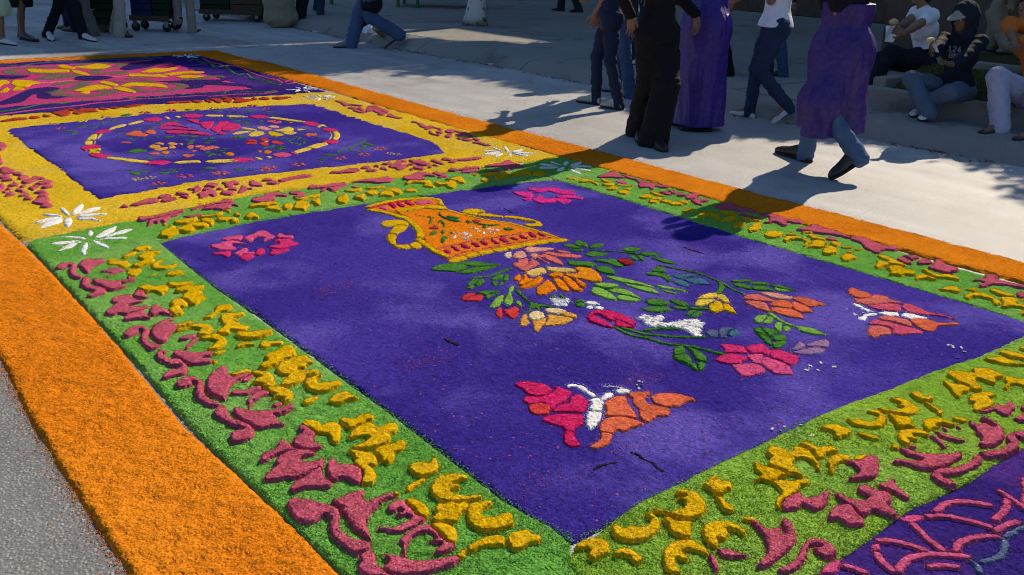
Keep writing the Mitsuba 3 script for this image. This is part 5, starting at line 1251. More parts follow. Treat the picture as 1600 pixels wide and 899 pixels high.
petal ps 9 P 3154,7227 67,23 11,-67 3,-100 -71,-18 -29,75
petal ps 9 P 3241,7218 62,26 36,-61 -38,-79 -53,23
petal yl 9 P 3213,7037 90,27 91,68 -2,-119 -56,-85 -80,8
petal ye 9 P 3147,6998 46,12 27,-148 -16,-47 -86,-23 -22,67
petal yl 9 P 3231,6912 91,44 18,-106 -65,-46 -53,19
petal yl 6 P 3404,7007 52,-11 3,-80 -78,17
petal rd 9 P 2803,6676 65,31 39,-58 -35,-48 -62,20
petal rd 9 P 2855,6766 56,38 33,-72 -32,-41 -50,19
petal rd 9 P 2955,6743 65,69 24,-50 -22,-76 -66,-14
petal rd 9 P 2893,6606 57,53 22,-65 -31,-67 -51,-13
petal rd 9 P 2977,6591 66,83 23,-48 3,-106 -61,-15
petal yl 6 P 2961,6669 40,30 -1,-59 -38,-12
petal or2 8 P 3357,6765 51,53 10,-51 44,-25 -34,-63 -55,2 -41,-13
petal or 8 P 2766,6353 40,47 6,-42 -38,-56
petal or 8 P 2783,6281 55,93 30,-17 -4,-62 -53,-47
petal dp2 8 P 3328,7437 76,22 32,-27 -40,-54 -59,0
petal dp2 8 P 3330,7331 66,47 64,28 -28,-90 -64,-27
petal or2 6 P 3480,7310 37,0 -12,-56 -37,0
leaf gr 8 L50 2789,6945 163,-3 -127,-35 113,-11
leaf gr 8 L46 3080,7555 110,24 -76,-126 86,35 -114,-162 86,-28 -44,106 69,44 25,-56 74,-41 -16,92 54,55 -238,197 83,-25 30,-81 56,-52 -124,-182 22,-93
leaf gr 8 L30 3396,6933 130,-55 -199,-96 47,10 -30,-168 112,-28 -99,-15 57,3 19,689 44,-45
leaf gr 8 L30 3081,6741 83,61 -54,-113 83,59 -79,-133 86,93 -91,-159 80,94 -102,-167 71,78 -47,-109 65,64 -71,-128 97,113 -40,-79 89,121 -81,82 97,87 -61,-108 108,118 -86,-131 61,0 -62,108 65,35 -108,-257 77,60
leaf gr 8 L40 2836,6424 124,75 -56,-66 84,84 -100,-172 16,-73 59,192 23,-193 0,213 33,-119 -80,47 13,-105
G W flower_row row of small flowers and leaves along the near side of the wreath
flower sa 8 F62 2301,5857 276,-62
flower or2 8 F68 2625,5848 212,-17
leaf gr 8 L34 2380,5888 81,5 -49,57 12,-102 45,12 40,-51 -16,91 36,-22 -82,-4 41,2
flower or2 8 F66 3178,5860 206,16 208,118
flower yl 8 F46 3566,5815 31,-50
stem gr 8 ~30 3411,6134 98,77 155,120
stem gr 8 ~26 3411,6134 -37,-77 -2,-63 63,27
stem gr 8 ~26 3237,5979 34,75 85,79 46,23
leaf gr 8 L60 3098,6000 139,-21 202,73 59,-52 109,258 -17,-196 -98,58 91,48
leaf gr 8 L50 3014,5899 78,-32 -114,-49 44,2
stem gr 8 ~16 1746,6289 85,-58 90,-41
stem gr 8 ~18 1951,6171 80,-30 105,-37
stem gr 8 ~18 2146,6117 43,-72 32,-87
leaf gr 8 L66 1857,6155 72,-5 8,-96 101,3 195,1 107,-51 -294,85 15,-75 -240,186 13,-150
flower yl 8 F52 1792,5979 79,1
flower dp2 8 F72 2068,5909
flower or2 8 F68 2287,5878
flower or2 8 F60 1861,5803
leaf gr 8 L50 2394,5920 44,-27 5,38 22,-55
G W flower_row row of small flowers and leaves along the far side of the wreath
flower ps 8 F56 1829,8138 448,123
flower or2 8 F56 1826,7929
flower yl 8 F56 2055,8157
leaf gr 8 L60 1918,7923 125,0 176,167 99,-30 68,193 117,41 -694,-490 104,-60
stem gr 8 ~22 2032,7859 21,129 -18,-14
stem gr 8 ~22 2016,7776 96,131
leaf gr 8 L30 2193,8105 -43,-172
flower or2 8 F60 2627,8338
flower dp2 8 F60 2851,8327
leaf gr 8 L50 2388,8255 118,68 447,-23 82,-16 -2,-27 51,-28
leaf gr 8 L40 1850,7739 64,52 -94,-166 96,98
flower yl 8 F56 3222,8252
flower sa 8 F60 3383,8182
flower or2 8 F56 3576,8238 25,-215
leaf gr 8 L60 3132,8118 102,-56 128,-98 144,35 10,-119 93,-79
stem gr 8 ~20 3245,8112 4,-142 88,-65
stem gr 8 ~20 3558,7773 57,-75 40,-88
G F scrollwork yellow flowers and grey scrolls on pink
scroll pu 8 P 2637,10605 87,200 101,9 131,-64 73,-93 -2,-106 -105,-86 -128,-40 -114,40
scroll ye 12 P 2401,11603 90,3 106,-140 118,-10 81,-83 -48,-181 -120,-4 -106,8 -140,109
scroll ye 12 P 2761,11758 84,85 37,-141 30,-201 -79,-101 -83,112
scroll ye 12 P 2794,11329 63,-30 37,-238 -13,-207 -67,-10 -47,192
scroll ye 12 P 2897,11601 125,36 184,158 76,-113 11,-199 -145,-184 -123,11 -89,88
scroll yl 8 ~22 3044,10625 184,19 262,2
scroll yl 8 ~22 2614,10537 -160,-37 -188,-20
scroll ye 12 P 1898,10852 141,-8 0,-213 -84,-107 -71,-179 -65,103
scroll ye 12 P 2018,10530 82,261 131,-65 75,-228 -112,-94 -87,-187 -76,89
scroll ye 12 P 1833,10094 97,227 19,-115 -68,-203 -103,-14
scroll ye 12 P 1930,10078 92,268 49,-132 -20,-129
scroll ye 12 P 2412,9810 133,163 185,163 78,-151 -7,-178 -122,-8 -114,-47 -87,-24
scroll ye 12 P 2431,9651 87,125 42,-42 -36,-131 -67,-18
scroll ye 12 P 2784,10259 90,111 44,-177 0,-189 -79,-71 -39,183
scroll ye 12 P 2784,9781 105,127 42,-167 0,-246 -52,-62 -63,121
scroll ye 12 P 2916,9967 158,163 76,-129 96,-125 1,-112 -122,-13 -121,99 -92,10
scroll gy 7 ~70 2643,9678 94,-83 -208,-160 -191,67 -107,253 61,103 173,120 219,331 -165,82 -116,-92
scroll gy 7 ~70 2679,11674 -223,40 -196,-89 -68,-229 61,-156 155,10 152,-174 159,-144 -160,-169 -203,20 171,159
scroll gy 7 ~60 2980,11753 130,86 254,-66 90,-140 -72,-162 -192,-100 -214,-305 28,-186 210,117 52,-69 -137,-108
scroll gy 7 ~60 2922,10268 125,-101 215,-68
scroll pu 7 P 1637,9439 67,23 171,282 214,356 194,78 95,-120 -132,-244 -73,-226 113,-91 -74,-88 -128,23 -57,105 47,200 -37,-13 -155,-356 -135,-76 -119,-52
scroll pu 7 P 1999,11279 68,-32 127,-103 136,-66 -92,-158 -156,-43 -147,73
scroll pu 7 P 3309,11269 227,376 216,104 136,-10 -135,-390 -218,-185 -133,-76 -96,0
scroll ye 12 P 3247,10763 121,-15 71,-163 107,34 14,-262 -93,4 -113,96 -119,75 -46,47
scroll ye 12 P 3392,10824 174,232 108,90 76,-101 131,52 19,-104 -177,-148 -165,-100
scroll ye 12 P 3542,10578 196,125 179,5 137,-110 -153,-105 -144,25 -150,-57
scroll ye 12 P 3614,10331 153,96 155,-161 -146,-98 -138,27
scroll ye 12 P 2992,10080 143,20 87,-97 96,-125 -42,-312 -69,107 -78,113 -116,59
scroll gy 7 ~60 2973,9720 5,-214 161,-83 212,105 99,133 -1,190 -97,10
scroll gy 7 ~60 4055,10159 -41,62 -166,-88 -213,-59
scroll gy 7 ~50 3132,10402 134,-147 44,-140
scroll pu 7 P 3318,10111 203,-61 202,-19 319,-116 -124,-141 65,-151 93,-277 -45,-53 -202,215 -142,109 -96,-138 -135,-41 -55,64 96,98 26,176 -119,175
scroll pu 7 P 3390,11420 255,175 260,294 144,-65 -96,-268 -159,-128 -232,-88 -193,-191
G F squiggle_border green and pink squiggles on the purple edging of the pink panel
squiggle gr2 5 ~34 3887,12221 51,-132 158,40
squiggle gr2 5 ~40 4263,11623 132,155 -56,-397 99,7 -130,-442 151,78 -76,-351 -93,-411 127,28 -102,-385 55,-152 -4,-201
squiggle gr2 5 ~30 4242,9693 52,-106 53,-263 70,122 -63,274
squiggle dp2 5 ~34 4516,11834 -60,-402 22,-216 -19,-192 98,4 13,-252 -58,-350 -32,-255 -13,-255 16,-260 -8,-159
squiggle gr2 5 ~28 2766,9246 92,-48 81,23 69,-69 152,88 93,-82 140,65 75,-108
squiggle gr2 5 ~28 3519,9193 42,-92 82,-42 64,107 42,-92 146,-40 89,-31 32,-66 156,63
squiggle dp2 5 ~26 2722,9108 116,-29 132,-37 112,6 119,-30 190,1 42,-89 187,4 146,-8 194,-66 188,45
squiggle gr2 5 ~34 2221,12007 118,-7 138,-16 94,101 173,69 137,38 128,-6 139,-12
squiggle gr2 5 ~34 3171,12216 152,-15 113,2 182,-81 153,40 172,-54
squiggle dp2 5 ~26 2302,12207 178,66 201,60 207,61 262,-11
squiggle gr2 5 ~34 1605,8975 91,4 117,77 140,96 69,22 107,-27 93,40
squiggle gr2 5 ~30 2338,9187 37,73 98,-20 136,-9 115,-28 166,11
squiggle dp2 5 ~26 1571,8807 120,40 122,41 133,39 145,7 154,32 166,60 171,1 183,27
squiggle dp2 5 ~30 4477,9744 46,-23 -65,-254 33,-96 102,69 37,145 -103,-47
G M crack thin dark cracks in the purple field where the road shows through
gap ash 2 ~9 1927,1728 7,-29 -6,-28 5,-28 -9,-29 -1,-25
gap ash 2 ~8 1759,1719 23,7 19,-3 38,-12
gap ash 2 ~12 3364,4191 -13,-59 -12,-42 30,-27
gap ash 2 ~12 3694,3063 -1,-38 2,-45 3,-49
gap ash 3 ~14 1954,2789 3,-34 5,-42'''
part_key, seed, code = None, 100, None
for line in DATA.split('\n'):
    t = line.split()
    if t[0] == 'G':
        code = t[1]; part_key = numbered(PANEL[code] + '__' + t[2])
        labels[part_key] = {'label': ' '.join(t[3:])}
        continue
    name, dye, ht, mode = t[0], DYE[t[1]], int(t[2]) / 1000, t[3]
    w = np.cumsum([[int(v) for v in q.split(',')] for q in t[4:]], axis=0) / 1000.0
    seed += 1
    if mode == 'P': outs = [w]
    elif mode[0] == '~': outs = [stroke(w, int(mode[1:]) / 1000 * (1.25 if code == 'M' else 2.0 if t[1] == 'gy' else (.98 if code == 'N' else 1)))]
    elif mode[0] == 'L': outs = [leaf_outline(a, b, int(mode[1:]) / 1000) for a, b in zip(w[::2], w[1::2])]
    elif mode[0] == 'O': outs = [shapely.Point(a).buffer(int(mode[1:]) / 1000, quad_segs=3).exterior.coords[:-1] for a in w]
    else:
        outs = []
        for a in w: outs += petals(a, int(mode[1:]) / 1000, seed)
        name = 'petal'
    hgt = (.60 if ht >= .014 else .52) * ht * (.6 if t[1] == 'wh' and t[0] != 'bead' else 1)
    vase_top = name in ('band', 'leaf', 'bud', 'daisy') and part_key.endswith('vase')
    for k, o in enumerate(outs):
        var = 1 + .10 * (rng.random() - .5)
        on_border = 'border_motif' in part_key or (code == 'M' and 'white_flower' in part_key)
        bz = BASE[code] + (.005 if vase_top else .0022 if on_border else 0)
        m = mound(np.array(o), hgt, bz, seed * 7 + k, .0015 if on_border else .0045 if code == 'M' and not vase_top else .0005)
        if m is None: continue
        if dye is not DYE['ash']: crumbs_about(m, bz, hgt, dye, code)
        if m is not None: obj_uv(name, m, 'sawdust_piece', tuple(min(.85, v * var) for v in dye), part_key, True)

# loose grains: on the near green and orange, spilled over the edges on the road, and stray colours on the purple field
def scatter(code, xy, z, dye, size):
    xy = np.asarray(xy); crumb(code, np.c_[xy, z + .002 * rng.random(len(xy))], dye, size)
def in_poly(poly, n, far_=3.4):
    P = shapely.Polygon(poly).buffer(0); x0, y0, x1, y1 = P.bounds; q = np.c_[rng.uniform(x0, x1, n), rng.uniform(y0, y1, n)]; q = q[lod(q[:, 0], q[:, 1]) < far_]
    q = q[rng.random(len(q)) < np.clip(2.2 - lod(q[:, 0], q[:, 1]) * .5, 0, 1)]; return q[shapely.contains_xy(P, q)]
for poly, z, dyes, n in ((g_left, .0135, ((.15, .40, .07), (.25, .50, .12), (.10, .29, .05)), 26000), (g_near, .0138, ((.24, .43, .05), (.34, .52, .08), (.16, .31, .035)), 26000)):
    for dye_ in dyes: scatter('M', in_poly(poly, n), z, dye_, .0023)
strip_in = shapely.Polygon(np.vstack([[(.50, .2)], [(.90, .2)], li[::-1], [(.9, 4.0), (.50, 4.0)], lo])).buffer(0).buffer(-.03)
for dye_, n_ in (((.74, .25, .016), 9000), ((.86, .36, .05), 7000), ((.60, .16, .008), 1500)):
    q = np.c_[rng.uniform(.50, .92, n_), rng.uniform(.3, 4.0, n_)]; q = q[rng.random(n_) < np.clip(1.9 - lod(q[:, 0], q[:, 1]) * .45, 0, 1)]
    scatter('L', q[shapely.contains_xy(strip_in, q)], .0125, dye_, .0020)
e = dense(lo, .01); k = 1300; scatter('L', e[rng.integers(0, len(e), k)] + np.c_[-np.abs(rng.normal(0, .016, k)) * (1 + 3 * (rng.random(k) > .93)), rng.normal(0, .02, k)], .001, (.60, .19, .02), .0026)
e = dense(ro, .01); k = 2200; scatter('R', e[rng.integers(0, len(e), k)] + np.c_[np.abs(rng.normal(0, .02, k)) * (1 + 4 * (rng.random(k) > .93)), rng.normal(0, .02, k)], .001, (.60, .19, .02), .0034)
e = dense(pm, .01); k = 5000; scatter('M', e[rng.integers(0, len(e), k)] + rng.normal(0, .008, (k, 2)), .0118, (.30, .52, .15), .0022)
q = in_poly(pm, 5200, 6)
for i, dye_ in enumerate(((.55, .06, .20), (.62, .18, .03), (.30, .25, .55), (.02, .012, .10), (.50, .45, .42))): scatter('M', q[i::5], .0115, dye_, .0024)
for c_, s_, n_ in ([(1.873, 3.534)], .07, 200), ([(1.770, 2.653)], .06, 160), ([(1.958, 1.760)], .05, 70), ([(2.328, 2.073)], .06, 160), ([(5.072, 3.835)], .05, 60), ([(1.603, 1.742)], .09, 120), ([(3.684, 3.002)], .08, 120):
    scatter('M', np.array(c_[0]) + rng.normal(0, s_, (n_, 2)) * V(1, .6), .0118, (.60, .10, .22), .0026)
OCT = np.array([[1, 0, 0], [-1, 0, 0], [0, 1, 0], [0, -1, 0], [0, 0, 1]], float); OCF = np.array([[0, 2, 4], [2, 1, 4], [1, 3, 4], [3, 0, 4]])
for code_, own in (('M', main), ('W', mid), ('N', near), ('L', left), ('R', right)):
    if code_ not in CRUMBS: continue
    P_, U_, S_ = (np.concatenate(a) for a in zip(*CRUMBS[code_])); n_ = len(P_); an = rng.uniform(0, 6.28, n_); L_ = S_ * rng.uniform(.5, 1.5, n_); W_ = S_ * rng.uniform(.35, .9, n_); H_ = S_ * rng.uniform(.4, 1.0, n_)
    o = OCT[None] * np.stack([L_, W_, H_], -1)[:, None]; c_, s_ = np.cos(an)[:, None], np.sin(an)[:, None]
    vv = np.stack([o[..., 0] * c_ - o[..., 1] * s_, o[..., 0] * s_ + o[..., 1] * c_, o[..., 2] + rng.normal(0, .25, (n_, 1)) * o[..., 0]], -1) + P_[:, None]
    ff = (OCF[None] + 5 * np.arange(n_)[:, None, None]).reshape(-1, 3)
    kk = obj('loose_grains', trimesh.Trimesh(vv.reshape(-1, 3), ff, process=False), 'loose_sawdust', own, False, uv=np.repeat(U_, 5, 0)); labels[kk] = {'kind': 'stuff'}

plain('dead_leaf', (.085, .062, .042), .9)
plain('dry_grass', (.115, .135, .035), .9)
# ------------------------------------------------------------------ kerb, pavement, planted bank, walls, far building
KX = 7.50
def strip_mesh(prof, y0, y1, n):
    ys = np.linspace(y0, y1, n); prof = np.asarray(prof, float); v = []; f = []; m = len(prof)
    for y in ys:
        for (x, z) in prof: v.append((x + .05 * math.sin(y * .9) * (x < 9), y, z + .012 * math.sin(y * 1.7 + x)))
    for i in range(n - 1):
        for j in range(m - 1):
            a = i * m + j; f.append([a, a + 1, a + m + 1, a + m])
    return np.array(v), np.array(f)
for i, (a, b) in enumerate(zip(np.arange(-4, 40, 2.2), np.arange(-1.8, 42.2, 2.2))):
    obj('kerb_stone', strip_mesh([(KX, -.01), (KX + .03, .03), (KX + .16, .115), (KX + .21, .135), (KX + .50, .150), (KX + .51, .10)], a, b - .012, 9), 'pavement_concrete', 'pavement', 30)
labels['pavement'] = {'kind': 'structure'}
k = 0
for x0, x1 in ((8.01, 10.0), (10.01, 12.4), (12.41, 15.2), (15.21, 19.0)):
    y = -4.0
    while y < 40:
        d = 2.4 + .5 * rng.random()
        t = .004 * rng.random()
        obj('slab', box((x0, y, -.02), (x1 - .02, y + d - .028, .140 + 2 * t), .008), 'pavement_concrete', 'pavement')
        y += d
obj('bed', box((7.9, -4, -.02), (19, 41, .128)), 'bank_soil', 'pavement')

bank = thing('planter', 'low planted bank edged with concrete kerbs, on the right behind the seated people', 'planter')
def kerb_run(name, x0, x1, z0, z1, ys):
    for a, b in zip(ys[:-1], ys[1:]): obj(name, box((x0, a + .005, z0), (x1, b - .005, z1 + .008 * rng.random()), .012), 'pavement_concrete', bank)
kerb_run('front_kerb', 8.30, 8.46, .10, .315, [-1.2, .4, 1.9, 3.3, 4.9])
kerb_run('back_kerb', 9.20, 9.35, .30, .565, [-1.2, .6, 2.2, 3.7, 4.75])
kerb_run('end_kerb', 8.465, 9.6, .10, .40, [4.752, 4.90])
gx, gyy = np.meshgrid(np.linspace(8.44, 9.22, 30), np.linspace(-1.2, 4.76, 120))
gz = .26 + (gx - 8.44) * .33 + .05 * (meshkit.fbm(np.stack([gx * 9, gyy * 9, gx * 0], -1), 3) - .5)
fq = [[i * 30 + j, i * 30 + j + 1, (i + 1) * 30 + j + 1, (i + 1) * 30 + j] for i in range(119) for j in range(29)]
obj('soil', (np.c_[gx.ravel(), gyy.ravel(), gz.ravel()], np.array(fq)), 'bank_soil', bank, True)
gv, gf = [], []
for i in range(14000):
    x, y = rng.uniform(8.49, 9.17), rng.uniform(-1.1, 4.7); z = .26 + (x - 8.44) * .33 - .02; hh = rng.uniform(.02, .07); an = rng.uniform(0, 6.28)
    u = V(math.cos(an), math.sin(an), 0) * .006; l = V(*rng.normal(0, .035, 2), hh); b = len(gv)
    gv += [V(x, y, z) - u, V(x, y, z) + u, V(x, y, z) + l * .6 + u * .7, V(x, y, z) + l]; gf += [[b, b + 1, b + 2], [b, b + 2, b + 3]]
grass = thing('grass', 'short dull grass growing on the planted bank', 'grass', kind='stuff')
scene[grass] = ply((np.array(gv), np.array(gf)), 'dry_grass')
obj('rear_ground', box((9.352, -6, .10), (11.6, 4.75, .56)), 'bank_soil', bank)
dv, df = [], []
for i in range(1100):
    y = rng.uniform(-2, 20); x = 7.50 + .05 * math.sin(y * .9) - abs(rng.normal(0, .05)); z = .004 + .01 * rng.random(); an = rng.uniform(0, 6.28); s_ = rng.uniform(.008, .028)
    if meshkit.noise(V(y * 1.3, 0, 0)) < .35: continue
    u = V(math.cos(an), math.sin(an), .2) * s_; w_ = V(-math.sin(an), math.cos(an), .1) * s_ * .5; c = V(x, y, z); b = len(dv)
    dv += [c - u, c + w_, c + u, c - w_]; df += [[b, b + 1, b + 2], [b, b + 2, b + 3]]
lf = thing('leaf_litter', 'dark dead leaves and dirt gathered along the foot of the kerb', 'leaf litter', kind='stuff')
scene[lf] = ply((np.array(dv), np.array(df)), 'dead_leaf')

wall = thing('garden_wall', 'brown stuccoed wall behind the planted bank in the top right corner', 'wall')
obj('body', box((11.30, -8, .05), (11.55, 6.05, 2.75), .01), 'old_stucco', wall)
obj('coping', box((11.24, -8, 2.753), (11.61, 6.10, 2.86), .015), 'pavement_concrete', wall)
obj('pier', box((11.22, 6.06, .05), (11.62, 6.46, 3.0), .015), 'old_stucco', wall)
plain('window_glass', (.03, .035, .04), .1, .5)
def town_house(label, x, y0, y1, hgt):
    house = thing('town_house', label, 'building', 'town houses along the pavement')
    obj('wall', box((x, y0, 0), (x + 9, y1, hgt), .02), 'old_stucco', house)
    obj('roof', box((x - .3, y0 - .3, hgt + .003), (x + 9.3, y1 + .3, hgt + .3), .02), 'pavement_concrete', house)
    for fl in range(int(hgt / 3)):
        y = y0 + 1.4
        while y < y1 - 2:
            w0 = obj('window', box((x - .06, y, 1.2 + fl * 3), (x + .02, y + 1.4, 2.7 + fl * 3), .01), 'wood', house)
            obj('pane', box((x - .08, y + .12, 1.32 + fl * 3), (x - .063, y + 1.28, 2.58 + fl * 3)), 'window_glass', w0); y += 3.6
town_house('long two storey house beyond the pavement, shading it', 21.0, -2, 18.3, 8.6)
town_house('tall town house beyond the market stall, its shadow crossing the street', 20.8, 18.75, 40, 15.0)

# ------------------------------------------------------------------ trees
SD = np.array(SUN) / np.linalg.norm(SUN)
def ground_shadow(p): return p[:, :2] - SD[:2] * (p[:, 2] / SD[2])[:, None]
def shade_edge(y): return np.interp(y, [1.5, 2.6, 3.2, 3.7, 4.2, 5, 6, 7.5, 8.3, 9.2, 9.6, 10.1, 10.8, 12.0, 12.7], [6.5, 6.45, 7.25, 7.55, 7.3, 6.55, 6.6, 6.75, 6.6, 6.75, 5.2, 4.7, 4.3, 3.2, 3.5])
def tree(label, base, fork, centre, radii, n, seed, leaf=.085, edge=True, clumps=34):
    r = np.random.default_rng(seed); key = thing('street_tree', label, 'tree', 'shade trees along the pavement')
    base, fork, centre, radii = map(np.array, (base, fork, centre, radii))
    t = np.linspace(0, 1, 15)[:, None]; line = base + (fork - base) * t + np.c_[.05 * np.sin(t * 5 + seed), .05 * np.cos(t * 4), t * 0]
    rad = np.interp(t[:, 0], [0, .05, .14, 1], [.24, .19, .155, .11])
    obj('trunk', tube(line, rad, 18), 'bark', key, True)
    cc = []
    while len(cc) < clumps:
        q = r.normal(0, 1, 3); q = q / np.linalg.norm(q) * r.random() ** .45
        c = centre + q * radii
        s = ground_shadow(c[None])[0]
        if edge and s[0] < shade_edge(s[1]) + .30: continue
        if edge and 12.9 < s[1] < 14.4 and s[0] < 7.9: continue
        cc.append(c)
    cc = np.array(cc)
    for c in cc[:10]:
        m = fork + (c - fork) * np.linspace(0, 1, 7)[:, None]; m[:, 2] += .25 * np.sin(np.linspace(0, np.pi, 7))
        obj('limb', tube(m, np.linspace(.075, .018, 7), 8), 'bark', key, True)
    per = n // clumps; pts = []
    for c in cc:
        q = r.normal(0, 1, (per, 3)); q /= np.linalg.norm(q, axis=1, keepdims=True); q *= (r.random((per, 1)) ** .4) * r.uniform(.45, .85)
        pts.append(c + q * V(1, 1, .75))
    p = np.vstack(pts)
    if edge:
        s = ground_shadow(p); jit = .16 * r.normal(size=len(p)); p = p[(s[:, 0] > shade_edge(s[:, 1]) + jit) & ~((s[:, 1] > 13.0 + jit * .6) & (s[:, 1] < 14.35 + jit * .6) & (s[:, 0] < 7.9))]
    a = r.normal(0, 1, (len(p), 3)); a /= np.linalg.norm(a, axis=1, keepdims=True)
    b = np.cross(a, r.normal(0, 1, (len(p), 3))); b /= np.linalg.norm(b, axis=1, keepdims=True)
    L = leaf * r.uniform(.7, 1.3, (len(p), 1)); v = np.stack([p - a * L, p + b * L * .45, p + a * L, p - b * L * .45], 1).reshape(-1, 3)
    f = np.arange(len(v)).reshape(-1, 4)
    obj('crown', (v, f), 'foliage', key)
tb = (10.098, 13.439, 0.140)
tree('street tree with a whitewashed trunk at the top of the picture', tb, (tb[0] + .05, tb[1] - .1, 3.1), (10.6, 14.6, 5.2), (3.4, 3.0, 1.7), 26000, 5, clumps=46)
tree('shade tree behind the walkers, its trunk hidden by them', (15.0, 9.6, .1), (14.7, 9.5, 3.0), (13.6, 10.0, 5.0), (3.1, 3.0, 1.6), 30000, 6, clumps=46)
tree('shade tree growing behind the brown wall', (13.6, 4.6, .0), (13.4, 4.6, 2.9), (13.3, 5.4, 5.0), (2.6, 3.3, 1.5), 26000, 8, clumps=42)
tree('second shade tree behind the brown wall, nearer the camera', (13.4, .2, .0), (13.3, .4, 2.9), (13.1, .9, 4.8), (2.4, 2.5, 1.5), 18000, 9, clumps=30)
tree('tall tree behind the market stall', (17.5, 20.6, .1), (17.2, 20.4, 4.2), (16.3, 20.2, 7.6), (3.6, 3.2, 2.3), 20000, 12, leaf=.11, edge=False)

# ------------------------------------------------------------------ bodies: smooth unions of tapering limbs, meshed by surface nets
def surface_nets(F, origin, h):
    s = F < 0; nx, ny, nz = F.shape
    C = [(i, j, k) for i in (0, 1) for j in (0, 1) for k in (0, 1)]
    sl = lambda c: (slice(c[0], nx - 1 + c[0]), slice(c[1], ny - 1 + c[1]), slice(c[2], nz - 1 + c[2]))
    cnt = sum(s[sl(c)].astype(np.int8) for c in C); mask = (cnt > 0) & (cnt < 8)
    idx = -np.ones(mask.shape, int); n = mask.sum(); idx[mask] = np.arange(n); I = np.argwhere(mask)
    acc = np.zeros((n, 3)); num = np.zeros(n)
    for a in C:
        for ax in range(3):
            if a[ax]: continue
            b = list(a); b[ax] = 1
            fa = F[I[:, 0] + a[0], I[:, 1] + a[1], I[:, 2] + a[2]]; fb = F[I[:, 0] + b[0], I[:, 1] + b[1], I[:, 2] + b[2]]
            m = (fa < 0) != (fb < 0); t = np.where(m, fa / np.where(m, fa - fb, 1), 0)
            q = np.tile(np.array(a, float), (n, 1)); q[:, ax] = t; acc[m] += q[m]; num[m] += 1
    v = origin + (I + acc / num[:, None]) * h; faces = []
    for ax in range(3):
        o1, o2 = [k for k in range(3) if k != ax]
        g0 = [slice(1, -1)] * 3; g1 = [slice(1, -1)] * 3; g0[ax] = slice(0, -1); g1[ax] = slice(1, None)
        A, B = s[tuple(g0)], s[tuple(g1)]; E = np.argwhere(A != B); off = np.ones(3, int); off[ax] = 0; E = E + off
        inside = s[E[:, 0], E[:, 1], E[:, 2]]
        q = []
        for d1, d2 in ((1, 1), (0, 1), (0, 0), (1, 0)):
            c = E.copy(); c[:, o1] -= d1; c[:, o2] -= d2; q.append(idx[c[:, 0], c[:, 1], c[:, 2]])
        q = np.stack(q, 1); fl = inside if ax != 1 else ~inside
        q[~fl] = q[~fl][:, ::-1]; faces.append(q)
    f = np.vstack(faces); f = f[(f >= 0).all(1)]
    return v, f
def cone(a, ra, b, rb, k=.02, op='+'): return ('c', V(*a), ra, V(*b), rb, k, op)
def ball(c, r, k=.02, op='+', R=None): return ('e', V(*c), np.broadcast_to(np.array(r, float), 3), R, k, op)
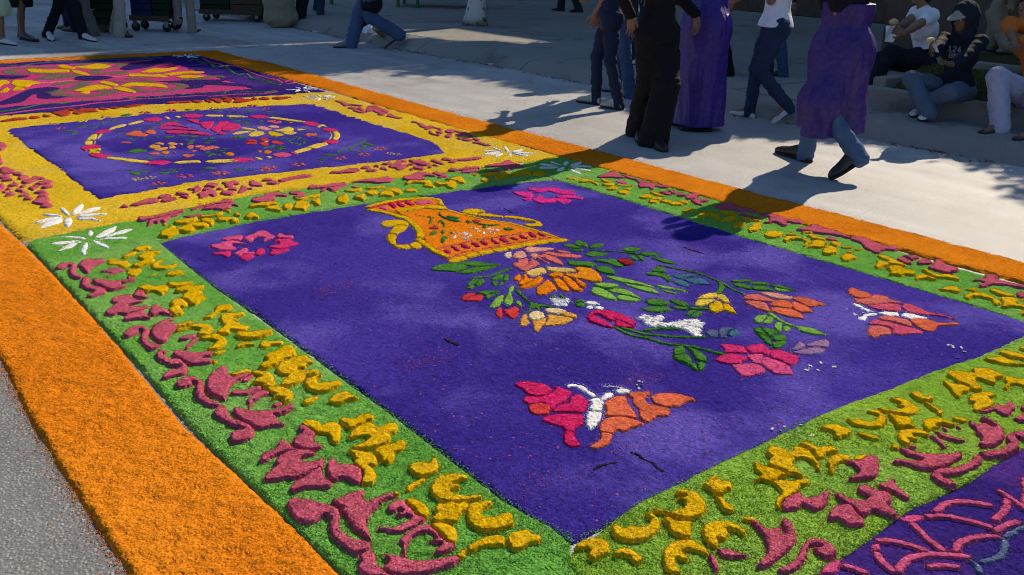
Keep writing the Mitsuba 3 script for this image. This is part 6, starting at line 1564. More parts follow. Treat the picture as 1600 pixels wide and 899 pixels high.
def body_mesh(prims, h=.008, wrinkle=0.0, freq=(14, 14, 7), zmin=None, zmax=None, seed=0):
    lo = np.full(3, 1e9); hi = -lo
    for p in prims:
        if p[0] == 'c':
            for q, r in ((p[1], p[2]), (p[3], p[4])): lo = np.minimum(lo, q - r); hi = np.maximum(hi, q + r)
        else: r = p[2].max(); lo = np.minimum(lo, p[1] - r); hi = np.maximum(hi, p[1] + r)
    lo -= 3 * h + .02; hi += 3 * h + .02
    n = np.ceil((hi - lo) / h).astype(int) + 1; F = np.full(n, .5, np.float32)
    for p in prims:
        k = p[5] if p[0] == 'c' else p[4]; op = p[6] if p[0] == 'c' else p[5]; m = k + 3 * h
        if p[0] == 'c': a = np.minimum(p[1] - p[2], p[3] - p[4]) - m; b = np.maximum(p[1] + p[2], p[3] + p[4]) + m
        else: r = p[2].max(); a = p[1] - r - m; b = p[1] + r + m
        i0 = np.clip(np.floor((a - lo) / h).astype(int), 0, n - 1); i1 = np.clip(np.ceil((b - lo) / h).astype(int) + 1, 1, n)
        ax = [lo[i] + np.arange(i0[i], i1[i]) * h for i in range(3)]
        P = np.stack(np.meshgrid(*ax, indexing='ij'), -1).astype(np.float32)
        if p[0] == 'c':
            d = p[3] - p[1]; L2 = max(d @ d, 1e-12); t = np.clip(((P - p[1]) @ d) / L2, 0, 1)
            D = np.linalg.norm(P - p[1] - t[..., None] * d, axis=-1) - (p[2] + (p[4] - p[2]) * t)
        else:
            Q = P - p[1]
            if p[3] is not None: Q = Q @ p[3]
            g = np.linalg.norm(Q / p[2], axis=-1); D = (g - 1) * p[2].min() if p[2].max() / p[2].min() < 1.6 else g * (g - 1) / np.maximum(np.linalg.norm(Q / p[2] ** 2, axis=-1), 1e-6)
        S = tuple(slice(i0[i], i1[i]) for i in range(3)); f = F[S]
        if op == '+':
            if k > 0:
                hh = np.clip(.5 + .5 * (f - D) / k, 0, 1); F[S] = f + (D - f) * hh - k * hh * (1 - hh)
            else: F[S] = np.minimum(f, D)
        else: F[S] = np.maximum(f, -D)
    if wrinkle > 0 or zmin is not None or zmax is not None:
        near_s = np.abs(F) < .06
        I = np.argwhere(near_s); Pn = lo + I * h
        if wrinkle > 0: nz = meshkit.fbm(Pn * np.array(freq) + seed * 3.1, 3, seed); rd = np.abs(2 * meshkit.noise(Pn * np.array(freq) * 1.35 + seed * 1.7 + nz[:, None] * 1.3, seed + 5) - 1); F[near_s] += (wrinkle * (1.1 * (nz - .5) + .95 * (np.minimum(rd, .5) - .28))).astype(np.float32)
        Z = lo[2] + np.arange(n[2]) * h
        if zmin is not None: F = np.maximum(F, (zmin - Z)[None, None].astype(np.float32))
        if zmax is not None: F = np.maximum(F, (Z - zmax)[None, None].astype(np.float32))
    v, f = surface_nets(F, lo, h)
    m = trimesh.Trimesh(v, np.vstack([f[:, [0, 1, 2]], f[:, [0, 2, 3]]]), process=False)
    if m.volume < 0: m.faces = m.faces[:, ::-1]
    return m

def ik(a, b, l1, l2, hint):
    a, b = V(*a), V(*b); d = b - a; L = np.linalg.norm(d)
    if L > (l1 + l2) * .999: b = a + d / L * (l1 + l2) * .999; d = b - a; L = np.linalg.norm(d)
    u = d / L; x = (l1 * l1 - l2 * l2 + L * L) / (2 * L); y = math.sqrt(max(l1 * l1 - x * x, 0))
    n = hint - u * (hint @ u); return a + u * x + unit(n) * y, b
def hand_prims(w, fing, side, curl, s=1.0):
    "wrist point, finger direction, thumb side; palm, four fingers of three segments, thumb"
    f = unit(fing); t = unit(side - f * (side @ f)); n = np.cross(f, t); P = []
    knu = w + f * .085 * s
    P += [cone(w, .026 * s, w + f * .03 * s, .029 * s, .015), cone(w + f * .03 * s + t * .018 * s, .017 * s, knu + t * .026 * s, .0125 * s, .012), cone(w + f * .03 * s - t * .018 * s, .016 * s, knu - t * .030 * s, .0115 * s, .012), cone(w + f * .03 * s, .017 * s, knu, .013 * s, .014)]
    for k, (o, L) in enumerate(((.028, .072), (.0095, .080), (-.009, .074), (-.0275, .058))):
        p = knu + t * o * s - f * .004 * s * abs(k - 1); d = f + t * (.10 * (1.5 - k)); ang = curl * .5
        for sg, fr, r in ((0, .45, .0092), (1, .30, .0085), (2, .25, .0076)):
            d2 = unit(unit(d) * math.cos(ang) + n * math.sin(ang)); q = p + d2 * L * fr * s
            P.append(cone(p, r * s, q, (r - .0008) * s, .004)); p = q; d = d2; ang = curl * (.75 if sg == 0 else .55)
    p = w + f * .025 * s + t * .026 * s; d = unit(f * .62 + t * .65 + n * .28)
    for L, r in ((.040, .0125), (.032, .0105), (.024, .0090)):
        q = p + d * L * s; P.append(cone(p, r * s, q, (r - .001) * s, .008)); p = q; d = unit(d + f * .45 - t * .25 * curl + n * .25 * curl)
    return P

def shoe_mesh(heel, toe, side_up, wide=.047, high=.085, sole=False):
    "a loft from heel to toe"
    heel, toe = V(*heel), V(*toe); d = toe - heel; L = np.linalg.norm(d); d /= L; u = unit(V(*side_up) - d * (V(*side_up) @ d)); sd = np.cross(d, u)
    ts = [0, .03, .10, .22, .34, .46, .58, .70, .82, .92, .98, 1]
    ws = [.40, .66, .78, .80, .78, .84, .95, 1.0, .95, .75, .48, .22]
    hs = [.60, .84, .98, 1.0, .98, .84, .70, .60, .54, .44, .34, .22]
    v = []; n = 14
    for t, w, hh in zip(ts, ws, hs):
        c = heel + d * L * t
        for k in range(n):
            a = 2 * math.pi * k / n; x = math.cos(a); z = math.sin(a)
            x = math.copysign(abs(x) ** .7, x); z = math.copysign(abs(z) ** .75, z)
            if sole: v.append(c + sd * x * w * wide * 1.10 + u * (.011 + .011 * z) - d * .004)
            else: v.append(c + sd * x * w * wide * (1 - .25 * max(z, 0)) + u * (.014 + (hh * high - .014) * (.5 + .5 * z)))
    v = np.array(v); f = []
    for i in range(len(ts) - 1):
        for k in range(n):
            a, b = i * n + k, i * n + (k + 1) % n; f += [[a, b, b + n], [a, b + n, a + n]]
    v = np.vstack([v, v[:n].mean(0), v[-n:].mean(0)]); c0, c1 = len(v) - 2, len(v) - 1
    for k in range(n): f += [[c0, (k + 1) % n, k], [c1, (len(ts) - 1) * n + k, (len(ts) - 1) * n + (k + 1) % n]]
    m = trimesh.Trimesh(v, f, process=False); m.fix_normals(); return m

SKIN = (.25, .125, .075); DARK_SKIN = (.16, .078, .046)
class Figure: pass
def figure(feet, head_dir, H=1.66, hands=(None, None), lean=0.0, pelvis=None, shoulders=None, knees=(None, None), head=None, ground=0.0, fdir=(None, None), elb=(None, None)):
    "joints of a figure from where its feet stand; feet: two (heel, toe) pairs, left then right"
    g = Figure(); s = H / 1.70; g.s = s; g.H = H; g.f = f = unit(V(head_dir[0], head_dir[1], 0)); g.r = r = V(f[1], -f[0], 0); up = V(0, 0, 1)
    g.feet = [(V(*a), V(*b)) for a, b in feet]; g.ank = []
    for a, b in g.feet: d = unit(b - a); u = unit(up - d * (up @ d) * .9 + 1e-6); g.ank.append(a + d * .055 * s + u * .085 * s)
    if pelvis is None:
        mid = (g.ank[0] + g.ank[1]) / 2; z = .885 * s + min(a[2] for a in g.ank)
        for q, a in zip((-1, 1), g.ank):
            hxy = mid[:2] + .02 * f[:2] + r[:2] * .088 * s * q; dd_ = np.hypot(*(a[:2] - hxy)); z = min(z, math.sqrt(max((.822 * s) ** 2 - dd_ ** 2, .3)) + a[2] + .02)
        pelvis = V(mid[0], mid[1], z) + f * .02
    g.pel = V(*pelvis)
    lr = (-1, 1)
    g.hip = [g.pel + r * .088 * s * q - up * .02 for q in lr]
    g.knee = []
    for i in (0, 1):
        kn, an = ik(g.hip[i], g.ank[i], .415 * s, .412 * s, f + V(0, 0, .15) if knees[i] is None else unit(V(*knees[i]))); g.knee.append(kn); g.ank[i] = an
    sp = unit(up * math.cos(lean) + f * math.sin(lean)); g.sp = sp
    g.chest = g.pel + sp * .34 * s; g.neck = g.pel + sp * .525 * s if shoulders is None else V(*shoulders)
    if shoulders is not None: sp = g.sp = unit(g.neck - g.pel); g.chest = g.pel + (g.neck - g.pel) * .65
    g.sh = [g.neck + r * .178 * s * q - sp * .045 * s for q in lr]
    hd = unit(V(*head)) if head is not None else f
    g.hd = hd; g.head = g.neck + unit(sp + up) * .165 * s + hd * .025
    g.el = []; g.wr = []; g.fd = []
    for i in (0, 1):
        t = hands[i]
        if t == 'up': t = g.neck + f * .20 * s + r * lr[i] * .07 * s - up * .07 * s
        if t is None: t = g.sh[i] + r * lr[i] * .09 * s - up * .53 * s + f * (.10 if i else -.05)
        e, w = ik(g.sh[i], V(*t), .285 * s, .255 * s, -f + r * lr[i] * .5 - up * .3 if elb[i] is None else unit(V(*elb[i]))); g.el.append(e); g.wr.append(w)
        g.fd.append(unit(w - e) if fdir[i] is None else unit(V(*fdir[i])))
    return g
def body(g, key, color=SKIN, h=.009, curl=.55, thumb=(None, None), bare=False):
    s, f, r, hd = g.s, g.f, g.r, g.hd; up = V(0, 0, 1); P = []
    hx = unit(np.cross(hd, up)); hu = np.cross(hx, hd); R = np.stack([hx, hd, hu], 1); c = g.head
    P += [cone(g.hip[0], .070 * s, g.hip[1], .070 * s, .04), cone(g.pel, .10 * s, g.chest, .095 * s, .05), cone(g.chest - r * .06, .09 * s, g.chest + r * .06, .09 * s, .05), cone(g.sh[0], .055 * s, g.sh[1], .055 * s, .05)]
    for i in (0, 1):
        a = g.ank[i]; he, to = g.feet[i]
        q = s if bare else .62 * s
        P += [cone(g.hip[i], .078 * q, g.knee[i], .052 * q, .02), cone(g.knee[i], .050 * q, g.knee[i] * .6 + a * .4 - f * .012, .054 * q, .02), cone(g.knee[i] * .6 + a * .4 - f * .012, .052 * q, a, .036 * q, .02), cone(a, .034 * q, he + (to - he) * .70 + up * .028 * s, .022 * s, .02)]
        P += [cone(g.sh[i], .050 * s, g.el[i], .037 * s, .02), cone(g.el[i], .037 * s, g.el[i] * .6 + g.wr[i] * .4, .036 * s, .02), cone(g.el[i] * .6 + g.wr[i] * .4, .036 * s, g.wr[i], .026 * s, .02)]
    P += [cone(g.neck - up * .03, .055 * s, c - hu * .06 * s, .050 * s, .03), ball(c + hu * .03 * s - hd * .012, V(.074, .094, .088) * s, .03, '+', R), ball(c - hu * .035 * s + hd * .022 * s, V(.058, .068, .072) * s, .03, '+', R)]
    P += [cone(c + hd * .088 * s + hu * .012 * s, .010, c + hd * .108 * s - hu * .022 * s, .0155, .012), ball(c + hd * .082 * s - hu * .062 * s, V(.026, .014, .012), .010, '+', R), ball(c + hd * .07 * s - hu * .092 * s, V(.026, .020, .016), .014, '+', R)]
    for q in (-1, 1):
        P += [ball(c + hx * q * .078 * s - hu * .008 - hd * .01, V(.010, .020, .032), .008, '+', R), ball(c + hx * q * .032 * s + hd * .080 * s + hu * .012 * s, V(.016, .012, .011), .0, '-', R), ball(c + hx * q * .030 * s + hd * .086 * s + hu * .030 * s, V(.022, .010, .008), .010, '+', R)]
    for i in (0, 1):
        th = thumb[i] if thumb[i] is not None else f
        P += hand_prims(g.wr[i], g.fd[i], V(*th), curl, s)
    obj_uv('body', body_mesh(P, h), 'skin', color, key)
    for q in (-1, 1):
        e = trimesh.creation.icosphere(2, .0105 * s); e.apply_translation(c + hx * q * .032 * s + hd * .078 * s + hu * .011 * s); obj('eye', e, 'eye_white', key, True)
def hair(g, key, color=(.012, .010, .009), long=0.0, h=.01):
    s, hd = g.s, g.hd; up = V(0, 0, 1); hx = unit(np.cross(hd, up)); hu = np.cross(hx, hd); R = np.stack([hx, hd, hu], 1); c = g.head
    P = [ball(c + hu * .042 * s - hd * .018, V(.084, .100, .090) * s, .02, '+', R), ball(c - hd * .045 * s - hu * .02 * s, V(.074, .062, .085) * s, .03, '+', R)]
    if long: P += [cone(c - hd * .06 * s, .06 * s, c - hd * .085 * s - up * long, .045 * s, .04)]
    P += [ball(c + hd * .095 * s - hu * .035 * s, V(.068, .07, .085) * s, 0, '-', R)]
    obj_uv('hair', body_mesh(P, h, .006, (60, 60, 25)), 'cloth', color, key)
def trousers(g, key, color, thigh=.088, knee=.066, hem=.060, waist=.125, h=.010, wr=.015, seed=1, name='trousers', bsdf='cloth', lift=0.0):
    s, r, f = g.s, g.r, g.f; P = [cone(g.hip[0] - f * .012, .112 * s, g.hip[1] - f * .012, .112 * s, .05), cone(g.pel + g.sp * .02, waist * s, g.pel + g.sp * .13 * s, waist * .96 * s, .05)]
    for i in (0, 1):
        a = g.ank[i] + unit(g.ank[i] - g.knee[i]) * (.058 - lift); k = g.knee[i]; m = (k + a) / 2
        P += [cone(g.hip[i], thigh * s * 1.08, (g.hip[i] + k) / 2, thigh * s * .95, .04), cone((g.hip[i] + k) / 2, thigh * s * .95, k, knee * s, .04), cone(k, knee * s, m, (knee + hem) / 2 * s, .03), cone(m, (knee + hem) / 2 * s, a, hem * s, .02)]
    zm = min(min(q[2] for q in g.ank) - .06, 9) if lift == 0 else None
    obj_uv(name, body_mesh(P, h, wr, (11, 11, 21), seed=seed), bsdf, color, key)
def shirt(g, key, color, sleeve=.55, hem=.02, fat=1.0, h=.010, wr=.009, seed=2, name='shirt', loose=.0, cut=None):
    s, r = g.s, g.r; P = [cone(g.pel - g.sp * hem - r * .04, (.118 + loose) * s * fat, g.pel - g.sp * hem + r * .04, (.118 + loose) * s * fat, .05), cone(g.pel, .118 * s * fat, g.chest, .112 * s * fat, .06), cone(g.chest - r * .07 * s, .108 * s, g.chest + r * .07 * s, .108 * s, .06), cone(g.sh[0] + V(0, 0, -.005), .068 * s, g.sh[1] + V(0, 0, -.005), .068 * s, .06), cone(g.neck - g.sp * .04, .07 * s, g.neck, .062 * s, .04)]
    for i in (0, 1):
        if sleeve <= 1:
            e = g.sh[i] + (g.el[i] - g.sh[i]) * sleeve; P += [cone(g.sh[i], .068 * s, e, .058 * s, .03)]
        else:
            P += [cone(g.sh[i], .066 * s, g.el[i], .056 * s, .03), cone(g.el[i], .056 * s, g.wr[i] - unit(g.wr[i] - g.el[i]) * .012, .042 * s, .02)]
    obj_uv(name, body_mesh(P, h, wr, (10, 10, 14), zmin=cut, seed=seed), 'cloth', color, key)
def shoes(g, key, bsdf='dark_leather', sole='rubber', high=.098, wide=.050):
    for a, b in g.feet:
        k = obj('shoe', shoe_mesh(a, b, (0, 0, 1), wide * g.s, high * g.s), bsdf, key, True)
        obj('sole', shoe_mesh(a, b, (0, 0, 1), wide * g.s, high, True), sole, k, True)
def gown(g, key, hem, top, color_key='purple_satin', spread=.20, seed=3, h=.009, fold=.022, name='gown'):
    "a long straight robe hanging from the waist over both legs"
    s, r, f = g.s, g.r, g.f; t = g.pel + g.sp * (top - g.pel[2]); P = [cone(t - r * .04, .150 * s, t + r * .04, .150 * s, .05), cone(t, .155 * s, g.pel - V(0, 0, .08), .185 * s, .08), cone(g.hip[0], .150 * s, g.hip[1], .150 * s, .08)]
    m = (g.ank[0] + g.ank[1]) / 2; low = V(m[0], m[1], hem - .05)
    for q in (-1, 1): P += [cone(g.pel - V(0, 0, .08) + f * .03 * q, .165 * s, low + f * .095 * q, spread * s * .82, .10)]
    for i in (0, 1): k = g.knee[i]; P += [cone(g.hip[i], .14 * s, k, .105 * s, .10), cone(k, .105 * s, V(k[0], k[1], hem - .03), .115 * s, .10)]
    obj(name, body_mesh(P, h, fold, (15, 15, 1.9), zmin=hem, zmax=top + .03, seed=seed), color_key, key, True)
def person(label, group=None): return thing('person', label, 'person', group)
def lift(p, q): return (p[0], p[1], p[2] + q)

plain('beige_shoe', (.42, .39, .32), .7)
# ------------------------------------------------------------------ the walkers
IL = V(-.779, .626, 0)          # the way most of them walk, along the carpet and away
IR = -IL
up3 = V(0, 0, 1)
BLACK, NAVY, JEANS, PALEJ = (.010, .010, .012), (.017, .026, .060), (.045, .085, .180), (.070, .125, .230)

k = person('person in tight navy jeans and pale striped sneakers, walking left of the black-clad man', 'walkers beside the carpet')
g = figure([((6.583, 6.400, 0.000), (6.556, 6.669, 0.000)), ((6.605, 6.730, 0.000), (6.553, 7.026, 0.000))], IL, 1.64, ((6.480, 6.745, 0.900), (6.777, 7.197, 1.000)), fdir=((-.1, .05, -1), None))
body(g, k, SKIN, .0075, .35); trousers(g, k, NAVY, .080, .060, .052, seed=11); shirt(g, k, (.09, .045, .05), .5, .06, seed=12); shoes(g, k, 'beige_shoe', high=.115, wide=.052); hair(g, k, long=.2)

k = person('person in mid-blue jeans half hidden behind the walker with pale striped sneakers', 'walkers beside the carpet')
g = figure([((7.219, 6.862, 0.000), (7.190, 7.120, 0.000)), ((7.373, 7.226, 0.000), (7.325, 7.457, 0.000))], IL, 1.66)
body(g, k, SKIN, .01); trousers(g, k, JEANS, .084, .066, .066, seed=13); shirt(g, k, (.03, .03, .035), 2, .05, seed=14); shoes(g, k, 'grey_shoe'); hair(g, k)

k = person('person in blue jeans and white sneakers on the pavement behind the black-clad man', 'walkers beside the carpet')
g = figure([((8.544, 7.991, 0.140), (8.520, 8.207, 0.140)), ((8.745, 8.316, 0.140), (8.672, 8.492, 0.140))], IL, 1.65)
body(g, k, SKIN, .012); trousers(g, k, (.022, .04, .085), seed=15, h=.012); shirt(g, k, (.05, .05, .055), 2, seed=16, h=.013); shoes(g, k, 'white_shoe'); hair(g, k)

k = person('man all in black with wide trousers, both hands hanging, a gold ring on one', 'walkers beside the carpet')
g = figure([((5.630, 5.113, 0.000), (5.464, 4.813, -0.000)), ((5.827, 5.432, 0.000), (5.532, 5.141, 0.000))], (.05, -1), 1.70, ((6.094, 5.164, 1.000), (5.504, 5.327, 0.990)), fdir=((.05, -.15, -1), (.05, -.15, -1)))
body(g, k, SKIN, .0065, .55, thumb=((-.3, -1, 0), (.3, -1, 0))); trousers(g, k, BLACK, .112, .108, .122, .135, wr=.016, seed=17); shirt(g, k, BLACK, 2, .14, 1.05, seed=18, name='jacket', loose=.02, cut=g.pel[2] - .09); shoes(g, k); hair(g, k)
rg = trimesh.creation.torus(.0095, .0022, 16, 8); rg.apply_transform(trimesh.geometry.align_vectors([0, 0, 1], [0, 0, 1])); rg.apply_translation(g.wr[0] + g.fd[0] * .105 + V(.0, -.012, 0)); obj('ring', rg, 'gold', k, True)

k = person('person in a long purple gown reaching the ground, close behind the black-clad man', 'walkers in purple gowns')
g = figure([((6.503, 5.210, 0.000), (6.293, 5.397, 0.000)), ((6.584, 5.440, -0.000), (6.404, 5.649, 0.000))], IL, 1.70, ('up', 'up'))
body(g, k, SKIN, .011); gown(g, k, .045, 1.30, 'violet_satin', spread=.165, seed=19); shirt(g, k, (.035, .016, .19), 2, -.02, 1.05, seed=20, name='tunic', cut=1.27); shoes(g, k); hair(g, k)

k = person('person in black trousers and dark clothes walking behind the long purple gown', 'walkers beside the carpet')
g = figure([((8.787, 6.866, 0.140), (8.694, 7.090, 0.140)), ((9.029, 7.371, 0.140), (8.964, 7.597, 0.140))], IL, 1.68)
body(g, k, SKIN, .012); trousers(g, k, BLACK, .095, .085, .092, seed=21, h=.011); shirt(g, k, BLACK, 2, .04, seed=22, h=.012, name='jacket'); shoes(g, k); hair(g, k)

k = person('woman in a white top, dark jeans and flat white shoes striding left', 'walkers beside the carpet')
t5 = V(*(7.291, 5.151, 0.000))
g = figure([(t5 - IL * .19 + up3 * .165, t5), ((7.417, 5.460, 0.000), (7.443, 5.767, 0.000))], IL, 1.63, ('up', (7.315, 5.830, 1.020)))
body(g, k, SKIN, .008, .6); trousers(g, k, (.024, .040, .085), .092, .066, .054, .108, seed=23); shirt(g, k, (.80, .80, .82), .5, .03, 1.06, wr=.005, seed=24, loose=.030, cut=g.pel[2] - .015); shoes(g, k, 'white_shoe', 'white_shoe', .060, .042); hair(g, k, long=.25)
pw = g.wr[1] + g.fd[1] * .11
paper = thing('paper_cup', 'small white cup in the hand of the woman in the white top', 'cup')
obj('cup', tube([pw - up3 * .02, pw + up3 * .08], [.028, .036], 14), 'white_paper', paper, 40)

k = person('person in blue jeans walking behind the woman in the white top', 'walkers beside the carpet')
g = figure([((9.339, 6.480, 0.140), (9.288, 6.684, 0.140)), ((9.573, 6.858, 0.140), (9.530, 7.071, 0.140))], IL, 1.68)
body(g, k, SKIN, .012); trousers(g, k, (.045, .080, .150), seed=25, h=.012); shirt(g, k, (.018, .02, .026), 2, .10, seed=26, h=.013, name='jacket'); shoes(g, k); hair(g, k)

k = person('man in a shin-length purple gown over blue jeans and black shoes, rear heel raised', 'walkers in purple gowns')
t6 = V(*(5.802, 3.555, 0.000))
g = figure([(t6 - IL * .235 + up3 * .165, t6), ((6.165, 3.973, 0.000), (6.277, 4.359, 0.000))], IL, 1.70, ('up', 'up'))
body(g, k, SKIN, .010); trousers(g, k, PALEJ, .085, .064, .064, seed=27, wr=.014); gown(g, k, .295, 1.16, spread=.155, seed=28, fold=.024); shirt(g, k, (.012, .010, .018), 2, -.05, 1.0, seed=29, name='jacket', cut=1.13); shoes(g, k, high=.122, wide=.055); hair(g, k)

k = person('far person in dark teal trousers standing on the pavement at the top of the picture', 'bystanders at the top of the picture')
g = figure([((14.318, 15.382, 0.140), (14.043, 15.452, 0.140)), ((14.182, 15.795, 0.140), (14.044, 16.021, 0.140))], IL, 1.70)
body(g, k, SKIN, .016); trousers(g, k, (.012, .028, .040), .1, .085, .085, seed=30, h=.016); shirt(g, k, BLACK, 2, .1, seed=31, h=.016, name='jacket'); shoes(g, k)

# ------------------------------------------------------------------ people seated at the right
def bread_roll(label, c, r=.035):
    key = thing('sandwich', label, 'sandwich')
    obj('roll', body_mesh([ball(c, V(r * 1.25, r, r * .8), .01), ball(c + V(r * .7, 0, .004), V(r * .7, r * .8, r * .7), .02)], .005, .005, (60, 60, 60)), 'bread', key, True)
def napkin(label, a, b, w, d):
    key = thing('napkin', label, 'napkin'); n = 9; v = []; f = []
    a, b = V(*a), V(*b)
    for i in range(n):
        for j in range(n):
            u, t = i / (n - 1), j / (n - 1)
            v.append(a + (b - a) * t + d * (u - .5) * w * (1 - .35 * t) + np.cross(d, up3) * .018 * math.sin(6 * u + 3 * t))
    for i in range(n - 1):
        for j in range(n - 1): f.append([i * n + j, i * n + j + 1, (i + 1) * n + j + 1, (i + 1) * n + j])
    m = trimesh.Trimesh(np.array(v), np.array([[q[0], q[1], q[2]] for q in f] + [[q[0], q[2], q[3]] for q in f]), process=False)
    m2 = m.copy(); m2.vertices += np.cross(d, up3) * .003; m2.invert()
    obj('sheet', cat([m, m2]), 'white_paper', key, True)

k = person('man in a white short-sleeved shirt eating, seated at the end of the planter', 'people seated on the planter kerbs')
pv = V(*(9.291, 4.829, 0.500))
g = figure([((8.776, 5.053, 0.140), (8.762, 5.291, 0.140)), ((9.220, 5.396, 0.140), (9.169, 5.626, 0.140))], IL, 1.70, ((8.010, 4.685, 0.660), (7.910, 4.656, 0.690)), pelvis=pv, lean=.22, fdir=((-.7, .55, .25), (-.7, .55, .25)))
body(g, k, SKIN, .0075, .9); trousers(g, k, (.012, .016, .028), .095, .075, .07, seed=33, lift=.01); shirt(g, k, (.80, .80, .84), .55, .03, 1.0, seed=34); shoes(g, k); hair(g, k)
hp = (g.wr[0] + g.wr[1]) / 2 + V(-.08, .06, .03)
bread_roll('bread roll held up by the man in the white shirt', hp + V(0, 0, .035))
napkin('white paper napkin hanging from the hands of the man in the white shirt', hp + V(0, 0, .0), hp + V(-.02, 0, -.15), .13, V(.75, -.65, 0))

k = person('boy in a dark hooded sweatshirt and pale cap eating, seated cross-legged in torn jeans', 'people seated on the planter kerbs')
f2 = unit(V(-1, -.08, 0)); r2 = V(f2[1], -f2[0], 0)
pv = V(*(8.364, 4.032, 0.405))
g = figure([((8.175, 4.216, 0.170), (7.967, 4.173, 0.160)), ((7.988, 4.025, 0.170), (7.844, 4.027, 0.160))], f2, 1.50, ((7.505, 3.834, 0.520), (7.173, 3.807, 0.580)), pelvis=pv, lean=.10, knees=(-r2 + V(-.4, 0, .55), r2 + V(-.4, 0, .75)), head=f2 + V(.0, .35, -.22), fdir=((-.5, .8, .1), (-.4, .2, .85)))
body(g, k, DARK_SKIN, .007, .9); trousers(g, k, (.100, .135, .200), .098, .082, .080, seed=35, wr=.016, lift=.03); shirt(g, k, (.012, .016, .028), 2, -.02, 1.08, seed=36, name='hooded_sweatshirt', loose=.010, wr=.014)
shoes(g, k, 'white_shoe')
hx = unit(np.cross(g.hd, up3)); hu = np.cross(hx, g.hd); R = np.stack([hx, g.hd, hu], 1)
obj_uv('hood', body_mesh([ball(g.head + hu * .02 - g.hd * .02, V(.112, .122, .135), .02, '+', R), cone(g.head - hu * .10 - g.hd * .03, .09, g.neck, .10, .05), ball(g.head + g.hd * .095 - hu * .02, V(.082, .10, .112), .02, '-', R)], .008, .012, (16, 16, 12), seed=4), 'cloth', (.014, .020, .034), k)
plain('cap_cloth', (.34, .31, .26), .9)
cap = [ball(g.head + hu * .045 - g.hd * .004, V(.082, .100, .074), .01, '+', R), ball(g.head - hu * .05, V(.2, .2, .085), 0, '-', R)]
ck = obj('cap', body_mesh(cap, .006), 'cap_cloth', k, True)
bv, bf = [], []
for i in range(11):
    for j in range(5):
        a = -1.15 + 2.3 * i / 10; q = j / 4
        bv.append(g.head + hu * (.050 - .02 * q - .016 * math.cos(a) * q + .012) + hx * math.sin(a) * (.076 + .012 * q) + g.hd * (math.cos(a) * (.085 + .075 * q) + .01))
for i in range(10):
    for j in range(4): a = i * 5 + j; bf += [[a, a + 1, a + 6], [a, a + 6, a + 5]]
bm = trimesh.Trimesh(np.array(bv), np.array(bf), process=False); b2 = bm.copy(); b2.vertices -= hu * .004; b2.invert()
obj('brim', cat([bm, b2]), 'cap_cloth', ck, True)
def lettering(txt, c, right, upv, ht):
    m = meshkit.text_mesh(txt, ht, .003, True); w = m.bounds[1, 0] - m.bounds[0, 0]; nn = np.cross(right, upv)
    q = m.vertices - V(w / 2 + m.bounds[0, 0], 0, 0)
    m.vertices = c + q[:, :1] * right + q[:, 1:2] * upv + q[:, 2:3] * nn
    return m
cf = g.chest * .93 + g.pel * .07 + f2 * .142; uv_ = unit(g.sp - f2 * .10)
pr = obj('print', cat([lettering('124', cf + uv_ * .055, -r2, uv_, .046), lettering('BN', cf, -r2, uv_, .046)]), 'pale_print', k)
bread_roll('half-eaten roll in the raised hand of the hooded boy', g.wr[1] + g.fd[1] * .10 + V(-.01, 0, .02), .032)
napkin('white paper around the roll of the hooded boy', g.wr[1] + g.fd[1] * .10 + V(-.01, 0, .02), g.wr[1] + g.fd[1] * .10 + V(.03, -.05, -.07), .07, V(.6, -.75, 0))

k = person('person in an orange shirt, pale trousers and brown sandals, cut off by the right edge', 'people seated on the planter kerbs')
f4 = unit(V(-1, .06, 0)); pv = V(*(8.475, 3.332, 0.410))
g = figure([((8.142, 3.163, 0.145), (7.775, 3.195, 0.145)), ((8.072, 3.423, 0.145), (7.797, 3.485, 0.145))], f4, 1.66, ((7.722, 3.087, 0.480), (7.824, 3.174, 0.500)), pelvis=pv, shoulders=(9.289, 3.921, 0.960), elb=(None, V(-.7, .6, -.4)), knees=(V(-.6, -.2, .8), V(-.6, .55, .75)))
body(g, k, SKIN, .008, .7); trousers(g, k, (.42, .42, .52), .105, .088, .080, seed=37, wr=.016); shirt(g, k, (.72, .17, .03), .75, .04, 1.0, seed=38); shoes(g, k, 'brown_leather', 'rubber', .05, .045); hair(g, k)

k = person('person in khaki clothes sitting on the rear kerb of the planter, one knee raised', 'people seated on the planter kerbs')
pv = V(*(10.659, 4.560, 0.730))
g = figure([((10.420, 4.497, 0.560), (10.382, 4.641, 0.560)), ((10.504, 4.719, 0.560), (10.608, 4.943, 0.560))], IL, 1.66, (None, (9.660, 4.258, 0.900)), pelvis=pv, lean=.15)
body(g, k, SKIN, .011); trousers(g, k, (.26, .22, .155), .095, .075, .078, seed=39, h=.012, lift=.06); shirt(g, k, (.16, .125, .075), 2, .05, seed=40, h=.012); shoes(g, k, 'grey_shoe'); hair(g, k)

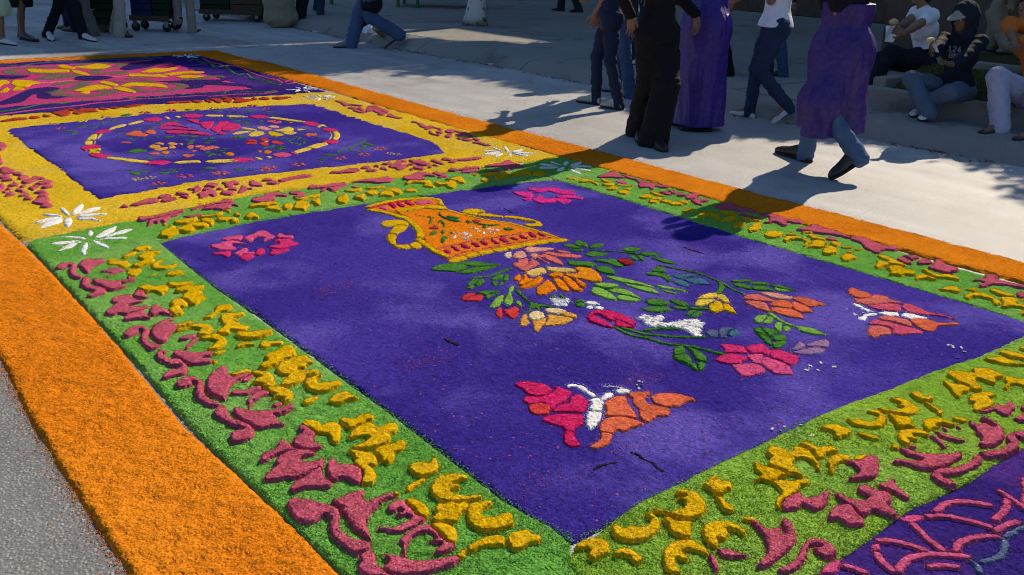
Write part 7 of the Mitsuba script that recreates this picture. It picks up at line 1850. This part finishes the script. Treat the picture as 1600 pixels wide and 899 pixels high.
# ------------------------------------------------------------------ bystanders at the top left
GB = 'bystanders at the top of the picture'
def bystander(label, feet, f, tr=None, top=BLACK, shoe='dark_leather', H=1.66, hem=.07, seed=50, skirt=None, col=SKIN, sleeve=2):
    k = person(label, GB); g = figure(feet, f, H); body(g, k, col, .014, bare=skirt is not None)
    if tr: trousers(g, k, tr, .090, .075, hem, seed=seed, h=.013)
    if skirt: gown_c(g, k, skirt[0], .95 * g.s, skirt[1], seed)
    shirt(g, k, top, sleeve, .06, seed=seed + 1, h=.014); shoes(g, k, shoe); return k, g
def gown_c(g, key, hem, top, c, seed):
    s, r = g.s, g.r; m = (g.ank[0] + g.ank[1]) / 2
    P = [cone(g.pel + V(0, 0, .06) - r * .04, .12 * s, g.pel + V(0, 0, .06) + r * .04, .12 * s, .05), cone(g.pel, .14 * s, V(m[0], m[1], hem) * .8 + g.pel * .2, .20 * s, .05), cone(V(m[0], m[1], hem) * .8 + g.pel * .2, .20 * s, V(m[0], m[1], hem - .05), .21 * s, .05)]
    obj_uv('skirt', body_mesh(P, .012, .030, (16, 16, 2.0), zmin=hem, seed=seed), 'cloth', c, key)
bystander('girl in a pale green skirt with white socks and white shoes, at the left edge', [((2.706, 14.704, 0.000), (2.851, 14.557, 0.000)), ((2.746, 14.510, 0.000), (2.870, 14.198, 0.000))], IR, None, (.10, .20, .22), 'white_shoe', 1.5, seed=52, skirt=(.37, (.42, .58, .36)))
bystander('woman in a dark skirt with brown legs and dark shoes', [((3.162, 15.387, 0.000), (3.273, 15.049, 0.000)), ((3.106, 15.016, 0.000), (3.233, 14.590, 0.000))], IR, None, BLACK, 'dark_leather', 1.6, seed=54, skirt=(.44, (.012, .014, .014)), col=DARK_SKIN)
bystander('person in black trousers and pale sneakers, standing with feet apart', [((3.529, 15.251, -0.000), (3.422, 14.610, 0.000)), ((3.876, 14.822, -0.000), (3.929, 14.320, 0.000))], IR, (.010, .012, .022), BLACK, 'white_shoe', seed=56)
bystander('person in navy trousers behind the black trousers, facing left', [((4.077, 15.794, 0.000), (3.960, 16.172, -0.000)), ((4.109, 16.235, 0.000), (3.971, 16.516, 0.000))], IL, (.012, .018, .045), (.02, .02, .05), 'brown_leather', seed=58)
bystander('person in grey trousers leaning beside the dark crates', [((4.176, 15.115, 0.000), (4.062, 15.366, -0.000)), ((4.269, 15.838, 0.000), (4.151, 16.106, -0.000))], IL, (.16, .145, .12), (.05, .05, .05), seed=60)
bystander('person in wide beige trousers and brown shoes', [((4.572, 15.620, 0.000), (4.702, 15.352, 0.000)), ((4.408, 14.927, 0.000), (4.589, 14.757, 0.000))], IR, (.38, .34, .29), (.20, .2, .2), 'brown_leather', hem=.095, seed=62)
bystander('person in pale blue jeans and dark shoes beside the cart', [((5.930, 17.452, 0.000), (5.961, 17.022, 0.000)), ((6.005, 17.866, 0.000), (6.102, 17.544, 0.000))], IR, (.16, .19, .27), BLACK, seed=64)
tb5 = V(*(5.533, 15.397, 0.000))
bystander('person in tan trousers walking away, the pale sole of a shoe turned up', [(tb5 + V(.02, -.06, .22), tb5 + V(.0, .06, .03)), ((5.632, 15.133, -0.000), (5.934, 15.613, 0.000))], (.3, .95), (.30, .26, .21), (.2, .18, .16), 'white_shoe', seed=66)
bystander('person in dark clothes and sandals beside the big sack', [((7.765, 15.636, 0.000), (7.884, 15.333, 0.000)), ((7.936, 16.128, 0.000), (8.095, 15.938, 0.000))], IR, (.012, .014, .022), BLACK, 'brown_leather', seed=68)
bystander('person in blue jeans and white sneakers right of the sack', [((9.025, 17.476, 0.000), (8.999, 16.999, 0.000)), ((8.465, 16.248, 0.000), (8.485, 15.814, 0.000))], IR, (.022, .05, .085), (.03, .03, .035), 'white_shoe', seed=70)

k = person('big man in faded blue jeans and dark jacket striding left, heel raised', GB)
t8 = V(*(7.280, 11.964, 0.000))
g = figure([(t8 - IL * .26 + up3 * .20, t8), ((6.978, 12.271, 0.000), (6.669, 12.397, 0.000))], IL, 1.74)
body(g, k, SKIN, .012); trousers(g, k, (.065, .105, .200), .115, .088, .092, .15, seed=72, wr=.014); shirt(g, k, (.012, .014, .016), 2, .26, 1.25, seed=73, name='jacket'); shoes(g, k, 'grey_shoe', high=.12, wide=.056); hair(g, k)
bp = thing('bag', 'bulging black bag on the ground behind the striding man in faded jeans', 'bag')
bb_ = V(*(7.854, 13.433, 0.000)); obj_uv('body', body_mesh([ball(bb_ + V(0, 0, .16), V(.15, .14, .17), .05), ball(bb_ + IR * .16 + V(0, 0, .24), V(.15, .12, .10), .06)], .012, .045, (10, 10, 10), zmin=.003), 'cloth', BLACK, bp)
obj('strap', tube([bb_ + V(-.10, 0, .24), bb_ + V(-.06, .02, .38), bb_ + V(.04, .02, .42), bb_ + V(.12, -.05, .34)], .014, 8), 'dark_leather', bp, True)
plain('cardboard', (.36, .24, .14), .85)
tub = thing('cardboard_tube', 'tan cardboard tube leaning from the black bag to the ground', 'tube')
obj('tube', tube([V(*(8.057, 13.138, 0.020)), V(*(7.158, 11.983, 0.300))], .055, 16), 'cardboard', tub, True)
bag = thing('bag', 'white cloth bag lying in front of the bulging black bag', 'bag')
bc = V(*(7.794, 13.133, 0.000)); obj('body', body_mesh([ball(bc + V(0, 0, .12), V(.17, .14, .13), .05), ball(bc + V(.1, -.05, .08), V(.12, .10, .09), .06)], .012, .05, (12, 12, 12)), 'white_paper', bag, True)

# ------------------------------------------------------------------ carts, crates, sack, stall
def frame(px):
    c = V(*px); return c
def wheel(c, r, axis, parent):
    a = unit(V(*axis)); t = obj('wheel', trimesh.creation.torus(r * .78, r * .24, 22, 10), 'rubber', parent, True)
    def put(key, m):
        m.apply_transform(trimesh.geometry.align_vectors([0, 0, 1], a)); m.apply_translation(c); return m
    m = trimesh.creation.torus(r * .78, r * .24, 22, 10); scene[t] = ply(put(t, m), 'rubber', True)
    hubm = trimesh.creation.cylinder(r * .62, .03, sections=18); obj('hub', put(t, hubm), 'rubber', t, 40)
def cart(label, corner, w, d, z, r, load):
    key = thing('hand_cart', label, 'cart', 'hand carts of the vendors'); c = V(*corner); u, v_ = IR, V(.626, .779, 0)
    M = np.eye(4); M[:3, 0] = u; M[:3, 1] = v_; M[:3, 3] = c
    def put(m): m.apply_transform(M); return m
    for i in range(5): obj('plank', put(box((w * i / 5 + .006, 0, z), (w * (i + 1) / 5 - .006, d, z + .03), .004)), 'wood', key)
    obj('rail', put(box((0, -.03, z - .03), (w, -.002, z + .05), .006)), 'wood', key); obj('rail', put(box((0, d + .002, z - .03), (w, d + .03, z + .05), .006)), 'wood', key)
    for x in (.10 * w, .9 * w):
        for y in (.06, d - .06):
            p = c + u * x + v_ * y
            obj('fork', put(box((x - .03, y - .03, r), (x + .03, y - .024, z - .002))), 'steel', key); wheel(p + up3 * r, r, v_, key)
    for (x0, x1, y0, y1, h0, h1, mat, lab) in load:
        ck_ = thing('crate', lab, 'crate', 'crates and bundles of the vendors')
        hh = (h1 - h0); nb = max(2, int(hh / .09))
        for i in range(nb): obj('slat', put(box((x0, y0, z + .031 + h0 + hh * i / nb + .004), (x1, y0 + .02, z + .031 + h0 + hh * (i + 1) / nb - .008), .004)), mat, ck_); obj('slat', put(box((x0, y1 - .02, z + .031 + h0 + hh * i / nb + .004), (x1, y1, z + .031 + h0 + hh * (i + 1) / nb - .008), .004)), mat, ck_)
        for xx in (x0, x1 - .03): obj('end', put(box((xx, y0 + .021, z + .033 + h0), (xx + .03, y1 - .021, z + .03 + h1 - .004), .004)), mat, ck_)
        obj('goods', put(body_mesh([ball(((x0 + x1) / 2, (y0 + y1) / 2, z + h0 + hh * .6), ((x1 - x0) * .46, (y1 - y0) * .44, hh * .55), .03)], .03, .06, (9, 9, 9))), 'dark_tarp', ck_, True)
cart('low wooden cart on casters behind the beige trousers', (4.876, 15.741, 0.000), .62, .5, .20, .07, [(.02, .34, .02, .48, 0, .30, 'blue_plastic', 'blue crate on the low cart'), (.36, .61, .02, .48, 0, .42, 'dark_green_paint', 'dark green crate on the low cart')])
cart('low cart under the dark crates left of the beige trousers', (4.304, 15.826, 0.000), .36, .5, .06, .028, [(.0, .36, .0, .5, 0, .24, 'dark_green_paint', 'lower dark green crate left of the beige trousers'), (.01, .35, .0, .5, .245, .75, 'dark_green_paint', 'upper dark green crate left of the beige trousers')])
cart('loaded hand cart left of the big sack', (6.584, 17.256, 0.000), 1.15, .7, .16, .07, [(.02, .55, .02, .68, 0, .40, 'dark_green_paint', 'dark green crate on the left half of the loaded cart'), (.57, 1.13, .02, .68, 0, .24, 'wood', 'wooden crate on the right half of the loaded cart'), (.58, 1.12, .02, .68, .245, .62, 'dark_green_paint', 'dark crate stacked on the wooden crate')])
sk = thing('sack', 'big bulging burlap sack standing between the loaded cart and the person in sandals', 'sack')
sc = V(*(7.414, 15.619, 0.000)); obj('body', body_mesh([ball(sc + up3 * .16, V(.30, .24, .18), .06), ball(sc + up3 * .42 - IR * .02, V(.27, .22, .30), .10), cone(sc + up3 * .6, .16, sc + up3 * .82, .08, .08)], .016, .05, (6, 6, 4), zmin=.004), 'burlap', sk, True)
obj('tie', tube(np.array([sc + up3 * .80 + V(math.cos(a) * .075, math.sin(a) * .075, 0) for a in np.linspace(0, 6.28, 18)]), .008, 8), 'wood', sk, True)
st = thing('market_stall', 'dark market stall with green posts at the top of the picture', 'stall'); s0 = V(*(11.108, 17.675, 0.140)); u, w2 = IR, V(.626, .779, 0)
for (a, b) in ((0, 0), (.42, 0), (1.6, 0), (0, 1.2), (1.6, 1.2)): q = s0 + u * a + w2 * b; obj('post', tube([q - up3 * .02, q + up3 * 2.2], .035, 10), 'leaf_green_paint', st, 40)
Ms = np.eye(4); Ms[:3, 0] = u; Ms[:3, 1] = w2; Ms[:3, 3] = s0
m = box((-.1, .06, .22), (1.7, 1.15, .80), .03); m.apply_transform(Ms); obj('counter', m, 'dark_tarp', st)
m = box((-.3, -.3, 2.203), (1.9, 1.5, 2.26), .01); m.apply_transform(Ms); obj('roof', m, 'dark_tarp', st)
ps = thing('post', 'yellow green post beside the jeans with white sneakers', 'post'); q = V(*(10.105, 18.783, 0.000)); obj('shaft', tube([q, q + up3 * 1.6], .045, 12), 'leaf_green_paint', ps, 40)

plain('pale_chip', (.62, .56, .46), .9)
# ------------------------------------------------------------------ litter
def scrap(label, c, r, seed, mat='white_paper', hgt=.012):
    key = thing('litter', label, 'litter'); rr = np.random.default_rng(seed); n = 9; a = np.linspace(0, 6.28, n, endpoint=False)
    o = V(*c) + np.c_[np.cos(a) * r * rr.uniform(.6, 1.2, n), np.sin(a) * r * .6 * rr.uniform(.6, 1.2, n), rr.uniform(.002, hgt, n)]
    v = np.vstack([o, [V(*c) + V(0, 0, hgt)], [V(*c) + V(0, 0, .001)]]); f = [[n, i, (i + 1) % n] for i in range(n)] + [[n + 1, (i + 1) % n, i] for i in range(n)]
    obj('scrap', trimesh.Trimesh(v, np.array(f), process=False), mat, key)
scrap('white scrap of paper on the road right of the sack', (7.477, 14.479, 0.000), .07, 1, hgt=.04)
scrap('flat white scrap in the gutter below the whitewashed tree', (7.467, 9.662, 0.030), .07, 2)
scrap('small pale scrap in the gutter left of the whitewashed tree', (7.564, 10.869, 0.020), .05, 3)
scrap('white scrap on the pavement behind the woman in the white top', (9.882, 7.715, 0.150), .05, 4)
scrap('white scrap on the shaded road at the right', (7.288, 2.969, -0.000), .04, 5)
scrap('scrap of paper lying in the road at the right, by the shade', (7.396, 3.052, 0.000), .03, 6)
for i, (lab, c) in enumerate((('brown spill of dry sawdust below the pansy', (2.306, 2.059, 0.012)), ('pale bare chips on the purple field right of the pink flower', (2.956, 1.721, 0.012)), ('pale bare chips by the right corner of the purple field', (3.583, 1.521, 0.012)), ('pale bare chips left of the near green border', (2.487, 1.519, 0.012)), ('pale chips on the purple field below the salmon butterfly', (3.610, 1.962, 0.012)))):
    key = thing('sawdust_chips', lab, 'wood chips', kind='stuff'); rr = np.random.default_rng(i + 40); ms = []
    for j in range(7):
        s_ = rr.uniform(.003, .008); b = trimesh.creation.box((s_ * 2.2, s_ * 1.2, s_ * .22)); b.apply_transform(trimesh.transformations.rotation_matrix(rr.uniform(0, 6.28), [rr.normal(0, .2), rr.normal(0, .2), 1])); b.apply_translation(V(*c) + V(*rr.normal(0, .035, 2), .002)); ms.append(b)
    scene[key] = ply(cat(ms), 'pale_chip')
